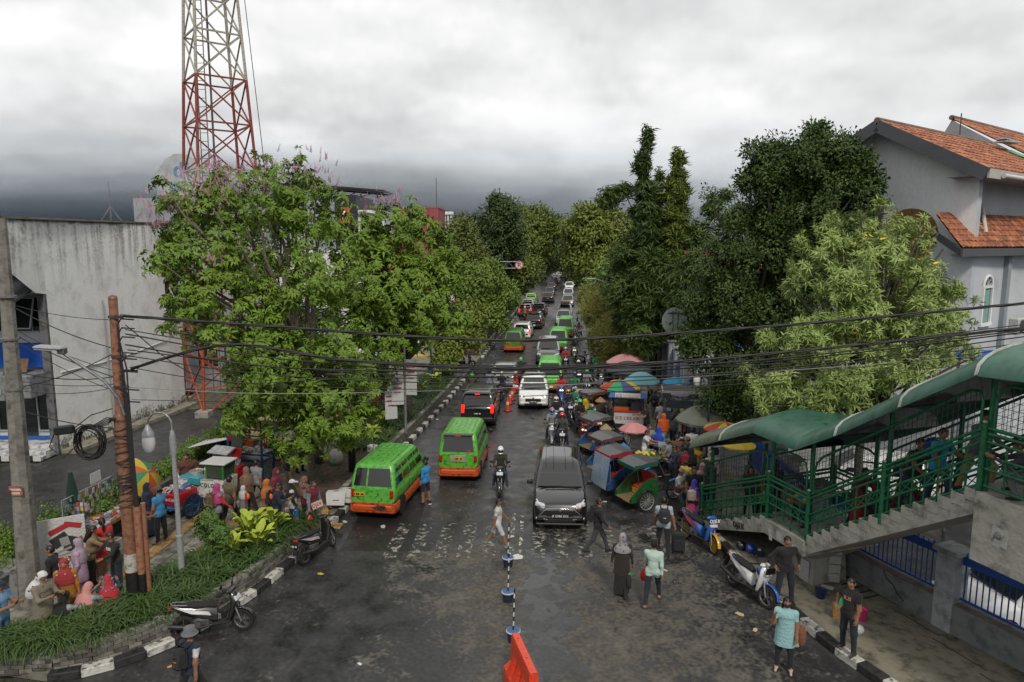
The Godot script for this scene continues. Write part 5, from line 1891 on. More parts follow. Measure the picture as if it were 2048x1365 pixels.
	car("silver white car ahead of the braking grey car",V(2.32,0,-95.33),7.0,{"L":4.1,"W":1.68,"H":1.6,"col":C(.45,.46,.47)})
	car("lime green small car in left queue",V(3.03,0,-105.79),7.0,{"L":3.8,"W":1.65,"H":1.6,"col":C(.16,.4,.04)})
	car("black car alone in mid road seen from behind",V(5.62,0,-107.61),6.0,{"L":4.4,"W":1.75,"H":1.68,"belt":1.06,"col":black,"rt":.4})
	car("far black car following the queue uphill",V(7.73,0,-135.4),6.0,{"L":4.3,"W":1.75,"H":1.65,"col":black})
	car("far black car, second of the distant pair",V(9.2,0,-153.51),6.0,{"L":4.3,"W":1.75,"H":1.65,"col":C(.02,.02,.022)})
	car("distant white car at the head of left queue",V(10.81,0,-172.33),6.0,{"L":4.3,"W":1.75,"H":1.65,"col":white})
	car("farthest white car near the road bend",V(12.64,0,-184.91),8.0,{"L":4.3,"W":1.75,"H":1.7,"col":white})
	car("grey and black people carrier facing camera behind bright green van",V(2.82,0,-53.41),184.0,{"called": "people_carrier","L":4.7,"W":1.8,"H":1.76,"belt":1.1,"hood":1.05,"hl":1.05,"ws":1.9,"col":C(.03,.03,.032),"roof":C(.3,.31,.32),"rails":true})
	car("white car facing camera behind the green vans",V(5.81,0,-78.53),186.0,{"L":4.3,"W":1.72,"H":1.6,"col":C(.4,.41,.42)})
	var pu:=car("white pickup facing camera with roof rack and ladders",V(6.46,0,-84.96),186.0,{"called": "pickup","L":4.6,"W":1.75,"H":1.75,"belt":1.1,"hood":1.05,"rb":1.9,"rt":2.1,"col":white,"windows":1})
	part(pu,"rack_load",mk(.35,.25,.12).rbox(V(0,1.95,.2),V(1.1,.2,2.2),.03),M.wood)
	for q in [[V(6.58,0,-121.08),6.0,"dark blue car between the two far black cars",C(.02,.025,.05)],[V(10.58,0,-161.35),7.0,"silver car beside the distant white car",C(.35,.36,.37)],[V(12.55,0,-151.67),187.0,"black car second to last in right lane",black],[V(8.14,0,-101.51),187.0,"grey car behind the white pickup",C(.2,.2,.21)],[V(3.56,0,-88.57),7.0,"black car just ahead of dark brown carrier",black]]:
		car(q[2],q[0],q[1],{"L":4.2,"W":1.72,"H":1.62,"col":q[3]})
	car("white over black car in right lane beyond pickup",V(9.42,0,-116.59),187.0,{"L":4.3,"W":1.74,"H":1.62,"col":C(.08,.08,.085),"roof":C(.5,.5,.5)})
	car("white car farthest back in right lane",V(11.24,0,-136.87),187.0,{"L":4.3,"W":1.74,"H":1.62,"col":white})
	car("white car with red tail lights parked behind the stairs",V(12.7,.03,-24.2),292.0,{"L":4.3,"W":1.75,"H":1.62,"col":white,"brake":false})
	car("white car nose at the blue fence under the upper stair flight",V(12.35,.03,-15.6),262.0,{"L":4.4,"W":1.76,"H":1.6,"col":white})

var bike_cache:={}

func motorbike(label:String,at:Vector3,face:float,o:={}) -> Node3D:
	# a step-through scooter or underbone; steer turns the front end, lean tips it on its stand
	var t:=thing("motorbike",label,"motorbike",at,face,o.get("group","motorbikes in the street"))
	var lean:float=o.get("lean",.0)
	t.rotation.z=lean
	var main:Color=o.get("col",C(.02,.02,.02))
	var acc:Color=o.get("acc",C(.5,.5,.5))
	var rimc:Color=o.get("rim",C(.15,.15,.16))
	var key:=[main,acc]
	var black:=C(.012,.012,.013)
	if not bike_cache.has(key):
		var d:={}
		var s:=mc(black)
		var rs:=[]
		for q in [[-.12,.06,.74,.06],[.0,.11,.78,.07],[.3,.14,.8,.08],[.6,.11,.84,.06],[.72,.06,.85,.03]]:
			var r:=PackedVector3Array()
			for j in 8:
				var a:=TAU*j/8.0
				r.append(V(cos(a)*q[1],q[2] - .04+sin(a)*q[3],q[0]))
			rs.append(r)
		d.seat=[s.loft(rs),"rubber"]
		var b:=mc(main)
		rs=[]
		for q in [[-.12,.09,.5,.2],[.1,.13,.56,.2],[.4,.13,.64,.14],[.7,.1,.74,.08],[.84,.05,.8,.04]]:
			var r:=PackedVector3Array()
			for j in 8:
				var a:=TAU*j/8.0
				r.append(V(cos(a)*q[1],q[2]+sin(a)*q[3],q[0]))
			rs.append(r)
		d.side_fairing=[b.loft(rs),"paint"]
		var ac:=mc(acc)
		for sd in [-1,1]:
			ac.loft([PA([V(sd*.125,.52,.0),V(sd*.135,.62,.05),V(sd*.14,.6,.3)]),PA([V(sd*.14,.62,.42),V(sd*.13,.72,.5),V(sd*.1,.8,.78)])],true,true,true)
		d.side_panel=[ac,"paint"]
		var ls:=mc(main)
		rs=[]
		for q in [[.3,.1,-.34,.05],[.5,.17,-.42,.07],[.75,.19,-.5,.09],[.9,.14,-.48,.1],[1.0,.06,-.44,.05]]:
			var r:=PackedVector3Array()
			for j in 8:
				var a:=TAU*j/8.0
				r.append(V(cos(a)*q[1],q[0],q[2]+sin(a)*q[3]))
			rs.append(r)
		d.leg_shield=[ls.loft(rs),"paint"]
		d.floorboard=[mc(black).rbox(V(0,.3,-.2),V(.26,.06,.42),.02),"rubber"]
		d.engine=[mk(.1,.1,.1).rbox(V(0,.36,.22),V(.22,.22,.4),.05).lathe(V(.1,.34,.3),[W(.1,0),W(.09,.06)],10,Basis(Vector3.BACK,-PI/2)),"metal"]
		d.exhaust=[mk(.04,.04,.04).tube([V(.1,.3,.0),V(.16,.28,.3),V(.18,.34,.5),V(.19,.42,.9)],[.025,.03,.06,.055],8),"metal"]
		d.rear_mudguard=[mc(black).box(V(0,.56,.92),V(.14,.34,.03),Basis(Vector3.RIGHT,-.35)),"rubber"]
		d.tail_light=[mk(.35,.012,.01).rbox(V(0,.78,.86),V(.16,.07,.06),.02),"lens"]
		d.grab_rail=[mk(.2,.2,.2).tube([V(-.11,.82,.5),V(-.1,.86,.8),V(0,.87,.86),V(.1,.86,.8),V(.11,.82,.5)],.014,5),"metal"]
		d.stand=[mk(.05,.05,.05).tube([V(-.08,.25,.05),V(-.2,.02,.1)],.013,5),"metal"]
		var f:={}
		f.fork=[mk(.3,.3,.31).tube([V(-.07,.28,-.66),V(-.06,.66,-.52)],.022,6).tube([V(.07,.28,-.66),V(.06,.66,-.52)],.022,6),"metal"]
		var fd:=mc(o.get("fender",main))
		rs=[]
		for j in 7:
			var a:=-.6+2.1*j/6.0
			var r:=PackedVector3Array()
			for k in 5:
				var e:=PI*k/4.0
				r.append(V(cos(e)*.06,.28+cos(a)*(.31+sin(e)*.03),-.66 - sin(a)*(.31+sin(e)*.03)))
			rs.append(r)
		f.front_fender=[fd.loft(rs,true,true),"paint"]
		f.handlebar=[mc(black).tube([V(-.35,1.02,-.28),V(-.2,1.03,-.36),V(0,1.0,-.42),V(.2,1.03,-.36),V(.35,1.02,-.28)],.017,6),"metal"]
		f.handlebar_cover=[mc(main).rbox(V(0,1.01,-.43),V(.3,.12,.16),.045,Basis(Vector3.RIGHT,.3)),"paint"]
		f.headlight=[mk(.5,.52,.54).rbox(V(0,.84,-.575),V(.24,.14,.06),.03,Basis(Vector3.RIGHT,.4)),"lens"]
		for sd in [-1,1]:
			f["grip%d" % sd]=[mc(black).tube([V(sd*.25,1.025,-.33),V(sd*.37,1.02,-.27)],.023,6),"rubber","grip"]
			f["mirror%d" % sd]=[mc(black).tube([V(sd*.2,1.03,-.36),V(sd*.27,1.2,-.36)],.009,4).ball(V(sd*.3,1.22,-.36),V(.075,.05,.018),8,5),"plastic","mirror"]
		for k in d:
			d[k][0]=d[k][0].mesh()
		for k in f:
			f[k][0]=f[k][0].mesh()
		bike_cache[key]=[d,f]
	var d:Dictionary=bike_cache[key][0]
	for k in d:
		if k=="stand" and o.get("ridden",false):
			continue
		part(t,k,d[k][0],M[d[k][1]])
	wheel(t,V(0,.28,.6),.28,.1,rimc,5 if not o.has("spokes") else 16,.72 if not o.has("spokes") else .8)
	var st:=Node3D.new()
	st.name="front_end"
	t.add_child(st,true)
	var axis:=V(0,.92,.3).normalized()
	var piv:=V(0,.8,-.47)
	var rot:=Basis(axis,deg_to_rad(o.get("steer",.0)))
	st.transform=TF(rot,piv - rot*piv)
	var f:Dictionary=bike_cache[key][1]
	for k in f:
		part(st,f[k][2] if f[k].size()>2 else k,f[k][0],M[f[k][1]])
	wheel(st,V(0,.28,-.66),.28,.085,rimc,5 if not o.has("spokes") else 16,.72 if not o.has("spokes") else .8)
	if o.get("lights",false):
		part(st,"lamp",MB.new().ball(V(-.06,.84,-.6),V(.045,.04,.02),8,5).ball(V(.06,.84,-.6),V(.045,.04,.02),8,5),M.beam)
	plate(t,V(0,.66,.96),true,C(.012,.012,.013),C(.5,.5,.5),"",.24)
	if o.has("front_plate"):
		var pl:=part(st,"front_plate",mc(o.get("front_col",C(.012,.012,.013))).rbox(Vector3.ZERO,V(.36,.16,.015),.004),M.plastic)
		pl.transform=TF(Basis(Vector3.UP,PI),V(0,.98 if o.front_plate=="OJEK" else .92,-.62))
		if o.front_plate:
			letters(pl,o.front_plate,.15,C(.75,.75,.75),TF(Basis(),V(0,0,.009)))
	return t

# ---- people: one skin per pose, meshed from a smooth union of tapered bones, then coloured per person ----
var pose_cache:={}
const POSES:={
	"stand":{"la":[4,9,12,6],"ra":[2,9,14,6],"ll":[2,4,2],"rl":[-1,5,2]},
	"stand2":{"la":[-4,12,20,10],"ra":[8,8,25,12],"ll":[6,6,8],"rl":[-3,5,2]},
	"akimbo":{"la":[-22,34,62,48],"ra":[-22,34,62,48],"ll":[2,7,3],"rl":[0,7,2]},
	"onehip":{"la":[4,8,14,6],"ra":[-20,32,62,46],"ll":[5,8,4],"rl":[-4,7,3]},
	"phone":{"lean":5,"head":-22,"la":[22,8,80,26],"ra":[24,10,84,24],"ll":[3,4,3],"rl":[-1,5,3]},
	"reach":{"lean":8,"head":-16,"la":[40,10,40,12],"ra":[48,12,34,10],"ll":[3,5,3],"rl":[-3,5,3]},
	"mouth":{"la":[4,9,20,6],"ra":[30,14,122,20],"ll":[2,5,2],"rl":[0,4,2]},
	"wave":{"la":[6,9,12,6],"ra":[70,40,40,10],"ll":[2,5,2],"rl":[0,4,2]},
	"walk":{"lean":3,"la":[22,7,18,4],"ra":[-20,8,12,4],"ll":[-20,2,14],"rl":[26,2,8]},
	"walk2":{"lean":3,"la":[-18,8,10,4],"ra":[20,8,22,4],"ll":[26,2,10],"rl":[-18,2,20]},
	"pull":{"lean":2,"la":[10,8,14,4],"ra":[-14,14,6,0],"ll":[20,3,10],"rl":[-16,3,14]},
	"carry":{"lean":2,"la":[2,12,6,2],"ra":[2,12,8,2],"ll":[18,3,10],"rl":[-14,3,10]},
	"climb":{"lean":12,"la":[20,8,30,6],"ra":[16,8,40,6],"ll":[46,4,52],"rl":[-10,4,8]},
	"rail":{"lean":6,"la":[30,20,30,-8],"ra":[10,8,20,6],"ll":[26,4,30],"rl":[-6,4,8]},
	"ride":{"lean":4,"la":[44,12,30,4],"ra":[44,12,30,4],"ll":[74,15,74],"rl":[74,15,74],"seat":.86},
	"ride_foot":{"lean":4,"la":[44,12,30,4],"ra":[44,12,30,4],"ll":[34,24,26],"rl":[74,15,74],"seat":.86},
	"rest":{"lean":10,"head":-10,"la":[20,10,60,24],"ra":[24,12,62,24],"ll":[40,18,34],"rl":[60,16,66],"seat":.86},
	"pillion":{"lean":6,"la":[30,8,60,14],"ra":[30,8,60,14],"ll":[70,18,78],"rl":[70,18,78],"seat":.92},
	"sit":{"lean":10,"head":-8,"la":[28,10,56,22],"ra":[28,10,60,22],"ll":[84,10,88],"rl":[84,10,88],"seat":.5},
	"crouch":{"lean":22,"head":-14,"la":[44,10,50,20],"ra":[44,10,50,20],"ll":[108,14,132],"rl":[112,14,132],"seat":.34},
	"perch":{"lean":6,"head":-18,"la":[24,10,84,24],"ra":[24,10,84,24],"ll":[30,10,24],"rl":[36,8,20],"seat":.78},
	"recline":{"lean":-40,"la":[30,14,90,20],"ra":[20,20,60,10],"ll":[60,8,10],"rl":[80,8,60],"seat":.95},
}

func dirv(p:float,o:float,s:float) -> Vector3:
	return V(s*sin(o),-cos(o)*cos(p),-cos(o)*sin(p))

func skeleton(pose:String) -> Dictionary:
	var d:Dictionary=POSES[pose]
	var R:=PI/180.0
	var J:={}
	var lean:float=d.get("lean",.0)*R
	var up:=V(0,cos(lean),-sin(lean))
	J.hip=Vector3.ZERO
	for s in [-1,1]:
		var n:String="l" if s<0 else "r"
		var a:Array=d[n+"l"]
		J[n+"hip"]=V(s*.092,-.02,0)
		J[n+"knee"]=J[n+"hip"]+dirv(a[0]*R,a[1]*R,s)*.41
		J[n+"ankle"]=J[n+"knee"]+dirv((a[0] - a[2])*R,a[1]*R*.5,s)*.40
		var toe:=dirv(PI/2*.96,.12,s)
		J[n+"toe"]=J[n+"ankle"]+toe*.15+V(0,-.045,0)
		J[n+"heel"]=J[n+"ankle"]+V(0,-.04,.035)
	J.chest=up*.36
	J.belly=up*.14
	J.neck=up*.49
	var hp:float=d.get("head",.0)*R+lean*-.3
	J.head=J.neck+V(0,cos(lean*.6),-sin(lean*.6) - .06)*.145
	J.hpitch=hp
	for s in [-1,1]:
		var n:String="l" if s<0 else "r"
		var a:Array=d[n+"a"]
		J[n+"sh"]=up*.435+V(s*.178,0,0)
		J[n+"elbow"]=J[n+"sh"]+dirv(a[0]*R+lean,a[1]*R,s)*.275
		J[n+"wrist"]=J[n+"elbow"]+dirv((a[0]+a[2])*R+lean,(a[1] - a[3])*R,s)*.235
		J[n+"hand"]=J[n+"wrist"]+(J[n+"wrist"] - J[n+"elbow"]).normalized()*.085
	var low:=1e9
	for n in ["lheel","rheel","ltoe","rtoe"]:
		low=minf(low,J[n].y - .032)
	var lift:float=d.seat - .0 if d.has("seat") else -low
	for k in J:
		if J[k] is Vector3:
			J[k]+=V(0,lift,0)
	return J

# bones: from, to, radius, radius, region: 0 trunk 1 upper arm 2 forearm 3 hand 4 thigh 5 shin 6 foot 7 neck 8 pelvis
func bones(J:Dictionary) -> Array:
	var b:=[[J.lhip,J.rhip,.105,.105,8],[J.hip,J.belly,.125,.128,0],[J.belly,J.chest,.128,.122,0],[J.chest+V(-.075,0,0),J.chest+V(.075,0,0),.115,.115,0],[J.lsh,J.rsh,.062,.062,0],[J.chest,J.neck,.09,.056,0],[J.neck - V(0,.02,0),J.head,.05,.05,7]]
	for n in ["l","r"]:
		b.append([J[n+"sh"],J[n+"elbow"],.06,.047,1])
		b.append([J[n+"elbow"],J[n+"wrist"],.044,.029,2])
		b.append([J[n+"wrist"],J[n+"hand"],.028,.034,3])
		b.append([J[n+"hip"],J[n+"knee"],.098,.072,4])
		b.append([J[n+"knee"],J[n+"ankle"],.068,.052,5])
		b.append([J[n+"heel"],J[n+"toe"],.036,.03,6])
		b.append([J[n+"ankle"],J[n+"heel"],.04,.036,6])
	return b

func body_net(pose:String,cell:float) -> Dictionary:
	var key:=pose+str(cell)
	if pose_cache.has(key):
		return pose_cache[key]
	var J:=skeleton(pose)
	var B:=bones(J)
	var lo:=V(1e9,1e9,1e9)
	var hi:=-lo
	for b in B:
		for q in [b[0],b[1]]:
			lo=lo.min(q)
			hi=hi.max(q)
	lo-=Vector3.ONE*.17
	hi+=Vector3.ONE*.17
	var nx:=int((hi.x - lo.x)/cell)+2
	var ny:=int((hi.y - lo.y)/cell)+2
	var nz:=int((hi.z - lo.z)/cell)+2
	var f:=PackedFloat32Array()
	f.resize(nx*ny*nz)
	f.fill(.2)
	var own:=PackedByteArray()
	own.resize(nx*ny*nz)
	var near:=PackedFloat32Array()
	near.resize(nx*ny*nz)
	near.fill(9.0)
	var kk:=.045
	for bi in B.size():
		var a:Vector3=B[bi][0]
		var c:Vector3=B[bi][1]
		var ra:float=B[bi][2]
		var rb:float=B[bi][3]
		var m:=maxf(ra,rb)+.05
		var b0:=(a.min(c) - Vector3.ONE*m - lo)/cell
		var b1:=(a.max(c)+Vector3.ONE*m - lo)/cell
		var ab:=c - a
		var inv:=1.0/maxf(ab.length_squared(),1e-6)
		for iz in range(maxi(0,int(b0.z)),mini(nz - 1,int(b1.z)+1)):
			for iy in range(maxi(0,int(b0.y)),mini(ny - 1,int(b1.y)+1)):
				var row:=(iz*ny+iy)*nx
				for ixx in range(maxi(0,int(b0.x)),mini(nx - 1,int(b1.x)+1)):
					var p:=V(lo.x+ixx*cell,lo.y+iy*cell,lo.z+iz*cell)
					var tt:=clampf((p - a).dot(ab)*inv,.0,1.0)
					var dd:=(p - a - ab*tt).length() - (ra+(rb - ra)*tt)
					var i:=row+ixx
					if dd<near[i]:
						near[i]=dd
						own[i]=bi
					var e:=f[i]
					var h:=maxf(kk - absf(e - dd),.0)/kk
					f[i]=minf(e,dd) - h*h*kk*.25
	var verts:=PackedVector3Array()
	var bone:=PackedByteArray()
	var tpar:=PackedFloat32Array()
	var ix:=PackedInt32Array()
	var id:=PackedInt32Array()
	id.resize(nx*ny*nz)
	id.fill(-1)
	var off:=[0,1,nx,nx+1,nx*ny,nx*ny+1,nx*ny+nx,nx*ny+nx+1]
	var edges:=[[0,1],[2,3],[4,5],[6,7],[0,2],[1,3],[4,6],[5,7],[0,4],[1,5],[2,6],[3,7]]
	for iz in nz - 1:
		for iy in ny - 1:
			for ixx in nx - 1:
				var i:=(iz*ny+iy)*nx+ixx
				if f[i]>.06 or f[i]<-.06:
					continue
				var mask:=0
				for k in 8:
					if f[i+off[k]]<.0:
						mask |= 1 << k
				if mask==0 or mask==255:
					continue
				var sum:=Vector3.ZERO
				var n:=0
				for e in edges:
					var f0:=f[i+off[e[0]]]
					var f1:=f[i+off[e[1]]]
					if (f0<.0)!=(f1<.0):
						var u:=f0/(f0 - f1)
						var p0:=V(e[0] & 1,(e[0] >> 1) & 1,e[0] >> 2)
						var p1:=V(e[1] & 1,(e[1] >> 1) & 1,e[1] >> 2)
						sum+=p0.lerp(p1,u)
						n+=1
				id[i]=verts.size()
				var v:=lo+(V(ixx,iy,iz)+sum/n)*cell
				verts.append(v)
				var bi:=own[i]
				bone.append(bi)
				var a:Vector3=B[bi][0]
				var ab:Vector3=B[bi][1] - a
				tpar.append((v - a).dot(ab)/maxf(ab.length_squared(),1e-6))
	for iz in range(1,nz - 1):
		for iy in range(1,ny - 1):
			for ixx in range(1,nx - 1):
				var i:=(iz*ny+iy)*nx+ixx
				var s:=f[i]<.0
				for ax in 3:
					var st:int=[1,nx,nx*ny][ax]
					if s==(f[i+st]<.0):
						continue
					var u:int=[nx,nx*ny,1][ax]
					var w:int=[nx*ny,1,nx][ax]
					var a:=id[i]
					var b:=id[i - u]
					var c:=id[i - u - w]
					var d:=id[i - w]
					if a<0 or b<0 or c<0 or d<0:
						continue
					if s:
						ix.append_array(PackedInt32Array([a,c,b,a,d,c]))
					else:
						ix.append_array(PackedInt32Array([a,b,c,a,c,d]))
	var reg:=PackedByteArray()
	for b in bone:
		reg.append(B[b][4])
	pose_cache[key]={"v":verts,"bone":bone,"reg":reg,"t":tpar,"ix":ix,"J":J}
	return pose_cache[key]

func add_hand(b:MB,J:Dictionary,n:String,skin:Color,curl:float) -> void:
	# palm is part of the body net; five tapered fingers spring from it
	var w:Vector3=J[n+"wrist"]
	var h:Vector3=J[n+"hand"]
	var d:=(h - w).normalized()
	var s:=-1.0 if n=="l" else 1.0
	var inn:=V(-s,0,0)
	var pal:=(inn - d*inn.dot(d)).normalized()
	var fw:=d.cross(pal).normalized()
	if fw.z>0:
		fw=-fw
	b.kc(skin)
	for i in 4:
		var o:=h+fw*(.026 - i*.0175)
		var l:float=[.066,.074,.068,.053][i]
		var k1:=(d*cos(curl)+pal*sin(curl)).normalized()
		var k2:=(d*cos(curl*2.2)+pal*sin(curl*2.2)).normalized()
		b.tube([o,o+k1*l*.5,o+k1*l*.5+k2*l*.5],[.0095,.0088,.006],5)
	var tb:=w+(h - w)*.45+fw*.024
	b.tube([tb,tb+(fw*.75+d*.6+pal*.3).normalized()*.034,tb+(fw*.45+d*.85+pal*.5).normalized()*.062],[.012,.01,.007],5)

func head_mesh(skin:Color) -> MB:
	# skull, jaw, nose, brow, eyes, lips and ears; the face looks along -z
	var b:=mc(skin)
	var n:=18
	var m:=14
	var s:=b.v.size()
	var s0:=b.ix.size()
	for i in m+1:
		var th:=PI*i/m
		for j in n:
			var ph:=TAU*j/n
			var d:=V(sin(th)*sin(ph),-cos(th),-sin(th)*cos(ph))
			var p:=d*V(.077,.112,.095)
			if d.y<0 and d.z<0:
				p.z+=-d.y*.012
				p.x*=1.0+d.y*.2
			if d.z>.1 and d.y<-.25:
				p.z*=.8
			var front:=maxf(.0,-d.z)
			if absf(d.x)<.26 and d.y<.12 and d.y>-.4 and front>.6:
				p.z-=.02*(1.0 - absf(d.x)/.26)*(1.0 - absf(d.y+.16)/.3)
			if absf(absf(d.x) - .36)<.17 and absf(d.y - .1)<.12 and front>.5:
				p.z+=.007
			if absf(d.x)<.3 and absf(d.y+.5)<.07 and front>.4:
				p.z-=.005
			b.p(p)
	for i in m:
		for j in n:
			var jj:=(j+1) % n
			b.q(s+i*n+j,s+i*n+jj,s+(i+1)*n+jj,s+(i+1)*n+j)
	b.fix(s0)
	for sd in [-1,1]:
		b.kc(skin*.95)
		b.ball(V(sd*.079,.0,.008),V(.012,.032,.02),6,5)
		b.k(.55,.53,.5)
		b.ball(V(sd*.031,.012,-.078),V(.014,.007,.008),6,4)
		b.k(.01,.008,.006)
		b.ball(V(sd*.031,.012,-.083),V(.006,.0065,.005),6,4)
		b.box(V(sd*.031,.032,-.085),V(.032,.006,.008))
	b.kc(C(skin.r*.75,skin.g*.5,skin.b*.5))
	b.ball(V(0,-.056,-.083),V(.023,.007,.008),8,4)
	return b

func dome(b:MB,r:Vector3,cut_front:float,cut_back:float,drop:=.0) -> void:
	# a cap over the skull: rim height differs between face and nape
	var n:=20
	var m:=7
	var rings:=[]
	for i in m+1:
		var ring:=PackedVector3Array()
		for j in n:
			var ph:=TAU*j/n
			var fz:=-cos(ph)
			var rim:=lerpf(cut_back,cut_front,smoothstep(-.3,.75,-fz))
			var th:=lerpf(rim,.02,i/float(m))
			ring.append(V(sin(th)*sin(ph)*r.x,cos(th)*r.y,sin(th)*fz*r.z))
		rings.append(ring)
	b.loft(rings,true,true)

func headwear(o:Node3D,p:Dictionary,seed_:int) -> void:
	var hair:Color=p.get("hair",C(.008,.007,.006))
	var kind:String=p.get("head","short")
	match kind:
		"short","cap","bucket","long","pony","songkok","cone":
			var b:=mc(hair)
			dome(b,V(.086,.124,.106),1.12,1.95 if kind!="long" else 2.2)
			if kind=="long":
				b.loft([PA([V(-.085,.02,.0),V(.085,.02,.0),V(.07,.02,.1),V(-.07,.02,.1)]),PA([V(-.1,-.15,.0),V(.1,-.15,.0),V(.09,-.15,.13),V(-.09,-.15,.13)]),PA([V(-.07,-.33,.06),V(.07,-.33,.06),V(.06,-.33,.13),V(-.06,-.33,.13)])])
			if kind=="pony":
				b.tube([V(0,.05,.1),V(0,.02,.16),V(0,-.15,.17),V(0,-.25,.15)],[.03,.035,.035,.01],7)
			part(o,"hair",b,M.hair)
	var c:Color=p.get("hat",C(.2,.2,.2))
	match kind:
		"cap":
			var b:=mc(c)
			dome(b,V(.093,.135,.113),1.2,1.35)
			b.loft([PA([V(-.085,.05,-.07),V(.085,.05,-.07),V(.085,.06,-.07),V(-.085,.06,-.07)]),PA([V(-.06,.03,-.18),V(.06,.03,-.18),V(.06,.04,-.18),V(-.06,.04,-.18)])])
			part(o,"cap",b,M.cloth)
		"bucket":
			part(o,"bucket_hat",mc(c).lathe(V(0,.0,0),[W(.155,.005),W(.11,.05),W(.1,.13),W(.05,.15),W(.01,.152)],16),M.cloth)
		"songkok":
			part(o,"songkok_cap",mc(c).lathe(V(0,.04,.005),[W(.09,0),W(.086,.1),W(.01,.105)],16,Basis(),1.0,1.2),M.cloth)
		"cone":
			part(o,"conical_hat",mc(c).lathe(V(0,.03,0),[W(.24,0),W(.12,.1),W(.01,.18)],16),M.wood)
		"helmet","open_helmet":
			var b:=mc(c)
			dome(b,V(.125,.155,.145),1.35,2.25)
			var sh:=part(o,"helmet",b,M.paint)
			sh.position.y=.01
			if p.has("hat2"):
				var s:=mc(p.hat2)
				dome(s,V(.127,.158,.148),.75,.55)
				part(sh,"helmet_stripe",s,M.paint)
			if kind=="helmet":
				var vz:=mk(.012,.014,.016)
				vz.ball(V(0,-.03,-.03),V(.112,.075,.112),14,8)
				part(sh,"visor",vz,M.glass)
				part(sh,"chin_guard",mc(c).ball(V(0,-.115,-.03),V(.095,.04,.105),14,6),M.paint)
			else:
				part(sh,"peak",mk(.015,.015,.015).rbox(V(0,.05,-.14),V(.17,.015,.08),.006,Basis(Vector3.RIGHT,.2)),M.plastic)
				var hb:=mc(hair)
				dome(hb,V(.086,.12,.104),1.15,2.0)
				part(o,"hair",hb,M.hair)
		"scarf":
			# a headscarf: snug over the crown, open at the face, falling over the shoulders
			var b:=mc(c)
			dome(b,V(.1,.134,.118),1.0,2.2)
			var ln:float=p.get("scarf_len",.3)
			var rings:=[]
			for q in [[.03,.099,.112,.0],[-.06,.1,.115,.0],[-.12,.1,.11,.3],[-.16,.13,.13,1.0],[-.2,.19,.15,1.0],[-.16 - ln*.6,.235,.175,1.0],[-.16 - ln,.22,.17,1.0]]:
				var ring:=PackedVector3Array()
				for j in 18:
					var ph:=TAU*j/18.0
					var fz:=-cos(ph)
					var zz:float=fz*q[2]
					if fz<0 and q[3]<.9:
						zz=maxf(zz,-.045 - q[3]*.06)
					ring.append(V(sin(ph)*q[1]*(1.0+.03*sin(ph*5.0+seed_)),q[0],zz+.01))
				rings.append(ring)
			b.loft(rings,true,false)
			part(o,"headscarf",b,M.cloth)
			if p.has("scarf2"):
				var s2:=mc(p.scarf2)
				var rg:=RandomNumberGenerator.new()
				rg.seed=seed_
				for k in 46:
					var ph:=rg.randf_range(0,TAU)
					var yy:=rg.randf_range(-.3,.1)
					var rr:=.106 if yy>-.12 else .14+(-yy - .12)*.55
					var fz:=-cos(ph)
					if fz<-.3 and yy>-.14:
						continue
					s2.ball(V(sin(ph)*rr,yy,fz*(.122 if yy>-.12 else .15+(-yy - .14)*.18)+.01),Vector3.ONE*rg.randf_range(.01,.024),5,4)
				part(o,"scarf_print",s2,M.cloth)
	if kind=="cap" and p.has("under"):
		var b2:=mc(p.under)
		b2.lathe(V(0,-.38,.02),[W(.24,0),W(.2,.14),W(.12,.24),W(.098,.3),W(.098,.42)],16,Basis(),1.0,.85)
		part(o,"headscarf",b2,M.cloth)
	if p.has("mask"):
		part(o,"face_mask",mc(p.mask).ball(V(0,-.045,-.06),V(.066,.05,.045),10,6),M.cloth)
	if p.get("glasses",false):
		var g:=mk(.01,.01,.01)
		for sd in [-1,1]:
			g.ball(V(sd*.032,.012,-.092),V(.024,.018,.006),8,4)
		part(o,"glasses",g,M.glass)

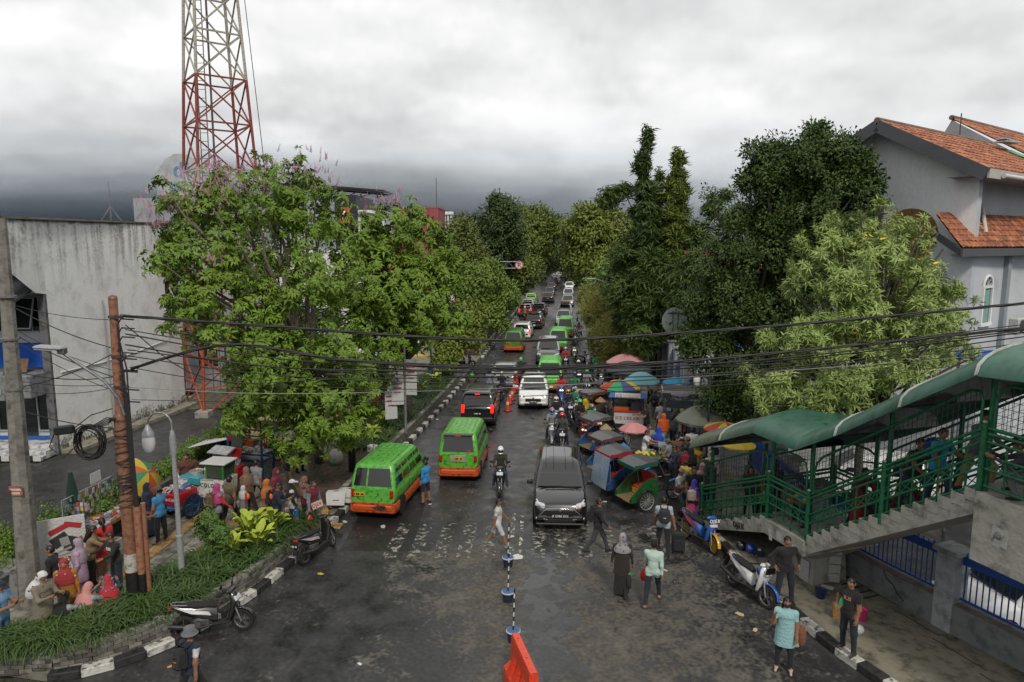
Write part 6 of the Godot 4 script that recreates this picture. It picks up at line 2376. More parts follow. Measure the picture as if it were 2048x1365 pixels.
func person(label:String,at:Vector3,face:float,pose:String,p:Dictionary,group:="") -> Node3D:
	# p: shirt, pants, skin, shoes colours (linear); sleeve 0 short, 1 long; legs 1 long, 0 shorts; head kind; skirt; h height
	var k:float=p.get("h",1.64)/1.655
	var cell:=.026 if at.z>-34.0 else .036
	var net:=body_net(pose,cell)
	var J:Dictionary=net.J
	var t:=thing("person",label,"person",at,face,group)
	t.scale=V(k*p.get("girth",1.0),k,k*p.get("girth",1.0))
	var skin:Color=p.get("skin",C(.27,.13,.07))
	var shirt:Color=p.shirt
	var pants:Color=p.pants
	var shoes:Color=p.get("shoes",C(.02,.018,.016))
	var sleeve:float=p.get("sleeve",.0)
	var sl_col:Color=p.get("sleeves",shirt)
	var legs:float=p.get("legs",1.0)
	var gloves:bool=p.get("gloves",false)
	var b:=MB.new()
	b.v=net.v.duplicate()
	b.ix=net.ix.duplicate()
	var n:int=b.v.size()
	var cols:=PackedColorArray()
	cols.resize(n)
	var reg:PackedByteArray=net.reg
	var tp:PackedFloat32Array=net.t
	var hem:float=J.hip.y - p.get("hem",.1)
	for i in n:
		var c:=shirt
		match reg[i]:
			1:
				c=sl_col if sleeve>.5 or tp[i]<.62 else skin
			2:
				c=sl_col if sleeve>.5 and tp[i]<.93 else skin
			3:
				c=skin if not gloves else C(.02,.02,.02)
			4:
				c=pants
				if b.v[i].y>hem and b.v[i].z<.15 and tp[i]<.3:
					c=shirt
			5:
				c=pants if legs>.5 or tp[i]<legs*2.0 - .2 else skin
			6:
				c=shoes
			7:
				c=skin
			8:
				c=shirt if b.v[i].y>hem else pants
		cols[i]=c
	b.c=cols
	if at.z>-45.0:
		add_hand(b,J,"l",cols[0] if false else skin,p.get("curl",.5))
		add_hand(b,J,"r",skin,p.get("curl",.5))
	part(t,"body",b,M.cloth)
	var hd:=part(t,"head",head_mesh(skin),M.skin)
	hd.position=J.head+V(0,.02,0)
	hd.rotation=V(J.hpitch,deg_to_rad(-p.get("look",.0)),0)
	headwear(hd,p,int(at.x*100)+int(-at.z*10))
	if p.has("skirt"):
		var y0:float=J.hip.y+.1
		var y1:float=p.get("skirt_end",.1)
		var w:float=p.get("flare",.25)
		var rings:=[]
		for q in 6:
			var u:=q/5.0
			var ring:=PackedVector3Array()
			for j in 20:
				var a:=TAU*j/20.0
				var r:=lerpf(.16,w,pow(u,.7))*(1.0+.05*u*sin(a*6.0+1.0))
				var cz:=lerpf(J.hip.z,(J.lankle.z+J.rankle.z)*.5,u)
				ring.append(V(cos(a)*r,lerpf(y0,y1,u),sin(a)*r*.82+cz))
			rings.append(ring)
		part(t,"skirt",mc(p.skirt).loft(rings,true,false),M.cloth)
	if p.has("tunic"):
		var rings:=[]
		for q in 4:
			var u:=q/3.0
			var ring:=PackedVector3Array()
			for j in 18:
				var a:=TAU*j/18.0
				var r:=lerpf(.165,.2,u)*(1.0+.04*u*sin(a*5.0))
				ring.append(V(cos(a)*r*1.1,lerpf(J.chest.y - .05,J.hip.y - .3,u),sin(a)*r*.85+lerpf(J.chest.z,J.hip.z,u)))
			rings.append(ring)
		part(t,"tunic",mc(p.tunic).loft(rings,true,false),M.cloth)
	if p.has("vest"):
		var v:=mc(p.vest)
		v.loft([PA([V(-.16,J.hip.y,.1),V(.16,J.hip.y,.1),V(.16,J.hip.y,.14),V(-.16,J.hip.y,.14)]),PA([V(-.17,J.chest.y,J.chest.z+.1),V(.17,J.chest.y,J.chest.z+.1),V(.17,J.chest.y,J.chest.z+.13),V(-.17,J.chest.y,J.chest.z+.13)])])
		part(t,"vest_back",v,M.cloth)
	if p.has("print"):
		part(t,"shirt_print",mc(p.print).rbox(V(0,J.chest.y - .02,J.chest.z - .118),V(.16,.09,.02),.008),M.cloth)
	if p.has("stripes"):
		for q in 7:
			var y:float=lerpf(J.hip.y+.05,J.chest.y+.05,q/6.0)
			var cz:float=lerpf(J.hip.z,J.chest.z,q/6.0)
			part(t,"stripe",mc(p.stripes).lathe(V(0,y,cz),[W(.135,-.012),W(.142,0),W(.135,.012)],16,Basis(),1.36,1.0),M.cloth)
	if p.has("bag"):
		var bg:Array=p.bag
		var ps:Transform3D=t.transform
		match bg[0]:
			"backpack":
				var o:=thing("backpack",bg[2],"backpack",at,face)
				o.scale=t.scale
				var cpos:Vector3=(J.belly+J.chest)*.5+V(0,.04,.21)
				part(o,"sack",mc(bg[1]).rbox(cpos,V(.3,.42,.17),.06),M.cloth)
				part(o,"pocket",mc(bg[1]*.85).rbox(cpos+V(0,-.08,.09),V(.22,.2,.07),.03),M.cloth)
				for s in [-1,1]:
					part(o,"strap",mc(bg[1]*.8).tube([cpos+V(s*.09,.2,-.05),J.chest+V(s*.1,.135,-.01),J.chest+V(s*.11,.02,-.125),J.belly+V(s*.14,.04,-.09),cpos+V(s*.13,-.18,-.06)],.02,5),M.cloth)
				if bg.size()>3:
					part(o,"patch",mc(bg[3]).rbox(cpos+V(0,-.02,.128),V(.07,.02,.01),.004),M.matte)
			"sling":
				var o:=thing("sling_bag",bg[2],"bag",at,face)
				o.scale=t.scale
				part(o,"pouch",mc(bg[1]).rbox(J.hip+V(.19,.06,bg[3] if bg.size()>3 else -.06),V(.1,.18,.24),.04),M.cloth)
				part(o,"strap",mc(bg[1]*.8).tube([J.hip+V(.18,.14,0),J.chest+V(.05,.0,-.14),J.lsh+V(.06,.075,0),J.chest+V(.02,-.05,.14),J.hip+V(.17,.14,.05)],.014,5),M.cloth)
			"sack":
				var o:=thing("shopping_bag",bg[2],"bag",at,face)
				o.scale=t.scale
				var h:Vector3=J[bg[3]+"hand"]+V(0,-.05,0)
				part(o,"bag",mc(bg[1]).lathe(h+V(0,-.42,0),[W(.05,0),W(.15,.05),W(.16,.2),W(.09,.33),W(.025,.42)],12,Basis(),1.0,.6),M.plastic)
				part(o,"handle",mc(bg[1]).tube([h+V(0,-.02,-.02),h+V(0,.06,0),h+V(0,-.02,.03)],.012,5),M.plastic)
	return t

func phone(label:String,t:Node3D,col:=C(.5,.52,.55)) -> void:
	var J:Dictionary=body_net("phone",.026 if t.position.z>-34.0 else .036).J
	var o:=solo("mobile_phone",label,"phone",mk(.02,.02,.02).rbox(Vector3.ZERO,V(.075,.15,.01),.004).kc(col).box(V(0,0,.006),V(.066,.13,.003)),M.plastic)
	o.transform=t.transform*TF(Basis(Vector3.RIGHT,-.6),J.rhand+(J.rhand - J.rwrist)*.6+V(-.03,.02,0))

func sag(a:Vector3,b:Vector3,s:float,n:=14) -> Array:
	var out:=[]
	for i in n+1:
		var u:=i/float(n)
		out.append(a.lerp(b,u) - V(0,4.0*s*u*(1.0 - u),0))
	return out

func cable(label:String,pts:Array,r:float,twist:=false,col:=C(.012,.012,.013)) -> void:
	if not twist:
		solo("overhead_cable",label,"cable",mc(col).tube(pts,r,5),M.cable)
		return
	var t:=thing("cable_bundle",label,"cable")
	for k in 3:
		var q:=[]
		for i in pts.size():
			var a:=i*1.3+k*TAU/3.0
			q.append(pts[i]+V(0,sin(a),cos(a))*r*.7)
		part(t,"strand",mc(col*(.8+.3*k)).tube(q,r*.62,5),M.cable)

func build_poles() -> void:
	# leaning concrete pole at the left edge
	var g:=thing("concrete_pole","tall square grey concrete pole at the left edge","pole",V(-11.95,.17,-16.32))
	var rings:=[]
	for q in [[.0,.27],[3.4,.21],[6.5,.16],[9.4,.12]]:
		var r:=PackedVector3Array()
		for j in 8:
			var a:=TAU*(j+.5)/8.0
			r.append(V(cos(a)*q[1]+q[0]*.02,q[0],sin(a)*q[1]))
		rings.append(r)
	part(g,"shaft",mk(.2,.19,.165).loft(rings,true,true,true),M.concrete)
	part(g,"painted_band",mk(.3,.1,.06).box(V(.06,2.95,.225),V(.34,.24,.02)),M.kerb)
	part(g,"white_print",mk(.5,.46,.42).box(V(.06,2.99,.237),V(.28,.05,.006)).box(V(.06,2.9,.237),V(.22,.05,.006)),M.kerb)
	for y in [5.4,6.6,7.6]:
		part(g,"steel_strap",mk(.25,.25,.25).lathe(V(y*.02,y,0),[W(.2,-.025),W(.2,.025)],8),M.metal)
	var at:Vector3=V(-9,.17,-15.68)
	var o:=thing("steel_pole","rusty orange steel utility pole wrapped in black cables","pole",at)
	var rust:=C(.27,.125,.075)
	part(o,"lower_shaft",mc(rust*.85).tube([Vector3.ZERO,V(.0,4.9,0)],[.16,.145],12),M.steel)
	part(o,"black_base",mk(.015,.015,.015).tube([V(0,-.02,0),V(0,1.15,0)],[.168,.164],12),M.steel)
	part(o,"white_band",mk(.4,.38,.34).tube([V(0,1.15,0),V(0,1.6,0)],[.164,.162],12),M.kerb)
	part(o,"upper_shaft",mc(rust).tube([V(.0,4.7,0),V(.04,7.6,0)],[.11,.095],12),M.steel)
	part(o,"joint_collar",mc(rust*.6).lathe(V(0,4.8,0),[W(.16,0),W(.17,.06),W(.12,.16)],12),M.steel)
	part(o,"pole_cap",mk(.16,.07,.05).lathe(V(.04,7.6,0),[W(.105,0),W(.08,.06),W(.01,.09)],12),M.steel)
	part(o,"side_duct",mc(rust*1.1).tube([V(.24,.2,.05),V(.24,2.75,.05)],.085,9),M.steel)
	part(o,"duct_base",mk(.015,.015,.015).tube([V(.24,.1,.05),V(.24,1.1,.05)],.088,9),M.steel)
	part(o,"side_duct",mc(rust).tube([V(.34,.2,-.04),V(.34,2.8,-.04)],.06,8),M.steel)
	var wrap:=mk(.02,.025,.025)
	for i in 30:
		var y:=rf(2.5,4.75)
		if i % 4==0:
			y=rf(3.2,3.5)
		var ring:=[]
		for j in 13:
			var a:=TAU*j/12.0
			ring.append(V(cos(a)*rf(.155,.18),y+.06*sin(a+i),sin(a)*rf(.155,.18)))
		wrap.tube(ring,rf(.006,.014),4)
	part(o,"cable_wrapping",wrap,M.cable)
	var ris:=mk(.012,.012,.013)
	for i in 9:
		var top:float=7.38 - [22,128,58,90,102,125,165,190,40][i]*.0113
		ris.tube([V(.22+.01*i,2.75,.08),V(.2+.012*i,4.2,.12),V(.19+.012*i,4.7,.1),V(.2+.012*i,lerpf(4.7,top,.6),.12),V(.16,top - .12,.12),V(.22,top+.02,.06),V(.5,top+.0,.04)],.018,5)
	part(o,"riser_cables",ris,M.cable)
	var br:=mk(.1,.09,.08)
	for y in [5.6,6.3,7.2]:
		br.box(V(.12,y,.1),V(.3,.06,.06))
		br.lathe(V(.26,y,.1),[W(.03,-.06),W(.05,.0),W(.03,.06)],8)
	part(o,"bracket",br,M.metal)
	var cb:=mk(.01,.01,.011)
	for i in 12:
		var ring:=[]
		for j in 17:
			var a:=TAU*j/16.0
			ring.append(V(-.62+.05*sin(i*2.3)+cos(a)*(.3+.03*sin(i*1.7)),4.35 - .04*cos(i*3.1)+sin(a)*(.36+.03*cos(i*2.9)),.15+i*.012+.05*cos(a+i)))
		cb.tube(ring,.014,4)
	for i in 5:
		cb.tube([V(-.4 - .05*i,4.68,.2),V(-.2,4.75+.04*i,.2),V(.0,4.9,.2)],.012,4)
	solo("cable_coil","big coil of black cable hanging beside the orange pole","cable coil",cb,M.cable,at)
	var jb:=thing("junction_box","black cable junction box hanging left of the orange pole","box",at)
	part(jb,"case",mk(.015,.016,.017).rbox(V(-1.25,4.6,.1),V(.44,.2,.16),.03,Basis(Vector3.BACK,.12)),M.plastic)
	part(jb,"lead",mk(.01,.01,.011).tube([V(-1.46,4.58,.1),V(-1.62,4.2,.12),V(-1.3,3.95,.15),V(-.9,4.3,.18)],.012,4).tube([V(-1.05,4.62,.1),V(-.6,4.95,.12),V(-.1,5.1,.1)],.012,4),M.cable)
	var lamp:=thing("street_light","grey flat headed street light on arm of the orange pole","street light",at)
	part(lamp,"arm",mk(.22,.23,.24).tube([V(.16,4.95,.1),V(.06,5.35,.14),V(-.18,5.75,.2),V(-.98,6.42,.34)],.035,7),M.metal)
	part(lamp,"head",mk(.3,.31,.32).rbox(V(-1.22,6.55,.38),V(.62,.07,.3),.03,Basis(Vector3.BACK,-.06)),M.plastic)
	part(lamp,"driver_box",mk(.2,.2,.2).rbox(V(-.98,6.47,.34),V(.16,.14,.16),.02),M.metal)
	part(lamp,"diffuser",mk(.45,.46,.46).rbox(V(-1.26,6.51,.38),V(.5,.02,.24),.005,Basis(Vector3.BACK,-.06)),M.lens)
	# lantern lamp posts
	for q in [[V(-8.45,.3,-16.91),1.0,"grey lamp post with white lantern globe in the corner planter",.0],[V(-2.14,.3,-72.7),1.15,"far lamp post with white globe near the no parking sign",.0],[V(7.94,.17,-27.54),.9,"dark lamp post with white globe among the umbrellas",.001]]:
		var t:=thing("lamp_post",q[2],"lamp post",q[0],q[3])
		var gc:=C(.3,.31,.32) if q[3]==.0 else C(.05,.055,.06)
		t.scale=Vector3.ONE*q[1]
		part(t,"shaft",mc(gc).lathe(Vector3.ZERO,[W(.085,0),W(.075,1.3),W(.095,1.32),W(.095,1.38),W(.065,1.4),W(.055,3.4),W(.06,3.45),W(.085,3.6),W(.08,3.9),W(.055,4.05),W(.03,4.1)],10),M.plastic)
		var arc:=[]
		for i in 11:
			var a:=PI*i/10.0
			arc.append(V(-.3+cos(a)*.3,4.25+sin(a)*.3,0))
		arc.push_front(V(0,4.05,0))
		part(t,"crook",mc(gc*1.1).tube(arc,.025,6),M.metal)
		part(t,"lantern_cap",mc(gc*1.3).lathe(V(-.6,3.95,0),[W(.15,0),W(.14,.08),W(.08,.2),W(.03,.3)],12),M.metal)
		part(t,"globe",mk(.62,.63,.63).lathe(V(-.6,3.52,0),[W(.03,.0),W(.11,.05),W(.15,.2),W(.15,.34),W(.13,.44)],14),M.lens)
	# overhead cables across the street
	var zz:=-15.5
	var list:=[
		["topmost thick twisted cable bundle sweeping across the whole street",[V(-8.65,7.4,-15.5),V(-5.17,7.15,-15.5),V(0,6.85,-15.5),V(5.31,7.13,-15.5),V(11.49,7.69,-15.5)],.03,true],
		["second thick cable bundle, sagging from the orange pole to right edge",[V(-8.62,6.19,-15.6),V(-6.35,6.74,-15.6),V(-3.66,6.37,-15.6),V(0,6.2,-15.6),V(4.25,6.39,-15.6),V(11.62,7.13,-15.6)],.032,true],
		["third cable from top, just under the second bundle",[V(-8.75,6.97,-15.7),V(-5.27,6.4,-15.7),V(0,6.05,-15.7),V(5.41,6.29,-15.7),V(11.71,7.02,-15.7)],.016,false],
		["fourth cable from top crossing before the tree crown",[V(-8.78,6.59,-15.8),V(-4.86,6.15,-15.8),V(0,5.94,-15.8),V(5.46,6.1,-15.8),V(11.79,6.91,-15.8)],.014,false],
		["fifth cable from top crossing the street",[V(-8.62,6.5,-15.5),V(-5.22,6.05,-15.5),V(0,5.86,-15.5),V(5.13,6.09,-15.5),V(11.59,6.8,-15.5)],.012,false],
		["sixth cable from top, thin and slack",[V(-8.66,6.22,-15.6),V(-5.95,5.84,-15.6),V(0,5.7,-15.6),V(5.4,5.96,-15.6),V(11.67,6.69,-15.6)],.01,false],
		["pale thin cable crossing beneath the black ones",[V(-8.79,5.74,-15.7),V(-5.31,5.59,-15.7),V(0,5.73,-15.7),V(6.56,6.15,-15.7),V(11.76,6.55,-15.7)],.009,false],
		["lowest thin cable crossing just above the van roofs",[V(-8.67,5.47,-15.6),V(-4.37,5.4,-15.6),V(0,5.54,-15.6),V(4.95,5.82,-15.6),V(11.7,6.39,-15.6)],.008,false],
		["slack pair cable midway between second bundle and lower wires",[V(-8.71,6.74,-15.6),V(-5.25,6.22,-15.6),V(0,6.15,-15.6),V(5.38,6.37,-15.6),V(11.63,7.08,-15.6)],.018,false],
		["thin wire just over the second bundle at right",[V(-8.69,7.08,-15.6),V(-4.78,6.49,-15.6),V(0,6.26,-15.6),V(5.37,6.49,-15.6),V(11.62,7.21,-15.6)],.012,false],
		["cable sagging from the orange pole behind the flowering tree",[V(-8.68,7.19,-15.6),V(-7.24,5.76,-16.5),V(-4.24,5.49,-18),V(0,5.57,-18),V(7.51,5.91,-18)],.012,false],
	]
	for c in list:
		var pts:=[]
		var cv:=Curve3D.new()
		var src:Array=c[1]
		for i in src.size():
			var tg:Vector3=(src[mini(i+1,src.size() - 1)] - src[maxi(i - 1,0)])/6.0
			cv.add_point(src[i],-tg if i>0 else Vector3.ZERO,tg if i<src.size() - 1 else Vector3.ZERO)
		var ln:=cv.get_baked_length()
		for i in 41:
			pts.append(cv.sample_baked(ln*i/40.0))
		cable(c[0],pts,c[2],c[3],C(.2,.2,.2) if "pale" in c[0] else C(.012,.012,.013))
	var names:=["first","second","third","fourth","fifth","sixth","seventh","eighth","ninth","tenth"]
	var ys:=[[612,640],[618,700],[664,745],[676,760],[690,790],[752,752],[770,768],[780,700],[790,772],[835,862]]
	for i in ys.size():
		cable("%s cable from top between the grey and orange poles" % names[i],sag(V(-11.45,7.71,-16.1)+V(0,(600 - ys[i][0])*.0113,0),V(-8.84,7.75,-15.6)+V(0,(600 - ys[i][1])*.0113,0),.08+.02*(i % 3)),.012 if i % 2 else .008,false)
	# right hand utility pole and its wires
	var up:=thing("utility_pole","thin concrete utility pole with lamp on the right pavement","pole",V(8.75,.1,-60))
	part(up,"shaft",mk(.2,.17,.13).tube([Vector3.ZERO,V(-.2,8.4,0)],[.16,.1],8),M.concrete)
	part(up,"lamp_arm",mk(.3,.3,.3).tube([V(-.1,5.0,0),V(-1.0,5.7,.1),V(-1.7,5.9,.15)],.04,6),M.metal)
	part(up,"lamp_head",mk(.4,.41,.42).rbox(V(-2.0,5.92,.15),V(.7,.1,.25),.03),M.plastic)
	for i in 4:
		cable("%s thin wire from the far utility pole towards the stairs" % names[i],sag(V(8.6,8.2 - i*.45,-60),V(9.2+i*.1,5.6 - i*.3,-30),.5),.02,false,C(.05,.05,.05))
	for i in 4:
		cable("%s thin wire strung across the far road" % names[i],sag(V(-2.2,6.2 - i*.6,-66),V(8.55,6.9 - i*.55,-60),.5),.016,false,C(.05,.05,.05))

func disc_sign(par:Node3D,at:Vector3,r:float,kind:String,face_cam:=true) -> void:
	var b:=Basis(Vector3.RIGHT,PI/2)
	var o:=part(par,"sign_disc",mc(C(.65,.65,.65) if face_cam else C(.32,.34,.34)).lathe(Vector3.ZERO,[W(r,-.015),W(r,.015)],28,b),M.plastic)
	o.position=at
	if not face_cam:
		part(o,"back_rib",mk(.08,.08,.08).box(V(-.12,0,.03),V(.04,r*1.5,.04)).box(V(.12,0,.03),V(.04,r*1.5,.04)).box(V(0,r*.6,.032),V(r*1.1,.05,.04)),M.metal)
		return
	var ring:=[]
	for i in 25:
		var a:=TAU*i/24.0
		ring.append(V(cos(a)*r*.9,sin(a)*r*.9,.018))
	part(o,"red_ring",mk(.55,.012,.015).tube(ring,r*.085,5,false),M.plastic)
	if kind=="P":
		letters(o,"P",r*1.5,C(.01,.01,.01),TF(Basis(),V(0,.0,.018)))
	else:
		part(o,"turn_arrow",mk(.01,.01,.01).tube([V(-.2*r,-.5*r,.02),V(-.2*r,.2*r,.02),V(0,.42*r,.02),V(.22*r,.2*r,.02),V(.22*r,-.1*r,.02)],r*.09,5),M.matte)
	part(o,"red_slash",mk(.55,.012,.015).bar(V(-.6*r,.6*r,.024),V(.6*r,-.6*r,.024),.02,r*.14),M.plastic)

func gantry(label:String,base:Vector3,h:float,reach:float,r:float,kind:String,front:=true) -> void:
	var t:=thing("road_sign",label,"road sign",base)
	var g:=C(.35,.36,.37)
	part(t,"post",mc(g).tube([Vector3.ZERO,V(0,h+.4,0)],[.11,.08],8),M.metal)
	part(t,"arm",mc(g).tube([V(0,h+.25,0),V(reach,h+.25,0)],.04,6).tube([V(0,h - .35,0),V(reach,h - .35,0)],.04,6),M.metal)
	for i in 6:
		var x:=reach*i/6.0
		part(t,"lattice",mc(g).bar(V(x,h - .35 if i % 2 else h+.25,0),V(x+reach/6.0,h+.25 if i % 2 else h - .35,0),.03,.03),M.metal)
	disc_sign(t,V(reach,h - .05,.1),r,kind,front)

func umbrella(label:String,top:Vector3,r:float,cols:Array,o:={}) -> void:
	var t:=thing(o.get("called","umbrella"),label,"umbrella",V(top.x,o.get("ground",.0),top.z))
	var h:float=top.y - o.get("ground",.0)
	var n:int=o.get("n",8)
	var rise:float=r*o.get("rise",.34)
	var hub:=Node3D.new()
	hub.name="canopy"
	t.add_child(hub,true)
	hub.position=V(0,h,0)
	hub.rotation=o.get("tilt",Vector3.ZERO)
	for i in n:
		var a0:=TAU*i/n
		var a1:=TAU*(i+1)/n
		var b:=mc(cols[i % cols.size()])
		var row:=[]
		for k in 5:
			var u:=k/4.0
			var y:=-rise*pow(u,1.8)
			var line:=[]
			for j in 4:
				var a:=lerpf(a0,a1,j/3.0)
				var dip:=1.0 - .035*sin(PI*j/3.0)*u
				line.append(b.p(V(cos(a)*r*u*dip,y - .03*r*sin(PI*j/3.0)*u,sin(a)*r*u*dip)))
			row.append(line)
		for k in 4:
			for j in 3:
				b.q(row[k][j],row[k][j+1],row[k+1][j+1],row[k+1][j])
		if o.get("valance",true):
			var q:=[V(cos(a0)*r,-rise,sin(a0)*r),V(cos(a1)*r,-rise,sin(a1)*r)]
			b.face([q[0],q[1],q[1]+V(0,-.1*r,0),q[0]+V(0,-.1*r,0)])
		part(hub,"canopy_panel",b,M.fabric)
		part(hub,"rib",mk(.2,.2,.2).tube([V(0,-.02,0),V(cos(a0)*r*.5,-rise*.3 - .015,sin(a0)*r*.5),V(cos(a0)*r,-rise - .01,sin(a0)*r)],.008,4),M.metal)
	part(hub,"finial",mk(.3,.3,.3).lathe(V(0,-.02,0),[W(.02,0),W(.02,.1),W(.008,.14)],6),M.plastic)
	part(t,"pole",mk(.45,.45,.45).tube([V(o.get("foot",.0),0,0),V(0,h,0)],.02,6),M.metal)

func cone_(label:String,at:Vector3) -> void:
	var t:=thing("traffic_cone",label,"traffic cone",at,rf(0,90),"orange traffic cones on the centre line")
	part(t,"base",mk(.02,.02,.02).rbox(V(0,.02,0),V(.4,.04,.4),.012),M.rubber)
	part(t,"cone",mk(.65,.06,.015).lathe(V(0,.035,0),[W(.15,0),W(.12,.08),W(.035,.7),W(.02,.72)],16),M.plastic)
	part(t,"white_band",mk(.6,.6,.6).lathe(V(0,.035,0),[W(.089,.34),W(.066,.5)],16),M.plastic)

func bucket_pole(label:String,at:Vector3,h:=1.0) -> void:
	var t:=thing("bucket_marker",label,"road marker",at,0,"striped poles set in paint buckets")
	part(t,"bucket",mk(.02,.03,.05).lathe(Vector3.ZERO,[W(.12,0),W(.15,.24),W(.155,.25)],16),M.plastic)
	part(t,"rim",mk(.45,.47,.5).lathe(V(0,.235,0),[W(.155,0),W(.172,.01),W(.172,.03),W(.155,.035)],18),M.plastic)
	part(t,"cement_fill",mk(.07,.13,.28).lathe(V(0,.25,0),[W(.15,0),W(.15,.025),W(.01,.03)],16),M.matte)
	var n:=9
	for i in n:
		part(t,"pole_band",mc(C(.01,.012,.02) if i % 2==0 else C(.6,.6,.58)).tube([V(i*.003,.27+h*i/n,0),V((i+1)*.003,.27+h*(i+1.0)/n,0)],.018,6),M.matte)

func build_street_things() -> void:
	gantry("no parking sign on a white lattice arm over left kerb",V(-2.3,.2,-64),6.9,2.95,.38,"P")
	gantry("no u turn sign half hidden in flowering tree leaves",V(-6.9,.2,-46),5.25,2.75,.5,"U")
	gantry("round road sign seen from its grey back by dark tree",V(9.6,.17,-32.5),5.3,-2.0,.62,"U",false)
	var i:=0
	for q in [V(-.24,0,-36.97),V(-.11,0,-38.76),V(0,0,-39.65),V(.12,0,-41.71)]:
		cone_(["orange cone nearest the camera of the centre line row","second orange cone along the centre line row","third orange cone along the centre line row","farthest orange cone beside a red plastic stack"][i],q)
		i+=1
	var st:=thing("cone_stack","stacked red plastic cones at far end of cone row","traffic cone",V(.28,0,-42.59))
	for k in 3:
		part(st,"cone",mk(.6,.03,.02).lathe(V(0,.18*k,0),[W(.16,0),W(.05,.6),W(.04,.62)],12),M.plastic)
	part(st,"base",mk(.5,.04,.02).rbox(V(0,.03,0),V(.42,.06,.42),.01),M.plastic)
	bucket_pole("striped pole in a bucket by the crossing centre line",V(-.11,0,-18.63))
	bucket_pole("striped pole in a bucket between crossing and barrier",V(-.1,0,-16.68))
	bucket_pole("striped pole in a white rimmed bucket behind the barrier",V(.03,0,-14.88))
	bucket_pole("striped pole in a bucket on the kerb under ojek board",V(-6.64,.17,-20.31),.75)
	# water filled barrier
	var b:=thing("plastic_barrier","orange red plastic road barrier at the bottom of photo","barrier",V(.24,0,-12.84),-14)
	var rings:=[]
	for q in [[.0,.26],[.3,.25],[.42,.11],[.95,.085],[1.0,.07]]:
		rings.append(PA([V(-q[1],q[0],-.7),V(q[1],q[0],-.7),V(q[1],q[0],.7),V(-q[1],q[0],.7)]))
	part(b,"shell",mk(.7,.06,.02).loft(rings,true,true,true),M.plastic)
	for z in [-.35,.0,.35]:
		for sd in [-1,1]:
			part(b,"buttress",mk(.66,.055,.02).loft([PA([V(sd*.09,.72,z - .07),V(sd*.1,.72,z+.07),V(sd*.09,.3,z+.1),V(sd*.09,.3,z - .1)]),PA([V(sd*.13,.62,z - .07),V(sd*.13,.62,z+.07),V(sd*.27,.3,z+.1),V(sd*.27,.3,z - .1)])],true,true,true),M.plastic)
	part(b,"end_lug",mk(.66,.055,.02).lathe(V(0,.45,.76),[W(.09,0),W(.09,.3),W(.05,.32)],12).lathe(V(0,.1,-.76),[W(.09,0),W(.09,.3),W(.05,.32)],12),M.plastic)
	for z in [-.5,.2]:
		part(b,"filler_hole",mk(.3,.01,.01).lathe(V(0,1.0,z),[W(.018,0),W(.018,.003)],8),M.matte)
	# umbrellas of the right hand market
	umbrella("large faded pink parasol farthest along the market",V(6.92,2.35,-42),1.2,[C(.5,.22,.23),C(.55,.26,.26)],{"rise":.4})
	umbrella("large dark grey parasol in front of the faded pink one",V(6.69,2.34,-39.5),1.3,[C(.06,.06,.07)],{"rise":.4})
	umbrella("light blue printed parasol behind the rainbow one",V(6.86,2.26,-36.5),1.0,[C(.16,.42,.46),C(.18,.46,.5)],{"rise":.5})
	umbrella("green blue yellow and red striped parasol over ice cart",V(5.49,2.12,-35),1.02,[C(.6,.42,.02),C(.05,.08,.2),C(.02,.3,.12),C(.4,.03,.02)],{"rise":.36})
	umbrella("small bright blue umbrella by the grey post",V(8.48,2.15,-35.5),.72,[C(.02,.34,.62),C(.02,.3,.56)],{"rise":.36})
	umbrella("small white umbrella with purple spots tipped on stall roof",V(8.22,2.09,-33.5),.58,[C(.5,.45,.55),C(.44,.38,.5)],{"rise":.4,"tilt":V(.35,0,0),"valance":false})
	umbrella("small pink umbrella over the fruit cart",V(5.01,1.7,-28),.62,[C(.58,.24,.24),C(.54,.21,.21)],{"rise":.42,"foot":-.2})
	umbrella("big grey green parasol beside the dark lamp post",V(8.04,2.34,-28.5),1.2,[C(.2,.21,.165),C(.17,.18,.145)],{"rise":.5})
	umbrella("yellow and red umbrella behind the stair canopy's low end",V(8.12,2.24,-26),.8,[C(.6,.45,.04),C(.5,.06,.05)],{"rise":.3})
	umbrella("lavender umbrella touching the stair canopy's low end",V(7.58,2.24,-24.5),.66,[C(.3,.28,.45)],{"rise":.3,"tilt":V(.2,0,.2)})
	umbrella("plain yellow umbrella seen under the stair canopy",V(7.88,2.28,-23.6),.6,[C(.62,.46,.04)],{"rise":.36})
	umbrella("yellow and orange parasol beside the flowering tree's lower leaves",V(-11.53,1.31,-29),1.0,[C(.6,.42,.08),C(.5,.14,.06)],{"ground":.16,"rise":.4})
	umbrella("tilted striped umbrella by the merchandise stall",V(-11.32,1.96,-21),.7,[C(.5,.1,.03),C(.55,.4,.04),C(.04,.22,.1)],{"ground":.16,"tilt":V(.3,0,-.9),"rise":.5})
	# low wall and spiked railing behind the left vendors
	var w:=thing("spiked_wall","low dark concrete wall with iron spikes behind left vendors","wall")
	var spike:=mk(.02,.02,.02).tube([Vector3.ZERO,V(0,.42,0)],[.014,.004],5).mesh()
	for k in 11:
		var z:=-15.6 - k*2.2
		var a:=V(lane(z,-12.8),.5,z)
		var c:=V(lane(z - 2.16,-12.8),.5,z - 2.16)
		part(w,"wall_panel",mk(.1,.1,.095).bar(a,c,.26,.75),M.concrete)
		for m in 5:
			piece(w,"spike",spike,M.metal,TF(Basis(),a.lerp(c,(m+.5)/5.0)+V(0,.36,0)))
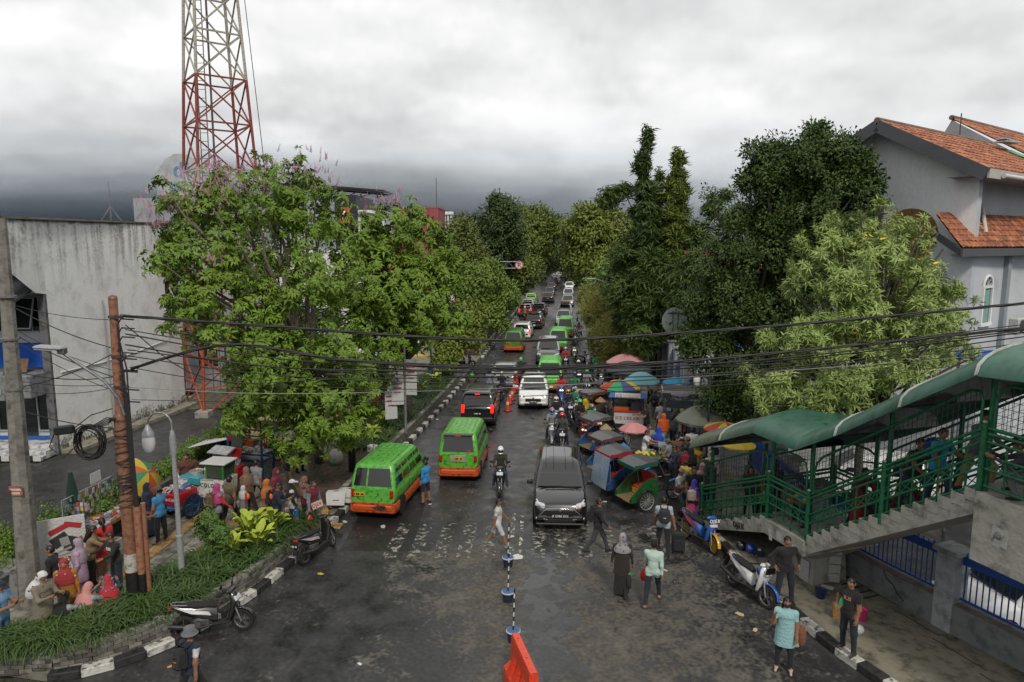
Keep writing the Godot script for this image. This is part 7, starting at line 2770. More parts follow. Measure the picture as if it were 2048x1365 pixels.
	solo("broken_block","broken grey concrete block with peeling white paint at left edge","concrete block",mk(.2,.2,.19).loft([PA([V(-.8,0,-.4),V(.8,0,-.4),V(.9,0,.4),V(-.8,0,.4)]),PA([V(-.75,.85,-.3),V(.3,.8,-.3),V(.35,.75,.25),V(-.75,.85,.25)])],true,true,true),M.kerb,V(-12.75,.16,-16.71),12)
	solo("paper_cup","small blue paper cup on the broken concrete block","cup",mk(.05,.15,.4).lathe(Vector3.ZERO,[W(.03,0),W(.042,.11),W(.038,.11)],12),M.plastic,V(-12.75,.16,-16.71)+V(-.35,.84,.1))
	# notice boards in the long planter, blue bollards, ojek boards
	var nb:=thing("notice_board","white notice boards with red print strapped to a thin grey post","notice board",V(-4.78,.5,-30.66))
	part(nb,"post",mk(.3,.31,.31).tube([Vector3.ZERO,V(0,4.4,0)],.06,8),M.metal)
	for q in [[-.32,1.95,.55,1.2,.2],[.3,2.6,.5,1.6,-.15],[-.62,1.35,.55,1.3,.4]]:
		var pn:=part(nb,"board",mk(.55,.56,.56).rbox(Vector3.ZERO,V(q[2],q[3],.03),.008),M.plastic)
		pn.transform=TF(Basis(Vector3.UP,q[4]),V(q[0],q[1],.1))
		var pr:=mk(.4,.08,.08)
		for k in 3:
			pr.box(V(0,q[3]*(.3 - .16*k),.017),V(q[2]*(.8 - .15*k),.08,.003))
		part(pn,"print",pr,M.matte)
	i=0
	for q in [V(-6.49,.16,-20.11),V(-6.14,.16,-21.26),V(-5.48,.16,-40.41),V(-5.11,.16,-43.35)]:
		var bl:=thing("bollard",["blue bollard with orange band beside the ojek board","blue bollard with orange band behind the man in maroon","far blue bollard beside the flowering tree","farthest blue bollard by the side lane"][i],"bollard",q,0,"blue and orange bollards")
		part(bl,"post",mk(.02,.1,.32).tube([Vector3.ZERO,V(0,.9,0)],.075,10),M.plastic)
		part(bl,"orange_band",mk(.6,.2,.03).tube([V(0,.5,0),V(0,.68,0)],.078,10),M.plastic)
		part(bl,"cap",mk(.02,.09,.28).ball(V(0,.9,0),V(.075,.04,.075),10,5),M.plastic)
		i+=1
	i=0
	for q in [[V(-6.8,.85,-20.6),-.05,.05],[V(-5.9,1.16,-20.3),-.25,.45]]:
		var oj:=thing("ojek_board",["white ojek hand lettered board tied to blue bollard","tilted ojek board with brown edges behind parked scooter"][i],"sign",q[0])
		oj.rotation=V(-.15,q[1],q[2])
		part(oj,"board",mk(.3,.16,.07).rbox(Vector3.ZERO,V(.42,.24,.015),.004),M.wood)
		part(oj,"paper",mk(.6,.58,.55).rbox(V(0,0,.009),V(.37,.19,.006),.002),M.matte)
		letters(oj,"OJEK",.15,C(.35,.01,.02),TF(Basis(),V(0,0,.014)))
		part(oj,"stake",mk(.15,.1,.05).tube([V(0,0,-.012),V(0,-q[0].y+.16,-.02)],.012,5),M.wood)
		i+=1
	# sacks, litter and odd things
	for q in [[V(-5.94,.6,-22.66),"white printed rice sack draped over planter corner",C(.55,.55,.55)],[V(-5.52,.6,-22.9),"second white sack with red emblem over planter edge",C(.58,.57,.56)]]:
		var sk:=thing("rice_sack",q[1],"sack",q[0],rf(-20,20))
		part(sk,"cloth",mc(q[2]).loft([PA([V(-.3,.04,-.25),V(.3,.06,-.25),V(.3,.1,-.25),V(-.3,.08,-.25)]),PA([V(-.32,.06,.1),V(.34,.09,.12),V(.34,.13,.12),V(-.32,.1,.1)]),PA([V(-.28,-.28,.24),V(.3,-.3,.26),V(.3,-.28,.29),V(-.28,-.26,.27)])]),M.cloth)
		part(sk,"red_print",mk(.4,.03,.03).box(V(.0,.115,-.06),V(.16,.006,.05),Basis(Vector3.UP,.3)).box(V(.02,-.12,.222),V(.2,.03,.006),Basis(Vector3.RIGHT,-.3)),M.cloth)
	solo("rubbish_bag","pale bag of rubbish at the second tree's foot","rubbish bag",mk(.42,.4,.35).ball(V(0,.3,0),V(.3,.34,.28),9,7).k(.06,.2,.05).ball(V(.05,.12,.2),V(.14,.12,.1),7,5),M.plastic,V(-6.82,.5,-26.2),30)
	solo("black_bag","black plastic bag hanging on the flowering tree's trunk","bag",mk(.012,.012,.013).lathe(Vector3.ZERO,[W(.03,0),W(.16,.08),W(.13,.35),W(.03,.55)],10),M.plastic,V(-6.76,1.28,-23.8))
	var tk:=thing("black_pipe","short black pipe post standing in the soil bed","pipe",V(-5.98,.5,-25.3))
	part(tk,"tube",mk(.012,.012,.013).tube([Vector3.ZERO,V(0,1.7,0)],.14,12),M.plastic)
	solo("white_block","small white concrete block beside the van's roof","concrete block",mk(.55,.55,.53).rbox(V(0,.15,0),V(.36,.3,.3),.02),M.stone,V(-5.73,.5,-27.84),20)
	var kiosk:=thing("market_kiosk","pale blue roofed kiosk with teal panels behind the notice boards","kiosk",V(-7.05,.16,-37.23)+V(-1.2,0,-.6))
	part(kiosk,"roof",mk(.4,.5,.52).box(V(0,2.7,0),V(2.8,.08,2.0),Basis(Vector3.BACK,.08)),M.metal)
	part(kiosk,"back_panel",mk(.05,.2,.22).box(V(0,1.3,-.8),V(2.4,2.4,.06)),M.matte)
	part(kiosk,"counter",mk(.3,.08,.04).rbox(V(0,.5,.6),V(2.2,.9,.5),.02),M.matte)
	part(kiosk,"yellow_strip",mk(.6,.42,.05).box(V(0,2.45,.95),V(2.4,.25,.05)),M.matte)
	for x in [-1.2,1.2]:
		part(kiosk,"post",mk(.05,.06,.08).tube([V(x,0,.85),V(x,2.6,.85)],.04,6),M.metal)
	var play:=thing("play_frame","green and yellow slide frame behind the second flowering tree","slide",V(-6.08,.16,-44.98))
	for x in [-.8,.8]:
		part(play,"post",mk(.02,.08,.3).tube([V(x,0,0),V(x,2.4,0)],.06,7),M.plastic)
	part(play,"slide",mk(.03,.2,.06).box(V(-1.3,1.0,.2),V(2.0,.06,.5),Basis(Vector3.BACK,.7)),M.plastic)
	part(play,"platform",mk(.6,.4,.04).box(V(0,1.6,0),V(1.6,.1,.8)),M.plastic)
	# litter on road and pavements
	var lit:=[[V(-2.85,0,-23.3),C(.5,.5,.48)],[V(-4.14,0,-21.36),C(.5,.5,.45)],[V(3.26,0,-23.54),C(.55,.55,.52)],[V(4.25,0,-18.35),C(.45,.4,.36)],[V(-5.26,0,-18.12),C(.45,.42,.05)],[V(5.58,0,-16.03),C(.5,.4,.2)],[V(5.7,0,-15.32),C(.5,.42,.22)],[V(-3.28,0,-13.98),C(.6,.6,.6)],[V(-5.44,0,-21.76),C(.55,.55,.5)],[V(-10.61,.16,-24.89),C(.6,.6,.6)],[V(-8.84,.17,-25.99),C(.55,.55,.55)],[V(2.45,0,-23.3),C(.5,.5,.5)],[V(-3.1,0,-34.13),C(.5,.5,.46)],[V(-3.84,0,-35.13),C(.5,.45,.4)],[V(-7.33,0,-13.89),C(.5,.25,.1)]]
	var lw:=["scrap on the road below the parked van","scrap beside the dark road patch","white paper scrap beside the pedicabs","crumpled wrapper below the ojek motorbike","yellow wrapper by the corner kerb","straw scrap near the white blue scooter","straw scrap in front of white blue scooter","tiny white paper near the photo's bottom","scrap by the crossing ramp","white scrap on slabs behind red crate cart","white scrap on the pavement by cart wheel","scrap in front of the black people carrier","scrap near the middle planter kerb","brownish scrap near the middle planter kerb","orange leaf at the bottom left kerb"]
	for k in lit.size():
		var m:=mc(lit[k][1])
		var s:=rf(.06,.14)
		m.slab([W(-s,-s*.4),W(-s*.2,-s*.7),W(s,-s*.3),W(s*.7,s*.5),W(-s*.6,s*.4)],.0,.012)
		solo("litter_scrap",lw[k],"litter",m,M.matte,lit[k][0]+V(0,.012,0),rf(0,360),"scraps of litter")

func bike_wheel(t:Node3D,at:Vector3,r:float,col:Color) -> void:
	wheel(t,at,r,.045,col,14,.9)

func pedicab(label:String,at:Vector3,face:float,side:Color,hood:Color,trim:Color,film:=false) -> void:
	# passenger seat in front between two wheels, rider's saddle and single wheel behind
	var t:=thing("pedicab",label,"pedicab",at,face,"pedicabs queueing at the right kerb")
	for sd in [-1,1]:
		bike_wheel(t,V(sd*.52,.34,-.35),.34,C(.4,.4,.4))
		var b:=mc(side)
		var poly:=[]
		for q in [[-1.0,.35],[-.95,.55],[-.7,.75],[-.45,1.0],[-.15,1.12],[.1,1.1],[.15,.4],[-.2,.32]]:
			poly.append(W(q[0],q[1]))
		prism(b,poly,sd*.44 - .02,sd*.44+.02)
		part(t,"side_panel",b,M.old_paint)
		part(t,"mudguard",mk(.02,.02,.02).tube([V(sd*.52,.4,-.74),V(sd*.52,.66,-.58),V(sd*.52,.74,-.35),V(sd*.52,.66,-.1)],.025,5),M.metal)
		part(t,"hood_post",mk(.1,.1,.1).tube([V(sd*.42,1.05,.05),V(sd*.44,1.62,-.05)],.014,5),M.metal)
		part(t,"hood_post",mk(.1,.1,.1).tube([V(sd*.42,.85,-.6),V(sd*.46,1.55,-.75)],.014,5),M.metal)
	part(t,"seat",mk(.5,.04,.02).rbox(V(0,.62,-.1),V(.82,.16,.46),.05),M.plastic)
	part(t,"backrest",mk(.4,.03,.03).rbox(V(0,.92,.12),V(.82,.5,.1),.04,Basis(Vector3.RIGHT,-.15)),M.plastic)
	part(t,"footboard",mk(.25,.17,.08).rbox(V(0,.36,-.66),V(.84,.05,.66),.015),M.wood)
	part(t,"front_panel",mk(.5,.36,.03).rbox(V(0,.5,-.32),V(.8,.2,.04),.01),M.old_paint)
	var hb:=mc(hood)
	hb.loft([PA([V(-.5,1.56,-.85),V(.5,1.56,-.85),V(.5,1.6,-.85),V(-.5,1.6,-.85)]),PA([V(-.52,1.66,-.35),V(.52,1.66,-.35),V(.52,1.7,-.35),V(-.52,1.7,-.35)]),PA([V(-.52,1.66,.08),V(.52,1.66,.08),V(.52,1.7,.08),V(-.52,1.7,.08)]),PA([V(-.5,1.2,.34),V(.5,1.2,.34),V(.5,1.22,.37),V(-.5,1.22,.37)])],true,true,true)
	part(t,"hood",hb,M.plastic)
	part(t,"hood_trim",mc(trim).box(V(0,1.54,-.87),V(1.02,.12,.03)).box(V(-.52,1.6,-.4),V(.03,.11,.9)).box(V(.52,1.6,-.4),V(.03,.11,.9)),M.plastic)
	part(t,"frame",mk(.05,.05,.05).tube([V(0,.4,.1),V(0,.45,.7),V(0,.36,1.2)],.025,6).tube([V(0,.45,.7),V(0,.85,.85)],.022,6).tube([V(-.5,.34,-.35),V(.5,.34,-.35)],.02,6),M.metal)
	part(t,"handlebar",mk(.3,.3,.3).tube([V(-.35,1.08,.35),V(-.3,1.06,.22),V(.3,1.06,.22),V(.35,1.08,.35)],.016,5),M.metal)
	part(t,"saddle",mk(.03,.03,.03).lathe(V(0,.9,.88),[W(.02,0),W(.11,.03),W(.09,.07),W(.01,.08)],10,Basis(),.8,1.4),M.rubber)
	bike_wheel(t,V(0,.36,1.2),.36,C(.35,.35,.35))
	part(t,"rear_mudguard",mc(C(.05,.2,.5)).tube([V(0,.7,.95),V(0,.76,1.2),V(0,.66,1.45)],.03,5),M.plastic)
	if film:
		part(t,"plastic_sheet",MB.new().loft([PA([V(-.5,1.54,-.89),V(.5,1.54,-.89),V(.5,1.54,-.885),V(-.5,1.54,-.885)]),PA([V(-.5,.4,-1.06),V(.5,.42,-1.05),V(.5,.42,-1.045),V(-.5,.4,-1.055)])],true,true,true),M.plastic_film)
		part(t,"folded_sheet",mk(.05,.12,.3).box(V(-.2,.9,-.8),V(.4,.7,.04)).k(.45,.45,.45).ball(V(.15,.95,-.7),V(.16,.4,.12),8,6),M.plastic)

func cone_hat(label:String,at:Vector3,col:Color,tilt:=.0) -> void:
	var o:=solo("conical_hat",label,"hat",mc(col).lathe(Vector3.ZERO,[W(.26,0),W(.255,.012),W(.12,.13),W(.01,.22)],16),M.wood,at)
	o.rotation.z=tilt

func build_market() -> void:
	pedicab("pedicab with green sides and grey hood nearest the camera",V(4.66,0,-23.3),245,C(.015,.08,.02),C(.06,.063,.067),C(.02,.09,.06))
	pedicab("pedicab with red hood trim and clear plastic rain sheet",V(4.03,0,-24.54),245,C(.02,.06,.16),C(.07,.07,.073),C(.35,.02,.03),true)
	pedicab("pedicab with blue sides and brown hood trim",V(3.96,0,-26.49),242,C(.02,.08,.22),C(.08,.08,.083),C(.13,.05,.04))
	pedicab("pedicab with blue wheel panels and maroon seat behind red scooter",V(3.93,0,-29.47),240,C(.02,.09,.24),C(.07,.07,.075),C(.12,.08,.07))
	pedicab("farthest pedicab with a rider lying back in it",V(4.37,0,-34.63),240,C(.06,.05,.04),C(.08,.08,.085),C(.14,.05,.03))
	cone_hat("blue conical hat lying on brown trimmed pedicab hood",V(4.21,1.34,-25.6)+V(0,0,0),C(.04,.2,.5))
	cone_hat("yellow conical hat behind the red trimmed hood",V(4.49,1.2,-24.4),C(.6,.3,.03),.5)
	cone_hat("woven conical hat with red rim on a pedicab hood",V(3.89,1.39,-28.2),C(.35,.26,.1))
	cone_hat("brown conical hat on the farthest pedicab hood",V(4.17,1.62,-32.3),C(.3,.18,.08))
	# ice cream cart
	var t:=thing("ice_cream_cart","white ice cream cart with blue roof and glass case","food cart",V(5.6,0,-33),192)
	part(t,"body",mk(.6,.61,.62).rbox(V(0,.72,0),V(1.5,.6,.8),.02),M.plastic)
	letters(t,"ICE CREAM",.2,C(.35,.01,.02),TF(Basis(Vector3.UP,PI),V(0,.72,-.405)),true)
	for sd in [-1,1]:
		bike_wheel(t,V(sd*.6,.3,0),.3,C(.4,.05,.05))
		for z in [-1,1]:
			part(t,"post",mk(.03,.02,.1).box(V(sd*.72,1.35,z*.36),V(.06,.7,.06)),M.plastic)
	part(t,"roof",mk(.04,.12,.35).rbox(V(0,1.74,0),V(1.8,.06,1.1),.02),M.plastic)
	part(t,"name_board",mk(.6,.58,.52).rbox(V(0,1.83,-.5),V(1.2,.24,.05),.01,Basis(Vector3.RIGHT,.2)),M.plastic)
	letters(t,"ICE",.17,C(.35,.01,.02),TF(Basis(Vector3.UP,PI)*Basis(Vector3.RIGHT,-.2),V(.4,1.83,-.535)),true)
	letters(t,"DURIAN",.17,C(.55,.33,.02),TF(Basis(Vector3.UP,PI)*Basis(Vector3.RIGHT,-.2),V(-.15,1.83,-.535)),true)
	part(t,"glass_case",mk(.05,.05,.07).rbox(V(-.42,1.3,-.05),V(.5,.5,.5),.02),M.glass)
	part(t,"shelf",mk(.5,.12,.02).rbox(V(.3,1.12,-.1),V(.7,.14,.4),.02),M.plastic)
	part(t,"red_sill",mk(.5,.02,.03).rbox(V(0,1.04,-.02),V(1.56,.05,.86),.01),M.plastic)
	# fruit cart with yellow fruit
	var f:=thing("fruit_cart","low green edged fruit cart with yellow fruit and glass box","food cart",V(5.61,0,-26.49),190)
	part(f,"tray",mk(.04,.13,.08).rbox(V(0,.72,0),V(1.6,.16,.75),.02),M.old_paint)
	for sd in [-1,1]:
		for z in [-.3,.3]:
			part(f,"leg",mk(.1,.1,.1).box(V(sd*.72,.33,z),V(.06,.66,.06)),M.wood)
	part(f,"glass_box",mk(.3,.32,.33).box(V(-.45,1.22,-.3),V(.66,.03,.03)).box(V(-.45,1.22,.3),V(.66,.03,.03)).box(V(-.76,1.02,-.3),V(.03,.44,.03)).box(V(-.14,1.02,-.3),V(.03,.44,.03)).box(V(-.76,1.02,.3),V(.03,.44,.03)).box(V(-.14,1.02,.3),V(.03,.44,.03)),M.metal)
	part(f,"box_top",mk(.25,.27,.28).rbox(V(-.45,1.245,0),V(.7,.02,.66),.005),M.glass)
	var fm:=mk(.6,.43,.03).ball(Vector3.ZERO,V(.075,.06,.06),7,5).mesh()
	for k in 46:
		piece(f,"fruit",fm,M.plastic,TF(Basis(Vector3.UP,rf(0,6)),V(rf(-.72,-.18),.85+rf(0,.2),rf(-.26,.26)) if k<24 else V(rf(.0,.72),.83+rf(0,.06),rf(-.3,.3))))
	for q in [[.25,C(.1,.35,.2)],[.45,C(.5,.48,.44)],[.1,C(.15,.08,.3)]]:
		part(f,"jar",mc(q[1]).lathe(V(q[0],.8,.15),[W(.07,0),W(.08,.14),W(.05,.18)],10),M.plastic)
	# stall with a flat roof under the blue umbrellas
	var s:=thing("snack_stall","snack stall with flat brown white edged roof and glass front","stall",V(8.11,.1,-32.1),190)
	part(s,"roof",mk(.1,.08,.07).rbox(V(0,2.15,0),V(2.1,.05,1.5),.01),M.matte)
	part(s,"roof_edge",mk(.6,.6,.6).box(V(0,2.14,-.77),V(2.14,.09,.03)).box(V(-1.06,2.14,0),V(.03,.09,1.5)).box(V(1.06,2.14,0),V(.03,.09,1.5)),M.matte)
	part(s,"cabinet",mk(.1,.13,.18).rbox(V(0,.55,0),V(1.9,1.1,.8),.02),M.matte)
	part(s,"glass_case",mk(.08,.1,.11).rbox(V(0,1.4,-.1),V(1.8,.5,.5),.02),M.glass)
	for x in [-.98,.98]:
		for z in [-.68,.68]:
			part(s,"post",mk(.15,.15,.15).box(V(x,1.07,z),V(.05,2.14,.05)),M.metal)
	for k in 6:
		part(s,"snack_pack",mc([C(.5,.4,.05),C(.1,.3,.1),C(.5,.5,.5)][k % 3]).rbox(V(-.75+k*.3,1.22,-.36),V(.2,.16,.05),.01),M.plastic)
	# clothes stall under the big parasol
	var c:=thing("clothes_stall","clothes and bags stall under the big grey green parasol","stall",V(7.83,.17,-28.21),190)
	part(c,"table",mk(.3,.3,.3).rbox(V(0,.75,0),V(1.9,.05,.9),.01),M.wood)
	for x in [-.9,.9]:
		part(c,"rail_post",mk(.2,.2,.2).tube([V(x,0,.3),V(x,1.6,.3)],.02,5),M.metal)
	part(c,"rail",mk(.2,.2,.2).tube([V(-.9,1.6,.3),V(.9,1.6,.3)],.02,5),M.metal)
	for k in 10:
		part(c,"garment",mc([C(.5,.5,.48),C(.03,.03,.04),C(.1,.15,.3),C(.4,.1,.1),C(.5,.45,.3)][k % 5]).rbox(V(-.8+k*.18,1.28,.3),V(.14,.6,.06),.02),M.cloth)
		part(c,"folded_cloth",mc([C(.05,.08,.2),C(.5,.5,.5),C(.3,.05,.06)][k % 3]).rbox(V(-.8+k*.18,.83,-.1),V(.17,.1,.4),.02),M.cloth)
	# left pavement: merchandise stall, crate cart, meatball cart, blue cart, awning
	var m:=thing("accessory_stall","cluttered stall of phone cases and trinkets by orange pole","stall",V(-12.0,.17,-19.6),95)
	part(m,"table",mk(.42,.2,.05).rbox(V(0,.8,0),V(2.2,.12,.85),.01),M.wood)
	for x in [-1.0,1.0]:
		for z in [-.36,.36]:
			part(m,"leg",mk(.35,.17,.05).box(V(x,.37,z),V(.07,.74,.07)),M.wood)
	part(m,"rack_frame",mk(.4,.42,.44).tube([V(-1.05,.8,.4),V(-1.05,1.75,.4),V(1.05,1.75,.4),V(1.05,.8,.4)],.02,5),M.metal)
	var pals:=[C(.5,.5,.5),C(.05,.3,.35),C(.5,.05,.05),C(.55,.42,.05),C(.03,.03,.04),C(.1,.3,.12),C(.4,.25,.35),C(.1,.16,.4)]
	for k in 60:
		if rng.randf()<.8:
			part(m,"phone_case",mc(pals[rng.randi() % 8].lerp(pals[[0,4][k % 2]],.6)).rbox(V(-1.0+(k % 15)*.143+rf(-.03,.03),1.66 - (k/15)*.2+rf(-.04,.04),.37+rf(-.06,.04)),V(rf(.06,.13),rf(.1,.2),.02),.005,Basis(Vector3.BACK,rf(-.3,.3))),M.plastic)
	for k in 50:
		part(m,"trinket",mc(pals[rng.randi() % 8]).rbox(V(rf(-1.0,1.0),.88,rf(-.38,.3)),V(rf(.07,.2),.05,rf(.07,.16)),.01,Basis(Vector3.UP,rf(-.4,.4))),M.plastic)
	for k in 26:
		part(m,"hanging_case",mc(pals[rng.randi() % 8]).rbox(V(1.12,1.7 - (k % 9)*.13,-.36+(k/9)*.12),V(.02,.11,.08),.004),M.plastic)
	part(m,"price_card",mk(.6,.6,.6).rbox(V(-.4,1.95,.42),V(.45,.32,.015),.004),M.matte)
	part(m,"folded_parasol",mk(.02,.06,.04).lathe(V(.5,1.5,.5),[W(.14,0),W(.16,.3),W(.05,.9)],9),M.cloth)
	for k in 2:
		solo("plastic_crate",["white plastic crate under the accessory stall, lower one","white plastic crate under the accessory stall, upper one"][k],"crate",mk(.5,.52,.5).rbox(V(0,.14,0),V(.4,.26,.55),.02).k(.2,.2,.2).box(V(0,.275,0),V(.34,.01,.48)),M.plastic,V(-11.35,.17+k*.27,-18.75),8)
	var cc:=thing("drinks_cart","red crate drinks cart with blue wheels and bottles","food cart",V(-10.78,.17,-21.89),20)
	for sd in [-1,1]:
		wheel(cc,V(sd*.42,.4,0),.4,.06,C(.03,.12,.3),10,.84)
	part(cc,"chassis",mk(.03,.12,.3).rbox(V(0,.5,.05),V(.72,.06,1.3),.01),M.plastic)
	part(cc,"red_crate",mk(.4,.015,.02).rbox(V(0,.72,.1),V(.7,.36,.9),.02),M.plastic)
	letters(cc,"Coca-Cola",.14,C(.6,.58,.56),TF(Basis(),V(0,.74,.555)),true)
	for k in 34:
		part(cc,"bottle",mc([C(.45,.5,.6),C(.05,.12,.35),C(.55,.2,.05),C(.5,.52,.55)][k % 4]).tube([V(rf(-.3,.3),.9,rf(-.28,.46)),V(rf(-.3,.3),1.05,rf(-.28,.46))],[.04,.025],6),M.plastic)
	part(cc,"teal_shelf",mk(.04,.3,.36).rbox(V(-.05,1.05,-.6),V(.8,.25,.4),.02),M.plastic)
	var ba:=thing("meatball_cart","white meatball cart with green glass case and baso colok lettering","food cart",V(-10.23,.17,-22.64),10)
	part(ba,"body",mk(.6,.6,.58).loft([PA([V(-.75,.5,-.4),V(.8,.5,-.4),V(.8,.5,.4),V(-.75,.5,.4)]),PA([V(-.85,1.08,-.42),V(.85,1.08,-.42),V(.85,1.08,.42),V(-.85,1.08,.42)])],true,true,true),M.old_paint)
	letters(ba,"BASO COLOK",.19,C(.03,.12,.05),TF(Basis(Vector3.RIGHT,.03),V(.05,.92,.425)))
	for sd in [-1,1]:
		wheel(ba,V(.35,.36,sd*.36),.36,.05,C(.3,.3,.3),12,.88)
		ba.get_child(ba.get_child_count() - 1).rotation.y=PI/2
	part(ba,"counter",mk(.4,.41,.42).rbox(V(-.2,1.1,0),V(1.3,.04,.86),.01),M.metal)
	part(ba,"pot",mk(.45,.45,.45).lathe(V(-.35,1.12,.05),[W(.22,0),W(.24,.16),W(.22,.17),W(.2,.12)],16),M.metal)
	for k in 14:
		part(ba,"meatball",mk(.3,.22,.16).ball(V(-.35+rf(-.14,.14),1.27,.05+rf(-.14,.14)),Vector3.ONE*.035,6,5),M.matte)
	for k in 3:
		part(ba,"sauce_bottle",mc([C(.5,.1,.02),C(.55,.35,.1),C(.1,.3,.08)][k]).lathe(V(.08+k*.1,1.12,.2),[W(.04,0),W(.04,.16),W(.012,.24)],8),M.plastic)
	part(ba,"glass_case",mk(.04,.06,.04).rbox(V(.5,1.38,0),V(.6,.46,.66),.02),M.glass)
	for x in [.2,.8]:
		for z in [-.33,.33]:
			part(ba,"case_post",mk(.03,.2,.03).box(V(x,1.38,z),V(.05,.52,.05)),M.plastic)
	part(ba,"case_lid",mk(.55,.56,.56).rbox(V(.45,1.64,0),V(.9,.05,.8),.01),M.plastic)
	part(ba,"handle",mk(.6,.6,.6).tube([V(-.8,1.1,.35),V(-.95,1.45,.35)],.03,6),M.plastic)
	var bc:=thing("snack_cart","blue framed snack cart with hanging bags and red sign","food cart",V(-9.68,.17,-25.13),15)
	for x in [-.7,.7]:
		for z in [-.36,.36]:
			part(bc,"post",mk(.015,.06,.2).box(V(x,1.0,z),V(.06,1.95,.06)),M.old_paint)
	for y in [.2,.95,1.2,1.9]:
		part(bc,"rail",mk(.015,.06,.2).box(V(0,y,.362),V(1.42,.055,.05)).box(V(0,y,-.362),V(1.42,.055,.05)).box(V(.702,y,0),V(.05,.055,.7)),M.old_paint)
	part(bc,"panel",mk(.3,.31,.32).rbox(V(0,.58,0),V(1.34,.7,.64),.01),M.metal)
	part(bc,"shelf",mk(.5,.48,.4).rbox(V(0,1.2,0),V(1.3,.03,.62),.005),M.wood)
	part(bc,"sign_strip",mk(.3,.02,.01).rbox(V(-.4,1.76,.37),V(.56,.22,.03),.008),M.plastic)
	for k in 9:
		part(bc,"hanging_bag",mk(.5,.09,.01).lathe(V(-.1+k*.085 if k<6 else .7,1.5,.36 if k<6 else .3 - (k - 6)*.14),[W(.03,0),W(.045,.1),W(.02,.17),W(.04,.24)],7),M.plastic)
	for k in 16:
		part(bc,"snack_bag",mk(.55,.52,.42).ball(V(rf(-.55,.6),1.3,rf(-.2,.25)),V(.1,.08,.09),6,5),M.plastic)
	wheel(bc,V(.6,.12,.3),.12,.06,C(.1,.1,.1),5,.6)
	var cool:=thing("drinks_cooler","red open drinks cooler on wooden crate between the carts","cooler",V(-10.01,.17,-24.07),20)
	part(cool,"crate",mk(.3,.18,.07).rbox(V(0,.32,0),V(.9,.64,.55),.01),M.wood)
	part(cool,"tub",mk(.45,.015,.02).rbox(V(.05,.84,0),V(.85,.4,.5),.03),M.plastic)
	part(cool,"lid",mk(.5,.015,.02).rbox(V(-.2,1.3,-.3),V(.8,.5,.05),.02,Basis(Vector3.RIGHT,-.35)),M.plastic)
	for k in 8:
		part(cool,"bottle",mk(.4,.45,.52).tube([V(-.25+k*.08,1.0,rf(-.15,.15)),V(-.25+k*.08,1.2,rf(-.15,.15))],[.04,.02],6),M.plastic)
	var gl:=thing("display_stand","black and white glass topped display stand behind meatball cart","stand",V(-9.89,.17,-23.33)+V(-.5,0,-.9),20)
	part(gl,"tray",mk(.4,.41,.42).rbox(V(0,1.5,0),V(.9,.06,.5),.01,Basis(Vector3.RIGHT,.3)),M.metal)
	part(gl,"screen",mk(.02,.02,.022).rbox(V(.2,1.7,-.6),V(.5,.9,.05),.01,Basis(Vector3.RIGHT,-.3)),M.plastic)
	for x in [-.4,.4]:
		part(gl,"leg",mk(.3,.3,.3).tube([V(x,0,0),V(x,1.5,0)],.02,5),M.metal)
	var aw:=thing("white_awning","taut white cloth awning on thin poles over the carts","awning",V(0,0,0))
	var pa:Vector3=V(-11.77,1.64,-24.6)
	var pb:Vector3=V(-10.14,1.8,-25.6)
	var pc:Vector3=V(-12.52,1,-28)
	part(aw,"cloth",mk(.62,.64,.65).loft([PA([pa,pb,pc+V(1.9,.1,-.4),pc]),PA([pa+V(0,.02,0),pb+V(0,.02,0),pc+V(1.9,.12,-.4),pc+V(0,.02,0)])],true,true,true),M.fabric)
	for q in [pa,pc,pb]:
		part(aw,"pole",mk(.2,.12,.05).tube([V(q.x,.17,q.z),q],.025,5),M.wood)
	var yb:=thing("yellow_cart","yellow and black barrow with spoked wheel under tree leaves","food cart",V(-9.39,.17,-26.9)+V(0,0,-.4),10)
	part(yb,"tray",mk(.5,.32,.02).rbox(V(.3,.95,0),V(1.9,.08,.8),.01),M.old_paint)
	part(yb,"roof",mk(.4,.3,.03).rbox(V(.3,1.9,0),V(2.0,.06,.9),.01),M.old_paint)
	part(yb,"dark_body",mk(.05,.035,.02).rbox(V(.3,.65,0),V(1.7,.5,.6),.02),M.wood)
	for x in [-.55,1.15]:
		part(yb,"post",mk(.03,.03,.03).box(V(x,1.4,.36),V(.05,1.0,.05)),M.metal)
	for sd in [-1,1]:
		wheel(yb,V(-.3,.34,sd*.36),.34,.05,C(.35,.35,.35),12,.88)
		yb.get_child(yb.get_child_count() - 1).rotation.y=PI/2
	# banner with a generic red and black emblem
	var bn:=thing("cartoon_banner","white banner with pink edge and red black emblem","banner",V(-11.73,.17,-17.27),0)
	bn.rotation.y=.55
	part(bn,"sheet",mk(.58,.57,.55).rbox(V(0,1.05,0),V(1.15,1.5,.03),.005),M.cloth)
	part(bn,"pink_edge",mk(.5,.05,.15).box(V(-.57,1.05,.005),V(.04,1.52,.035)),M.cloth)
	part(bn,"emblem",mk(.4,.02,.03).box(V(.0,1.5,.018),V(.5,.14,.004),Basis(Vector3.BACK,.4)).box(V(.3,1.56,.02),V(.4,.14,.004),Basis(Vector3.BACK,-.3)).k(.03,.03,.03).box(V(.0,1.2,.018),V(.4,.3,.004),Basis(Vector3.BACK,.5)).box(V(.25,1.05,.019),V(.3,.4,.004),Basis(Vector3.BACK,-.4)).k(.3,.3,.3).box(V(.1,1.15,.023),V(.2,.24,.004),Basis(Vector3.BACK,.2)).box(V(.0,.9,.023),V(.5,.06,.004),Basis(Vector3.BACK,.3)).box(V(.05,.8,.024),V(.5,.05,.004),Basis(Vector3.BACK,.2)).k(.35,.02,.03).box(V(.05,.66,.018),V(.6,.14,.004)),M.matte)
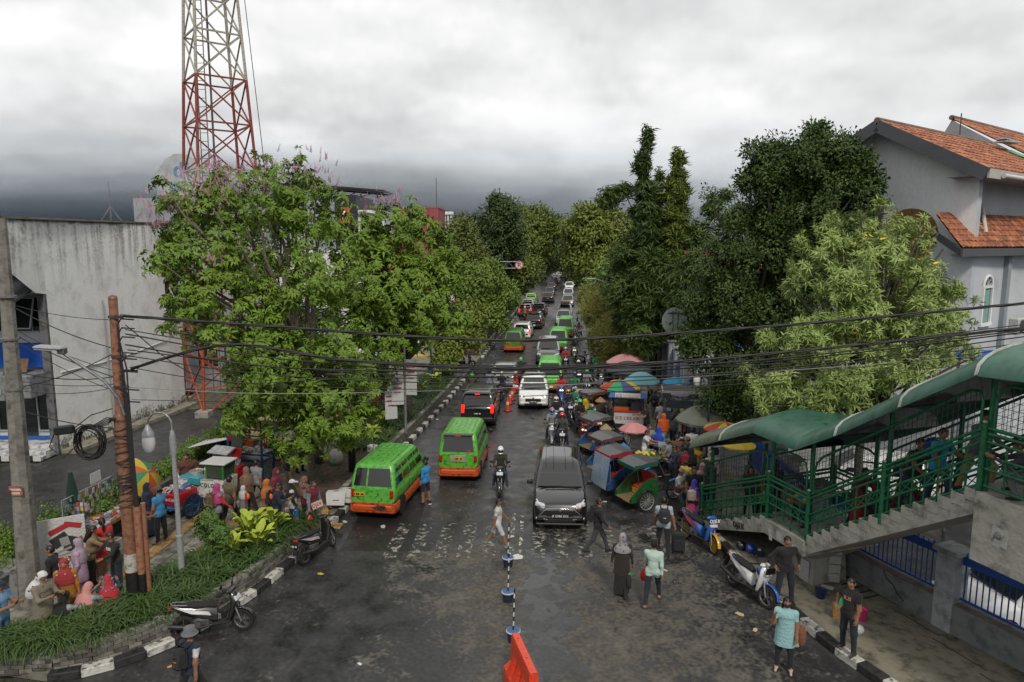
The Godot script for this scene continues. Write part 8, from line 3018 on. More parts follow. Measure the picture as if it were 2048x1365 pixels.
	for x in [-.55,.55]:
		part(bn,"pole",mk(.2,.2,.2).tube([V(x,0,-.02),V(x,1.85,-.02)],.018,5),M.metal)
	var tr:=thing("sunglasses_tray","seller's tray stand hung with sunglasses and gloves","display",V(-11.63,.17,-18.37),100)
	part(tr,"tray",mk(.4,.45,.45).rbox(V(0,1.05,0),V(1.0,.06,.5),.01),M.plastic)
	for x in [-.4,.4]:
		part(tr,"leg",mk(.15,.1,.05).tube([V(x,0,0),V(x,1.02,0)],.02,5),M.wood)
	for k in 24:
		part(tr,"trinket",mc(pals[rng.randi() % 8]).rbox(V(rf(-.45,.45),1.11 if k % 2 else .92,rf(-.2,.2) if k % 2 else -.28),V(.11,.06,.07),.02),M.plastic)
	solo("cardboard_box","brown cardboard box under the sunglasses tray","box",mk(.3,.19,.09).rbox(V(0,.25,0),V(.45,.5,.4),.01),M.wood,V(-11.22,.17,-17.78),10)
	# under the stairs
	solo("helmet","black helmet lying under the stair landing","helmet",mk(.015,.015,.016).ball(V(0,.13,0),V(.14,.14,.16),14,9),M.paint,V(6.66,.17,-19.33))
	solo("helmet","blue helmet lying under the stair landing","helmet",mk(.01,.05,.35).ball(V(0,.13,0),V(.14,.14,.16),14,9),M.paint,V(6.87,.17,-19.13))
	var bx:=thing("shine_box","small dark box with white brushes beside blue helmet","box",V(7.03,.17,-18.93),12)
	part(bx,"box",mk(.02,.03,.06).rbox(V(0,.08,0),V(.26,.16,.2),.01),M.plastic)
	part(bx,"brush",mk(.55,.55,.55).rbox(V(.03,.18,0),V(.1,.03,.14),.01),M.plastic)
	solo("blue_bucket","dark blue plastic bucket on the right pavement","bucket",mk(.01,.03,.08).lathe(Vector3.ZERO,[W(.1,0),W(.14,.22),W(.15,.23),W(.12,.2)],16),M.plastic,V(7.76,.17,-16.54))
	var cs:=thing("crate_stack","stack of yellow and white crates beside the pier","crate",V(8.33,.17,-17.27),15)
	for k in 5:
		part(cs,"crate",mc(C(.4,.4,.37) if k<4 else C(.5,.3,.03)).rbox(V(.1,.13+k*.25,-.2),V(.3,.23,.28),.015),M.plastic)
	solo("pink_bucket","pink plastic bucket behind the man in black t-shirt","bucket",mk(.6,.04,.15).lathe(Vector3.ZERO,[W(.11,0),W(.15,.26),W(.16,.27),W(.13,.22)],16),M.plastic,V(8.26,.17,-15.5))
	solo("green_bottle_box","brown box with green plastic bottle beside standing man","box",mk(.35,.2,.07).rbox(V(0,.17,0),V(.28,.34,.24),.01).k(.05,.4,.22).lathe(V(0,.34,0),[W(.07,0),W(.07,.12),W(.03,.2)],9),M.plastic,V(7.78,.17,-15.59),20)
	solo("plastic_bag","white plastic bag on the pavement behind the man in black","bag",mk(.55,.55,.57).ball(V(0,.1,0),V(.16,.12,.12),9,6),M.plastic,V(7.88,.17,-14.9))
	solo("cardboard_sheet","flattened paper on the ground by the pier","litter",mk(.5,.5,.48).rbox(V(0,.012,0),V(.3,.012,.2),.004),M.matte,V(8.16,.18,-17.04),30)

func ride(who:String,what:String,at:Vector3,face:float,p:Dictionary,b:Dictionary,pose:="ride") -> Node3D:
	b.merge({"ridden":true},false)
	motorbike(what,at,face,b)
	var q:=at+V(sin(deg_to_rad(face)),0,-cos(deg_to_rad(face)))*-.17
	return person(who,q,face,pose,p,"people riding motorbikes")

func build_crowd() -> void:
	var blk:=C(.012,.012,.014)
	var wht:=C(.6,.6,.6)
	var jean:=C(.03,.05,.1)
	var navy:=C(.015,.02,.045)
	var gry:=C(.22,.23,.25)
	var khaki:=C(.27,.21,.12)
	var red:=C(.45,.02,.02)
	var grn:=C(.02,.25,.1)
	var pink:=C(.5,.12,.2)
	var tan_:=C(.34,.2,.12)
	var mar:=C(.14,.01,.025)
	# left pavement
	var t:=person("woman in beige top and brown skirt with spotted white headscarf",V(-10.43,.17,-14.58),105,"phone",{"shirt":C(.2,.17,.13),"pants":C(.12,.05,.01),"skirt":C(.13,.045,.01),"head": "scarf","hat":wht,"scarf2":C(.12,.08,.05),"sleeve":1,"girth":1.08,"tunic":C(.2,.17,.13)})
	phone("white phone held by woman in beige top",t)
	person("woman in mustard tunic and red patterned headscarf",V(-10.3,.17,-15.24),165,"carry",{"shirt":C(.36,.14,.01),"pants":C(.14,.1,.05),"tunic":C(.36,.14,.01),"head": "scarf","hat":C(.3,.03,.03),"scarf2":C(.5,.45,.4),"sleeve":1,"bag":["sling",C(.1,.02,.02),"dark red woven bag worn by woman in mustard"]})
	person("man in black hooded jacket looking left by the banner",V(-11.06,.17,-15.91),262,"stand2",{"shirt":blk,"pants":jean,"sleeve":1})
	person("woman in lilac floral outfit and grey pink headscarf",V(-10.64,.17,-16.3),255,"stand2",{"shirt":C(.42,.28,.4),"pants":C(.36,.24,.34),"tunic":C(.42,.28,.4),"head": "scarf","hat":C(.34,.26,.32),"sleeve":1,"bag":["sling",blk,"black strap bag across the lilac outfit"]})
	person("crouching woman in black headscarf and striped top",V(-10.16,.17,-14.62),20,"crouch",{"shirt":C(.3,.3,.32),"stripes":C(.04,.04,.05),"pants":C(.05,.15,.4),"head": "scarf","hat":blk,"sleeve":1})
	person("crouching woman in pink headscarf and grey blue top",V(-9.87,.17,-15.03),15,"crouch",{"shirt":C(.26,.3,.34),"pants":C(.4,.2,.2),"head": "scarf","hat":C(.55,.24,.22),"sleeve":1})
	person("crouching woman in red blue floral headscarf and dark top",V(-9.45,.17,-15.42),330,"crouch",{"shirt":C(.03,.035,.04),"pants":blk,"head": "scarf","hat":C(.4,.02,.03),"scarf2":C(.2,.3,.5),"sleeve":1})
	person("man in black printed hoodie walking with dark jeans",V(-10.05,.17,-16.8),205,"reach",{"shirt":blk,"pants":C(.012,.02,.04),"sleeve":1,"print":wht,"look":40.0})
	person("woman in red dress with long ponytail and white shoes",V(-10.82,.17,-17.61),320,"stand",{"shirt":red,"pants":red,"legs":0,"head": "pony","shoes":wht,"tunic":red})
	person("woman with long black hair in patterned blouse buying sunglasses",V(-10.84,.17,-17.06),60,"reach",{"shirt":C(.25,.17,.09),"pants":blk,"head": "long"})
	person("sunglasses seller in black cap and striped jacket",V(-11.6,.17,-18.01),130,"reach",{"shirt":C(.3,.3,.3),"stripes":C(.03,.03,.03),"pants":blk,"head": "cap","hat":blk,"sleeve":1})
	person("man in bright blue t-shirt and grey cap touching his mouth",V(-10.42,.17,-19.81),285,"mouth",{"shirt":C(.06,.26,.5),"pants":blk,"head": "cap","hat":C(.1,.1,.11),"shoes":tan_,"h":1.72,"bag":["sling",blk,"black pouch on the man in bright blue"]})
	person("woman in navy headscarf behind the man in bright blue",V(-11.03,.17,-20.31),60,"stand",{"shirt":navy,"pants":navy,"skirt":navy,"head": "scarf","hat":navy,"sleeve":1})
	person("stout man in brown t-shirt behind the meatball cart",V(-11.12,.17,-23.1),165,"stand2",{"shirt":C(.1,.035,.025),"pants":C(.05,.04,.04),"girth":1.35,"h":1.72,"bag":["sling",blk,"black bag across the stout man's chest"]})
	person("youth in white t-shirt sitting behind the glass case",V(-10.81,.17,-24.07),120,"sit",{"shirt":wht,"pants":navy})
	person("man in olive t-shirt with small black bag walking away",V(-8.81,.17,-20.92),15,"walk",{"shirt":C(.13,.1,.06),"pants":blk,"h":1.7,"bag":["sling",C(.03,.025,.025),"small black bag on the olive t-shirt back",.16]})
	person("woman in pink purple headscarf with brown backpack and red sleeves",V(-8.98,.17,-20.38),40,"walk2",{"shirt":gry,"sleeves":C(.6,.04,.02),"sleeve":1,"pants":blk,"head": "scarf","hat":C(.5,.06,.2),"scarf2":C(.25,.15,.4),"bag":["backpack",C(.16,.08,.05),"brown backpack on the pink headscarf woman"]})
	person("child in white headscarf and grey dress with red sleeves",V(-8.61,.17,-21.48),25,"walk",{"shirt":gry,"sleeves":red,"sleeve":1,"pants":blk,"head": "scarf","hat":wht,"h":1.18,"tunic":gry,"shoes":C(.02,.3,.3)})
	person("woman in maroon headscarf farthest in the group at the ramp",V(-7.6,.17,-21.72),95,"stand",{"shirt":C(.2,.02,.04),"pants":navy,"head": "scarf","hat":C(.12,.01,.025),"sleeve":1})
	person("woman in orange headscarf carrying a white bag",V(-7.57,.17,-20.69),60,"carry",{"shirt":C(.3,.12,.05),"pants":navy,"head": "scarf","hat":C(.5,.16,.02),"sleeve":1,"bag":["sack",wht,"long white plastic bag of the orange headscarf woman","l"]})
	t=person("man in dark navy jacket reading a phone at the ramp",V(-7.11,.17,-20.24),85,"phone",{"shirt":navy,"pants":C(.03,.04,.06),"sleeve":1,"h":1.7,"bag":["backpack",blk,"black backpack on the navy jacket man"]})
	phone("phone held by the navy jacket man",t)
	person("woman in white cap over black headscarf and white jacket",V(-6.74,.17,-20.61),80,"stand2",{"shirt":wht,"sleeves":blk,"sleeve":1,"pants":blk,"head": "cap","hat":wht,"under":blk})
	person("woman in patterned headscarf and maroon vest with pack",V(-6.46,.17,-20.92),80,"stand2",{"shirt":mar,"sleeves":gry,"sleeve":1,"pants":blk,"head": "scarf","hat":C(.2,.1,.06),"scarf2":C(.4,.3,.2),"shoes":red,"bag":["backpack",C(.25,.12,.05),"tan backpack on the maroon vest woman"]})
	person("man in maroon and grey raglan t-shirt holding a red bag",V(-6.1,.17,-20.53),110,"carry",{"shirt":mar,"sleeves":gry,"sleeve":1,"pants":C(.3,.27,.22),"h":1.68,"girth":1.1,"bag":["sack",C(.5,.05,.04),"red plastic bag of the maroon t-shirt man","r"]})
	t=person("person in light blue shirt and denim shorts at left edge",V(-11.03,.17,-14.12),95,"phone",{"shirt":C(.16,.3,.5),"pants":C(.06,.14,.26),"legs":.3,"head": "cap","hat":navy})
	phone("pale phone at the photo's left edge",t)
	person("man in grey bucket hat with black backpack at bottom left",V(-6.23,0,-12.54),25,"walk",{"shirt":navy,"sleeves":wht,"pants":blk,"head": "bucket","hat":C(.13,.14,.15),"h":1.7,"bag":["backpack",C(.014,.014,.016),"large black backpack with orange tag at bottom left",C(.5,.15,.03)]})
	var j:=0
	for a in [[V(-8.64,.17,-22.77),"passer-by in grey beside the blue framed cart"],[V(-8.25,.17,-26.28),"passer-by in white on the pavement beyond the tree"],[V(-7.95,.17,-24.07),"passer-by in navy behind the ramp group"],[V(-8.64,.17,-21.98),"passer-by in brown behind the small child"],[V(-10.69,.17,-18.68),"shopper in pale blue at the accessory stall"],[V(-8,.17,-28.21),"passer-by in black far up the left pavement"]]:
		person(a[1],a[0],20.0+j*95,["walk","stand","stand2","walk2","reach","stand"][j],{"shirt":[gry,wht,navy,C(.16,.09,.05),C(.25,.4,.5),blk][j],"sleeve":j % 2,"pants":[blk,navy,khaki][j % 3],"head":["short","scarf","short","scarf","long","cap"][j],"hat":[gry,C(.3,.2,.25),blk,C(.2,.12,.08),blk,navy][j]})
		j+=1
	# on the road
	person("boy in blue long sleeved shirt and black shorts beside van",V(-3.01,0,-23.49),300,"stand2",{"shirt":C(.02,.22,.5),"sleeve":1,"pants":blk,"legs":0,"h":1.52})
	person("boy in white t-shirt and shorts crossing the road",V(-.43,0,-19.91),95,"walk",{"shirt":wht,"pants":C(.5,.5,.54),"legs":0,"h":1.52,"shoes":C(.25,.45,.5)})
	person("man in black jacket and grey trousers crossing before black car",V(2.51,0,-19.5),95,"walk2",{"shirt":blk,"sleeve":1,"pants":C(.05,.05,.055),"h":1.7,"bag":["backpack",blk,"black backpack on man crossing before black car"]})
	person("woman in brown coat and grey floral headscarf seen from behind",V(2.83,0,-17.02),12,"carry",{"shirt":C(.03,.018,.012),"sleeve":1,"pants":blk,"tunic":C(.03,.018,.012),"head": "scarf","hat":C(.3,.28,.3),"scarf2":C(.12,.1,.12),"scarf_len":.2,"skirt":blk,"flare":.2})
	solo("hand_bag","round black bag with green top held by brown coat woman","bag",mk(.012,.012,.014).lathe(V(0,.0,0),[W(.19,-.05),W(.19,.05)],18,Basis(Vector3.BACK,PI/2)).k(.02,.3,.1).ball(V(.02,.14,-.05),V(.07,.09,.1),8,6),M.cloth,V(2.98,.43,-16.9))
	person("man in mint shirt and black cap walking away with red bag",V(3.55,0,-16.61),22,"walk",{"shirt":C(.44,.58,.52),"sleeve":1,"pants":C(.012,.016,.028),"head": "songkok","hat":blk,"h":1.68,"shoes":tan_,"hem":.2,"bag":["sack",C(.6,.03,.02),"red shopping bag of the mint shirt man","l"]})
	person("man in pale grey shirt with backpack pulling suitcase",V(4.43,0,-19.5),8,"pull",{"shirt":C(.38,.43,.47),"pants":blk,"h":1.7,"bag":["backpack",C(.03,.03,.035),"dark grey backpack on the man pulling suitcase",wht]})
	var sc:=thing("suitcase","black wheeled suitcase with silver handle","suitcase",V(4.86,0,-19.43),8)
	part(sc,"case",mk(.014,.014,.016).rbox(V(0,.36,0),V(.38,.58,.24),.05),M.cloth)
	part(sc,"front_pocket",mk(.018,.018,.02).rbox(V(0,.3,.125),V(.3,.34,.05),.02),M.cloth)
	for x in [-.1,.1]:
		part(sc,"handle_tube",mk(.55,.56,.57).tube([V(x,.64,-.08),V(x,1.02,-.16)],.012,6),M.chrome)
		part(sc,"caster",mk(.01,.01,.01).ball(V(x*1.5,.035,0),V(.025,.035,.035),8,6),M.rubber)
	part(sc,"grip",mk(.02,.02,.02).tube([V(-.11,1.02,-.16),V(.11,1.02,-.16)],.016,6),M.rubber)
	person("woman in pale teal shawl and black face mask walking towards camera",V(5.77,0,-13.77),205,"mouth",{"shirt":C(.28,.5,.52),"pants":C(.012,.015,.02),"head": "long","mask":blk,"tunic":C(.28,.5,.52),"shoes":C(.5,.38,.3),"look":-10.0})
	solo("cream_handbag","cream handbag on the teal shawl woman's arm","handbag",mk(.45,.38,.26).rbox(V(0,0,0),V(.14,.26,.24),.04).tube([V(0,.12,-.08),V(0,.26,0),V(0,.12,.08)],.012,5),M.plastic,V(6.31,.25,-14.5))
	solo("brown_scarf","bunched brown patterned scarf held beside the cream handbag","scarf",mk(.22,.09,.04).ball(V(0,0,0),V(.1,.26,.09),9,7),M.cloth,V(6.4,.42,-14.4))
	person("man in black jacket standing hands on hips at kerb",V(6.75,.17,-16.3),178,"akimbo",{"shirt":blk,"sleeve":1,"pants":C(.014,.02,.035),"h":1.7,"girth":1.05})
	person("man in black printed t-shirt and dark jeans on right kerb",V(7.29,.2,-14.14),240,"onehip",{"shirt":blk,"pants":C(.014,.02,.035),"h":1.68,"print":C(.4,.2,.1),"shoes":C(.05,.03,.02)})
	person("girl in purple headscarf and pink skirt stepping onto stairs",V(5.76,.05,-21.36),30,"climb",{"shirt":blk,"sleeve":1,"pants":C(.1,.04,.3),"tunic":C(.55,.06,.15),"head": "scarf","hat":C(.08,.05,.4),"h":1.5,"bag":["backpack",C(.45,.33,.28),"small beige backpack on the purple headscarf girl"]})
	# the crowd by the market, back to front
	for a in [
		[6.99,-32.11,350,"stand","man in white t-shirt seen from behind by stall",{"shirt":wht,"pants":navy}],
		[6.61,-29.7,10,"stand2","woman in bright orange headscarf and spotted skirt",{"shirt":C(.62,.1,.01),"sleeve":1,"pants":blk,"skirt":C(.2,.2,.2),"head": "scarf","hat":C(.65,.1,.01),"scarf_len":.5}],
		[7.13,-30.15,60,"phone","woman with long hair in grey checked shirt",{"shirt":C(.1,.11,.12),"sleeve":1,"pants":C(.03,.03,.035),"head": "long"}],
		[7.67,-30.46,330,"reach","woman in tan headscarf at the snack stall",{"shirt":blk,"sleeve":1,"pants":blk,"head": "scarf","hat":C(.38,.24,.1)}],
		[6.22,-31.43,250,"reach","bent person with bright pink bag on back",{"shirt":blk,"pants":blk}],
		[6.96,-27.87,5,"stand","child in white and orange with navy backpack",{"shirt":wht,"pants":navy,"h":1.3,"head": "short","bag":["backpack",navy,"navy backpack on the child by big parasol"]}],
		[7.21,-27.23,10,"stand2","man in white t-shirt under the big parasol",{"shirt":wht,"pants":jean,"h":1.68}],
		[5.63,-27.87,160,"stand","man in grey shirt behind the pink umbrella",{"shirt":gry,"pants":blk}],
		[5.3,-27.1,110,"reach","vendor in white and black bending over fruit cart",{"shirt":wht,"pants":blk}],
		[5.94,-27.48,30,"stand2","woman in royal blue headscarf and denim shirt",{"shirt":C(.16,.24,.4),"sleeve":1,"pants":blk,"head": "scarf","hat":C(.02,.06,.45),"bag":["sling",blk,"black strap bag on the denim shirt woman"]}],
		[6.11,-26.98,200,"stand","small child in white long sleeved top",{"shirt":wht,"sleeve":1,"pants":blk,"h":1.12,"shoes":pink}],
		[6.03,-24.91,265,"phone","man in navy hooded jacket looking at his phone",{"shirt":navy,"sleeve":1,"pants":blk}],
		[6.32,-24.69,15,"stand","man with dark red backpack and grey shirt",{"shirt":C(.06,.06,.065),"pants":jean,"h":1.7,"bag":["backpack",C(.3,.015,.03),"dark red backpack in the market crowd"]}],
		[6.89,-25.07,240,"stand2","woman in mustard t-shirt with black hair",{"shirt":C(.5,.26,.01),"pants":navy,"head": "pony"}],
		[6.5,-24.54,340,"stand","person in black headscarf beside mustard t-shirt",{"shirt":blk,"sleeve":1,"pants":blk,"head": "scarf","hat":blk}],
		[6.11,-23.69,40,"stand","boy in pale yellow hooded top",{"shirt":C(.55,.4,.08),"sleeve":1,"pants":jean,"h":1.45}],
		[6.76,-23.88,330,"stand","man in dark green sweater seen from behind",{"shirt":C(.01,.06,.035),"sleeve":1,"pants":blk}],
		[6.42,-22.75,10,"stand2","woman in pink floral headscarf near stair rail",{"shirt":C(.45,.28,.27),"sleeve":1,"pants":jean,"head": "scarf","hat":C(.45,.26,.27),"scarf2":C(.3,.1,.12)}],
		[7.13,-24.18,185,"stand","smiling woman in cream headscarf facing the camera",{"shirt":C(.5,.46,.5),"sleeve":1,"pants":navy,"head": "scarf","hat":C(.52,.4,.34)}],
		[6.54,-22.4,0,"stand","woman in long black headscarf with black backpack",{"shirt":blk,"sleeve":1,"pants":jean,"head": "scarf","hat":blk,"bag":["backpack",C(.02,.02,.022),"black backpack beside the stair's lowest post"]}],
		[6.01,-22.23,182,"stand2","stout man in black t-shirt and khaki trousers",{"shirt":C(.014,.014,.015),"pants":khaki,"girth":1.15,"h":1.7}],
		[4.67,-32.11,280,"mouth","man in black drinking beside the ice cream cart",{"shirt":blk,"sleeve":1,"pants":blk}],
		[6.16,-35.34,180,"stand","ice cream vendor in teal cap behind the cart",{"shirt":C(.03,.2,.2),"pants":blk,"head": "cap","hat":C(.4,.4,.4)}],
		[8.94,-39.78,250,"sit","man in pale shirt perched by grey post",{"shirt":C(.34,.36,.42),"pants":gry}],
		[6.85,-39.78,180,"stand","person in grey under the striped parasol",{"shirt":gry,"pants":blk}],
	]:
		person(a[4],V(a[0],0,a[1]),a[2],a[3],a[5],"people in the market crowd")
	var kinds:=["stand","stand2","phone","walk","reach","sit"]
	var tones:=[blk,navy,gry,C(.2,.1,.06),C(.05,.12,.1),wht]
	var k:=0
	for a in [[V(5.55,0,-39.78),"stallholder in dark clothes left of striped parasol"],[V(6.2,0,-40.86),"shopper in navy under the striped parasol's left edge"],[V(5.74,0,-43.35),"man in grey between motorbikes and faded parasol"],[V(6.57,0,-44.95),"man in brown beneath the dark grey parasol"],[V(6.95,0,-42.59),"shopper in dark green beneath the dark grey parasol"],[V(7.17,0,-39.14),"shopper in white under the light blue parasol"],[V(7.65,0,-37.91),"shopper in black right of the light blue parasol"],[V(7.26,0,-34.63),"shopper in navy between ice cart and snack stall"],[V(5.99,0,-25.9),"shopper in grey beside the fruit cart's glass box"],[V(6.37,0,-26.19),"shopper in brown behind the navy hooded man"],[V(7.34,0,-26.49),"shopper in dark green by the clothes stall"],[V(7.67,0,-25.79),"shopper in white under the clothes stall's parasol"],[V(6.89,0,-23.21),"person in black squeezed at lowest stair post"],[V(6.82,0,-26.19),"youth in navy behind the dark red backpack"]]:
		person(a[1],a[0],40.0+k*77,kinds[k % 5],{"shirt":[blk,navy,gry,C(.12,.06,.03),C(.02,.07,.04),wht,blk,navy,gry,C(.12,.06,.03),C(.02,.07,.04),wht,blk,navy][k],"sleeve":k % 2,"pants":tones[(k*5) % 3],"head":["short","scarf","short","cap","short"][k % 5],"hat":tones[(k+2) % 6],"h":1.55+.03*(k % 5)},"people in the market crowd")
		k+=1
	person("man in white t-shirt and tan cap resting on pedicab saddle",V(5.62,0,-22.66),130,"perch",{"shirt":wht,"pants":C(.06,.065,.07),"head": "cap","hat":C(.3,.24,.15),"girth":1.1,"bag":["sling",C(.1,.02,.02),"dark red pouch in the resting man's lap"]})
	person("driver lying back in the farthest pedicab with legs out",V(4.51,0,-34.93),110,"recline",{"shirt":C(.5,.36,.02),"pants":C(.05,.055,.04)})
	# on the stairs: along z up the flight
	for a in [[.7,2.35,"man in dark t-shirt and jeans climbing the stairs",{"shirt":C(.025,.02,.022),"pants":jean,"h":1.68},"climb"],[.62,3.0,"man in turquoise t-shirt with blue backpack on stairs",{"shirt":C(.03,.36,.5),"pants":jean,"h":1.68,"bag":["backpack",C(.01,.04,.25),"blue backpack on turquoise t-shirt man"]},"rail"],[.75,3.7,"man in grey sweater and khaki trousers near stair top",{"shirt":C(.14,.155,.16),"sleeve":1,"pants":C(.36,.24,.1),"head": "cap","hat":blk,"h":1.7},"climb"],[.9,5.2,"man in black at the top platform",{"shirt":blk,"sleeve":1,"pants":blk,"h":1.7,"head": "cap","hat":blk},"stand"],[1.3,1.6,"woman in lilac scarf and blue backpack mid flight",{"shirt":C(.14,.02,.03),"sleeve":1,"pants":C(.14,.02,.03),"head": "scarf","hat":C(.4,.3,.42),"bag":["backpack",C(.015,.04,.12),"navy backpack on the lilac scarf woman"]},"climb"],[1.1,.5,"person in dark red clothes at foot of upper flight",{"shirt":mar,"sleeve":1,"pants":blk,"skirt":C(.3,.02,.02)},"climb"]]:
		var y:float=1.6+floorf(a[1]/.278+1.0)*.178 if a[1]<4.4 else 4.45
		person(a[2],TF(Basis(Vector3.UP,.2942),V(7.38,0,-16.72))*V(a[0],y,a[1]),180 - 17,a[4],a[3],"people on the footbridge stairs")
	for a in [[.8,1.6,-.9,260,"crouch","vendor in blue and yellow jersey crouching on the landing",{"shirt":C(.03,.16,.4),"sleeves":C(.5,.4,.05),"pants":navy}],[1.0,1.1,-2.6,200,"stand","man in grey hoodie coming down the lower flight",{"shirt":gry,"sleeve":1,"pants":navy}],[.8,.75,-3.4,190,"stand2","woman in dark coat on the lower flight",{"shirt":C(.05,.04,.04),"sleeve":1,"pants":blk,"head": "long"}],[1.5,.6,-3.8,170,"stand","child in red jacket at the lower flight",{"shirt":C(.55,.06,.04),"sleeve":1,"pants":blk,"h":1.2}],[.6,1.35,-2.05,10,"stand","woman in black carrying bright green bag on lower flight",{"shirt":blk,"sleeve":1,"pants":blk,"head": "scarf","hat":blk,"bag":["sack",C(.02,.4,.1),"bright green bag on the lower flight","l"]}],[.5,4.45,5.0,300,"crouch","person in grey squatting on the top platform",{"shirt":C(.05,.05,.055),"sleeve":1,"pants":C(.12,.125,.13)}]]:
		person(a[5],TF(Basis(Vector3.UP,.2942),V(7.38,0,-16.72))*V(a[0],a[1],a[2]),a[3],a[4],a[6],"people on the footbridge stairs")
	# parked motorbikes
	motorbike("black and white scooter parked by the corner planter",V(-6.93,0,-15.11),72,{"col":blk,"acc":wht,"lean":.12,"steer":-25.0})
	motorbike("black motorbike with red grips parked at crossing ramp",V(-5.61,0,-19.3),22,{"col":C(.014,.014,.015),"acc":C(.4,.35,.37),"lean":.14,"steer":22.0})
	motorbike("multicoloured motorbike with yellow rims and ojek plate",V(5.59,0,-19.98),155,{"col":C(.02,.12,.45),"acc":C(.6,.05,.04),"fender":C(.65,.3,.02),"rim":C(.6,.4,.05),"spokes":true,"lean":.12,"steer":-14.0,"front_plate": "OJEK","front_col":C(.01,.02,.05)})
	motorbike("white and blue scooter parked on the right with helmet",V(6.07,0,-16.96),158,{"col":C(.62,.63,.63),"acc":C(.55,.56,.57),"fender":C(.02,.12,.5),"lean":.12,"steer":12.0,"front_plate": ""})
	solo("helmet","white helmet hung on the white and blue scooter","helmet",mk(.6,.6,.6).ball(Vector3.ZERO,V(.13,.15,.16),14,9),M.paint,V(6.29,.34,-17.5))
	solo("helmet","small blue helmet on the white scooter's handlebar","helmet",mk(.01,.06,.3).ball(Vector3.ZERO,V(.1,.12,.12),14,9),M.paint,V(6.35,.71,-16.9))
	motorbike("red scooter with bright headlamps beside the pedicab",V(3.34,0,-30.62),205,{"col":C(.5,.02,.015),"acc":C(.4,.02,.02),"lights":true,"lean":.08,"steer":14.0})
	motorbike("black motorbike parked at the side lane's corner",V(-3.48,0,-49.92),60,{"col":blk,"acc":gry,"lean":.1})
	k=0
	for a in [[V(6.2,0,-48.53),"scooter parked first beside the faded pink parasol"],[V(6.71,0,-50.54),"scooter parked second beside the faded pink parasol"],[V(6.94,0,-55.08),"scooter parked under the feathery tree's left edge"],[V(7.76,0,-59.05),"scooter parked beyond the feathery tree"],[V(6.26,0,-45.8),"scooter parked left of the dark grey parasol"],[V(5.21,0,-42.59),"scooter parked at the kerb behind the pedicabs"],[V(5.2,0,-50.54),"scooter waiting mid lane before the white jacket rider"]]:
		motorbike(a[1],a[0],200.0 - k*9,{"col":[wht,blk,gry,C(.3,.02,.02),navy,gry,blk][k],"acc":[gry,wht,blk][k % 3],"lean":.1})
		k+=1
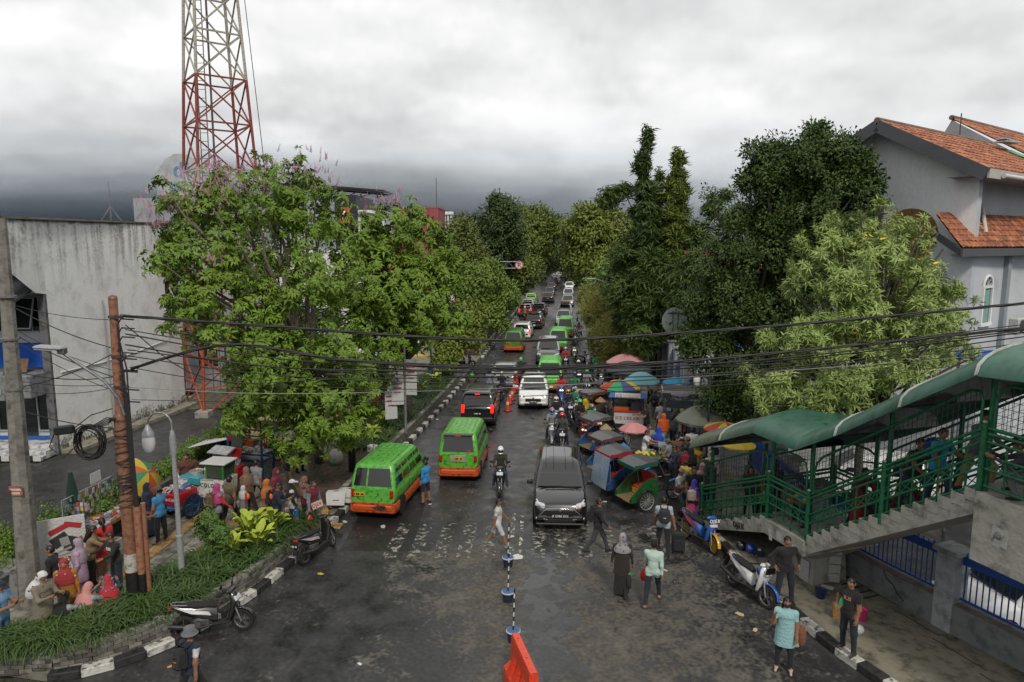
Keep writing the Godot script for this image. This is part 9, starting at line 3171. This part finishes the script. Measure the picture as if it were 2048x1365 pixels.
	# riders: px, py, face, pose, rider label, bike label, rider look, bike look
	var R:=[
		[-.42,-24.69,182,"ride","rider in olive jacket and white full face helmet mid road","black motorbike ridden towards camera in mid road",{"shirt":C(.03,.028,.018),"sleeve":1,"pants":jean,"head": "helmet","hat":wht},{"col":blk,"acc":gry}],
		[1.81,-30.78,184,"ride","rider in grey navy jacket with red blue helmet","white faced motorbike behind the black people carrier",{"shirt":gry,"sleeve":1,"pants":navy,"head": "helmet","hat":C(.1,.2,.5),"hat2":red},{"col":gry,"acc":wht}],
		[2.2,-29.85,184,"ride","rider in dark grey jacket and bright red helmet","dark motorbike hidden behind the black people carrier",{"shirt":C(.05,.055,.06),"sleeve":1,"pants":navy,"head": "open_helmet","hat":C(.6,.03,.03)},{"col":blk,"acc":gry}],
		[2.14,-33.18,186,"ride","rider in black jacket with red white helmet","silver motorbike behind the red blue helmet rider",{"shirt":blk,"sleeve":1,"pants":navy,"head": "helmet","hat":wht,"hat2":red},{"col":gry,"acc":wht}],
		[2.79,-39.01,182,"ride","rider in bright red jacket and dark helmet","blue and white motorbike beside the white hatchback",{"shirt":C(.55,.02,.02),"sleeve":1,"pants":navy,"head": "helmet","hat":blk},{"col":C(.03,.1,.35),"acc":wht,"lights":true}],
		[3.21,-35.34,178,"ride_foot","rider in green black vest with white blue helmet","white motorbike of the green vest rider with pillion",{"shirt":grn,"sleeve":1,"pants":jean,"head": "open_helmet","hat":wht,"hat2":C(.05,.15,.5)},{"col":gry,"acc":wht}],
		[3.63,-39.52,180,"ride","rider in green jacket with sky blue helmet","dark motorbike of the sky blue helmet rider",{"shirt":grn,"sleeve":1,"pants":blk,"head": "open_helmet","hat":C(.08,.3,.6)},{"col":blk,"acc":C(.05,.15,.5)}],
		[3.94,-36.41,182,"ride","rider in grey jacket with grey helmet near striped parasol","silver motorbike near the striped parasol",{"shirt":gry,"sleeve":1,"pants":blk,"head": "helmet","hat":C(.12,.12,.13)},{"col":gry,"acc":blk}],
		[3.26,-32.64,170,"rest","rider in black jacket with bright green helmet waiting","dark red motorbike of the green helmet waiting rider",{"shirt":blk,"sleeve":1,"pants":navy,"head": "open_helmet","hat":C(.04,.4,.08)},{"col":C(.12,.01,.02),"acc":blk}],
		[3.72,-31.6,150,"rest","rider in green jacket and jeans sitting on red motorbike","glossy red motorbike under the green jacket rider",{"shirt":C(.02,.3,.12),"sleeve":1,"pants":C(.08,.16,.3),"head": "open_helmet","hat":C(.14,.13,.12)},{"col":C(.5,.015,.03),"acc":C(.4,.02,.03)}],
		[2.89,-34.93,175,"ride_foot","rider in jeans with orange helmet putting a foot down","purple black motorbike of the orange helmet rider",{"shirt":navy,"sleeve":1,"pants":jean,"head": "helmet","hat":C(.55,.24,.05)},{"col":C(.03,.02,.05),"acc":wht}],
		[4.43,-40.45,180,"ride","rider with green white helmet behind the grey helmet rider","black motorbike of the green white helmet rider",{"shirt":gry,"sleeve":1,"pants":blk,"head": "open_helmet","hat":C(.02,.35,.1)},{"col":blk,"acc":gry}],
		[4.24,-43.82,181,"ride","rider in black with white helmet and lit twin lamps","black motorbike with two glowing headlamps",{"shirt":blk,"sleeve":1,"pants":blk,"head": "open_helmet","hat":wht},{"col":navy,"acc":blk,"lights":true}],
		[4.84,-53.87,183,"ride","rider behind turquoise windshield in dark clothes","white scooter with turquoise top in right gutter lane",{"shirt":C(.05,.05,.04),"sleeve":1,"pants":blk,"head": "helmet","hat":C(.1,.1,.1)},{"col":wht,"acc":C(.03,.3,.26),"lights":true}],
		[3.84,-49.52,183,"ride","rider with light blue helmet beside the bright green van","dark motorbike squeezed beside the bright green van",{"shirt":red,"sleeve":1,"pants":blk,"head": "helmet","hat":C(.2,.45,.55)},{"col":blk,"acc":gry}],
		[5.53,-60.8,184,"ride","rider in brown jacket with dark helmet, right gutter","black scooter ahead of the pink shirt rider",{"shirt":C(.06,.045,.03),"sleeve":1,"pants":blk,"head": "helmet","hat":C(.08,.08,.08)},{"col":blk,"acc":gry}],
		[6.38,-66,184,"ride","rider in pink shirt far along the right gutter","teal scooter of the pink shirt rider",{"shirt":C(.4,.1,.12),"sleeve":1,"pants":blk,"head": "helmet","hat":blk},{"col":C(.03,.12,.13),"acc":wht}],
		[7.56,-78.53,185,"ride","farthest rider in right gutter with white helmet","white scooter farthest along the right gutter",{"shirt":gry,"sleeve":1,"pants":blk,"head": "helmet","hat":wht},{"col":wht,"acc":gry}],
		[5.65,-49.92,200,"rest","waiting rider in white jacket and white helmet","white motorbike of the waiting white jacket rider",{"shirt":wht,"sleeve":1,"pants":blk,"head": "helmet","hat":wht},{"col":wht,"acc":gry}],
		[6.41,-52.04,200,"rest","waiting rider in teal with grey helmet near feathery tree","silver motorbike parked near the feathery tree",{"shirt":C(.04,.2,.18),"sleeve":1,"pants":blk,"head": "open_helmet","hat":gry},{"col":gry,"acc":wht}],
		[5.7,-46.67,190,"rest","waiting rider in green black jacket by the faded parasol","green black motorbike by the faded parasol",{"shirt":grn,"sleeve":1,"pants":blk,"head": "open_helmet","hat":blk},{"col":C(.02,.12,.06),"acc":wht}],
		[6.91,-59.05,160,"rest","rider with orange helmet at the far right kerb","black white motorbike leaning at far right kerb",{"shirt":navy,"sleeve":1,"pants":blk,"head": "open_helmet","hat":C(.5,.2,.05)},{"col":blk,"acc":wht}],
		[-2.29,-39.78,4,"ride","rider in brown jacket with green helmet riding away","black motorbike beside the middle planter kerb",{"shirt":C(.1,.05,.03),"sleeve":1,"pants":blk,"head": "open_helmet","hat":C(.04,.4,.08)},{"col":blk,"acc":gry}],
		[-1.34,-40.86,2,"ride","rider in grey blue jacket with dark helmet riding away","dark motorbike just left of the blue sport bike",{"shirt":C(.2,.22,.28),"sleeve":1,"pants":blk,"head": "helmet","hat":blk},{"col":blk,"acc":gry}],
		[-.58,-40.05,6,"ride","rider in black t-shirt leaning on a blue sport bike","blue and black sport bike behind the silver saloon",{"shirt":blk,"pants":blk,"head": "helmet","hat":C(.3,.26,.2)},{"col":C(.02,.06,.35),"acc":blk}],
		[.59,-45.12,5,"ride","rider in dark jacket with green white helmet riding away","dark motorbike right of the silver saloon",{"shirt":C(.02,.025,.02),"sleeve":1,"pants":jean,"head": "open_helmet","hat":C(.05,.42,.08)},{"col":blk,"acc":blk}],
		[1.54,-82.7,6,"ride","rider in orange jacket with white helmet far left lane","motorbike of the orange jacket rider",{"shirt":C(.4,.15,.02),"sleeve":1,"pants":blk,"head": "open_helmet","hat":wht},{"col":blk,"acc":blk}],
		[9.69,-139.9,6,"ride","distant rider in black on the centre line","distant black motorbike on the centre line",{"shirt":blk,"sleeve":1,"pants":blk,"head": "helmet","hat":blk},{"col":blk,"acc":blk}],
	]
	for a in R:
		ride(a[4],a[5],V(a[0],0,a[1]),a[2],a[6],a[7],a[3])
	person("pillion passenger in white shirt behind the green vest rider",V(3.4,0,-35.98)+V(.1,0,-.35),178,"pillion",{"shirt":C(.45,.46,.5),"pants":navy,"head": "cap","hat":blk})
	person("pillion passenger with white helmet behind red helmet rider",V(2.22,0,-30.38)+V(0,0,-.3),184,"pillion",{"shirt":navy,"pants":navy,"head": "open_helmet","hat":wht})
	person("seated man in green jacket and grey helmet beside pedicab",V(3.96,0,-32.46),190,"sit",{"shirt":C(.02,.28,.12),"sleeve":1,"pants":blk,"head": "open_helmet","hat":C(.06,.06,.065)})
	person("man in yellow hooded top beside the farthest pedicab",V(3.71,0,-34.13),140,"stand",{"shirt":C(.55,.38,.01),"sleeve":1,"pants":blk,"h":1.55})
	for a in [[-1.44,-71.32,95,"phone","man in dark shirt with red bag on far left pavement",{"shirt":C(.04,.04,.05),"pants":jean}],[-.65,-75.21,60,"stand","man in black on the far left kerb",{"shirt":blk,"sleeve":1,"pants":jean}],[-.33,-75.66,80,"stand2","person in blue beside the far black clothed man",{"shirt":C(.03,.08,.25),"sleeve":1,"pants":navy}],[-.67,-84.96,170,"stand","person in red shirt by the far planter",{"shirt":C(.4,.03,.03),"pants":blk}],[-1.13,-82.7,180,"stand","person in grey farthest on left pavement",{"shirt":gry,"pants":blk}],[-3.96,-51.61,150,"sit","person in red with white helmet in the side lane",{"shirt":C(.4,.04,.05),"pants":blk,"head": "helmet","hat":wht}],[-7.72,-31.43,200,"stand","woman half hidden under the flowering tree",{"shirt":C(.3,.1,.1),"pants":blk,"head": "scarf","hat":C(.4,.35,.3)}],[-7.04,-33.18,160,"stand2","person in pale checked shirt behind the soil bed",{"shirt":C(.45,.4,.42),"pants":C(.05,.3,.45)}]]:
		person(a[4],V(a[0],0,a[1])+V(0,.16,0),a[2],a[3],a[5])

func build() -> void:
	build_ground()
	build_left_pavement()
	build_white_building()
	build_mast()
	build_far_buildings()
	build_house()
	build_trees()
	build_planters()
	build_stairs()
	build_right_side()
	build_traffic()
	build_poles()
	build_street_things()
	build_market()
	build_crowd()


func V(x: float, y: float, z: float) -> Vector3:
	return Vector3(x, y, z)

func W(x: float, y: float) -> Vector2:
	return Vector2(x, y)

func C(r: float, g: float, b: float, a := 1.0) -> Color:
	return Color(r, g, b, a)

func PA(a: Array) -> PackedVector3Array:
	return PackedVector3Array(a)

func TF(b: Basis, o: Vector3) -> Transform3D:
	return Transform3D(b, o)

func mk(r: float, g: float, b: float) -> MB:
	return MB.new().k(r, g, b)

func mc(c: Color) -> MB:
	return MB.new().kc(c)
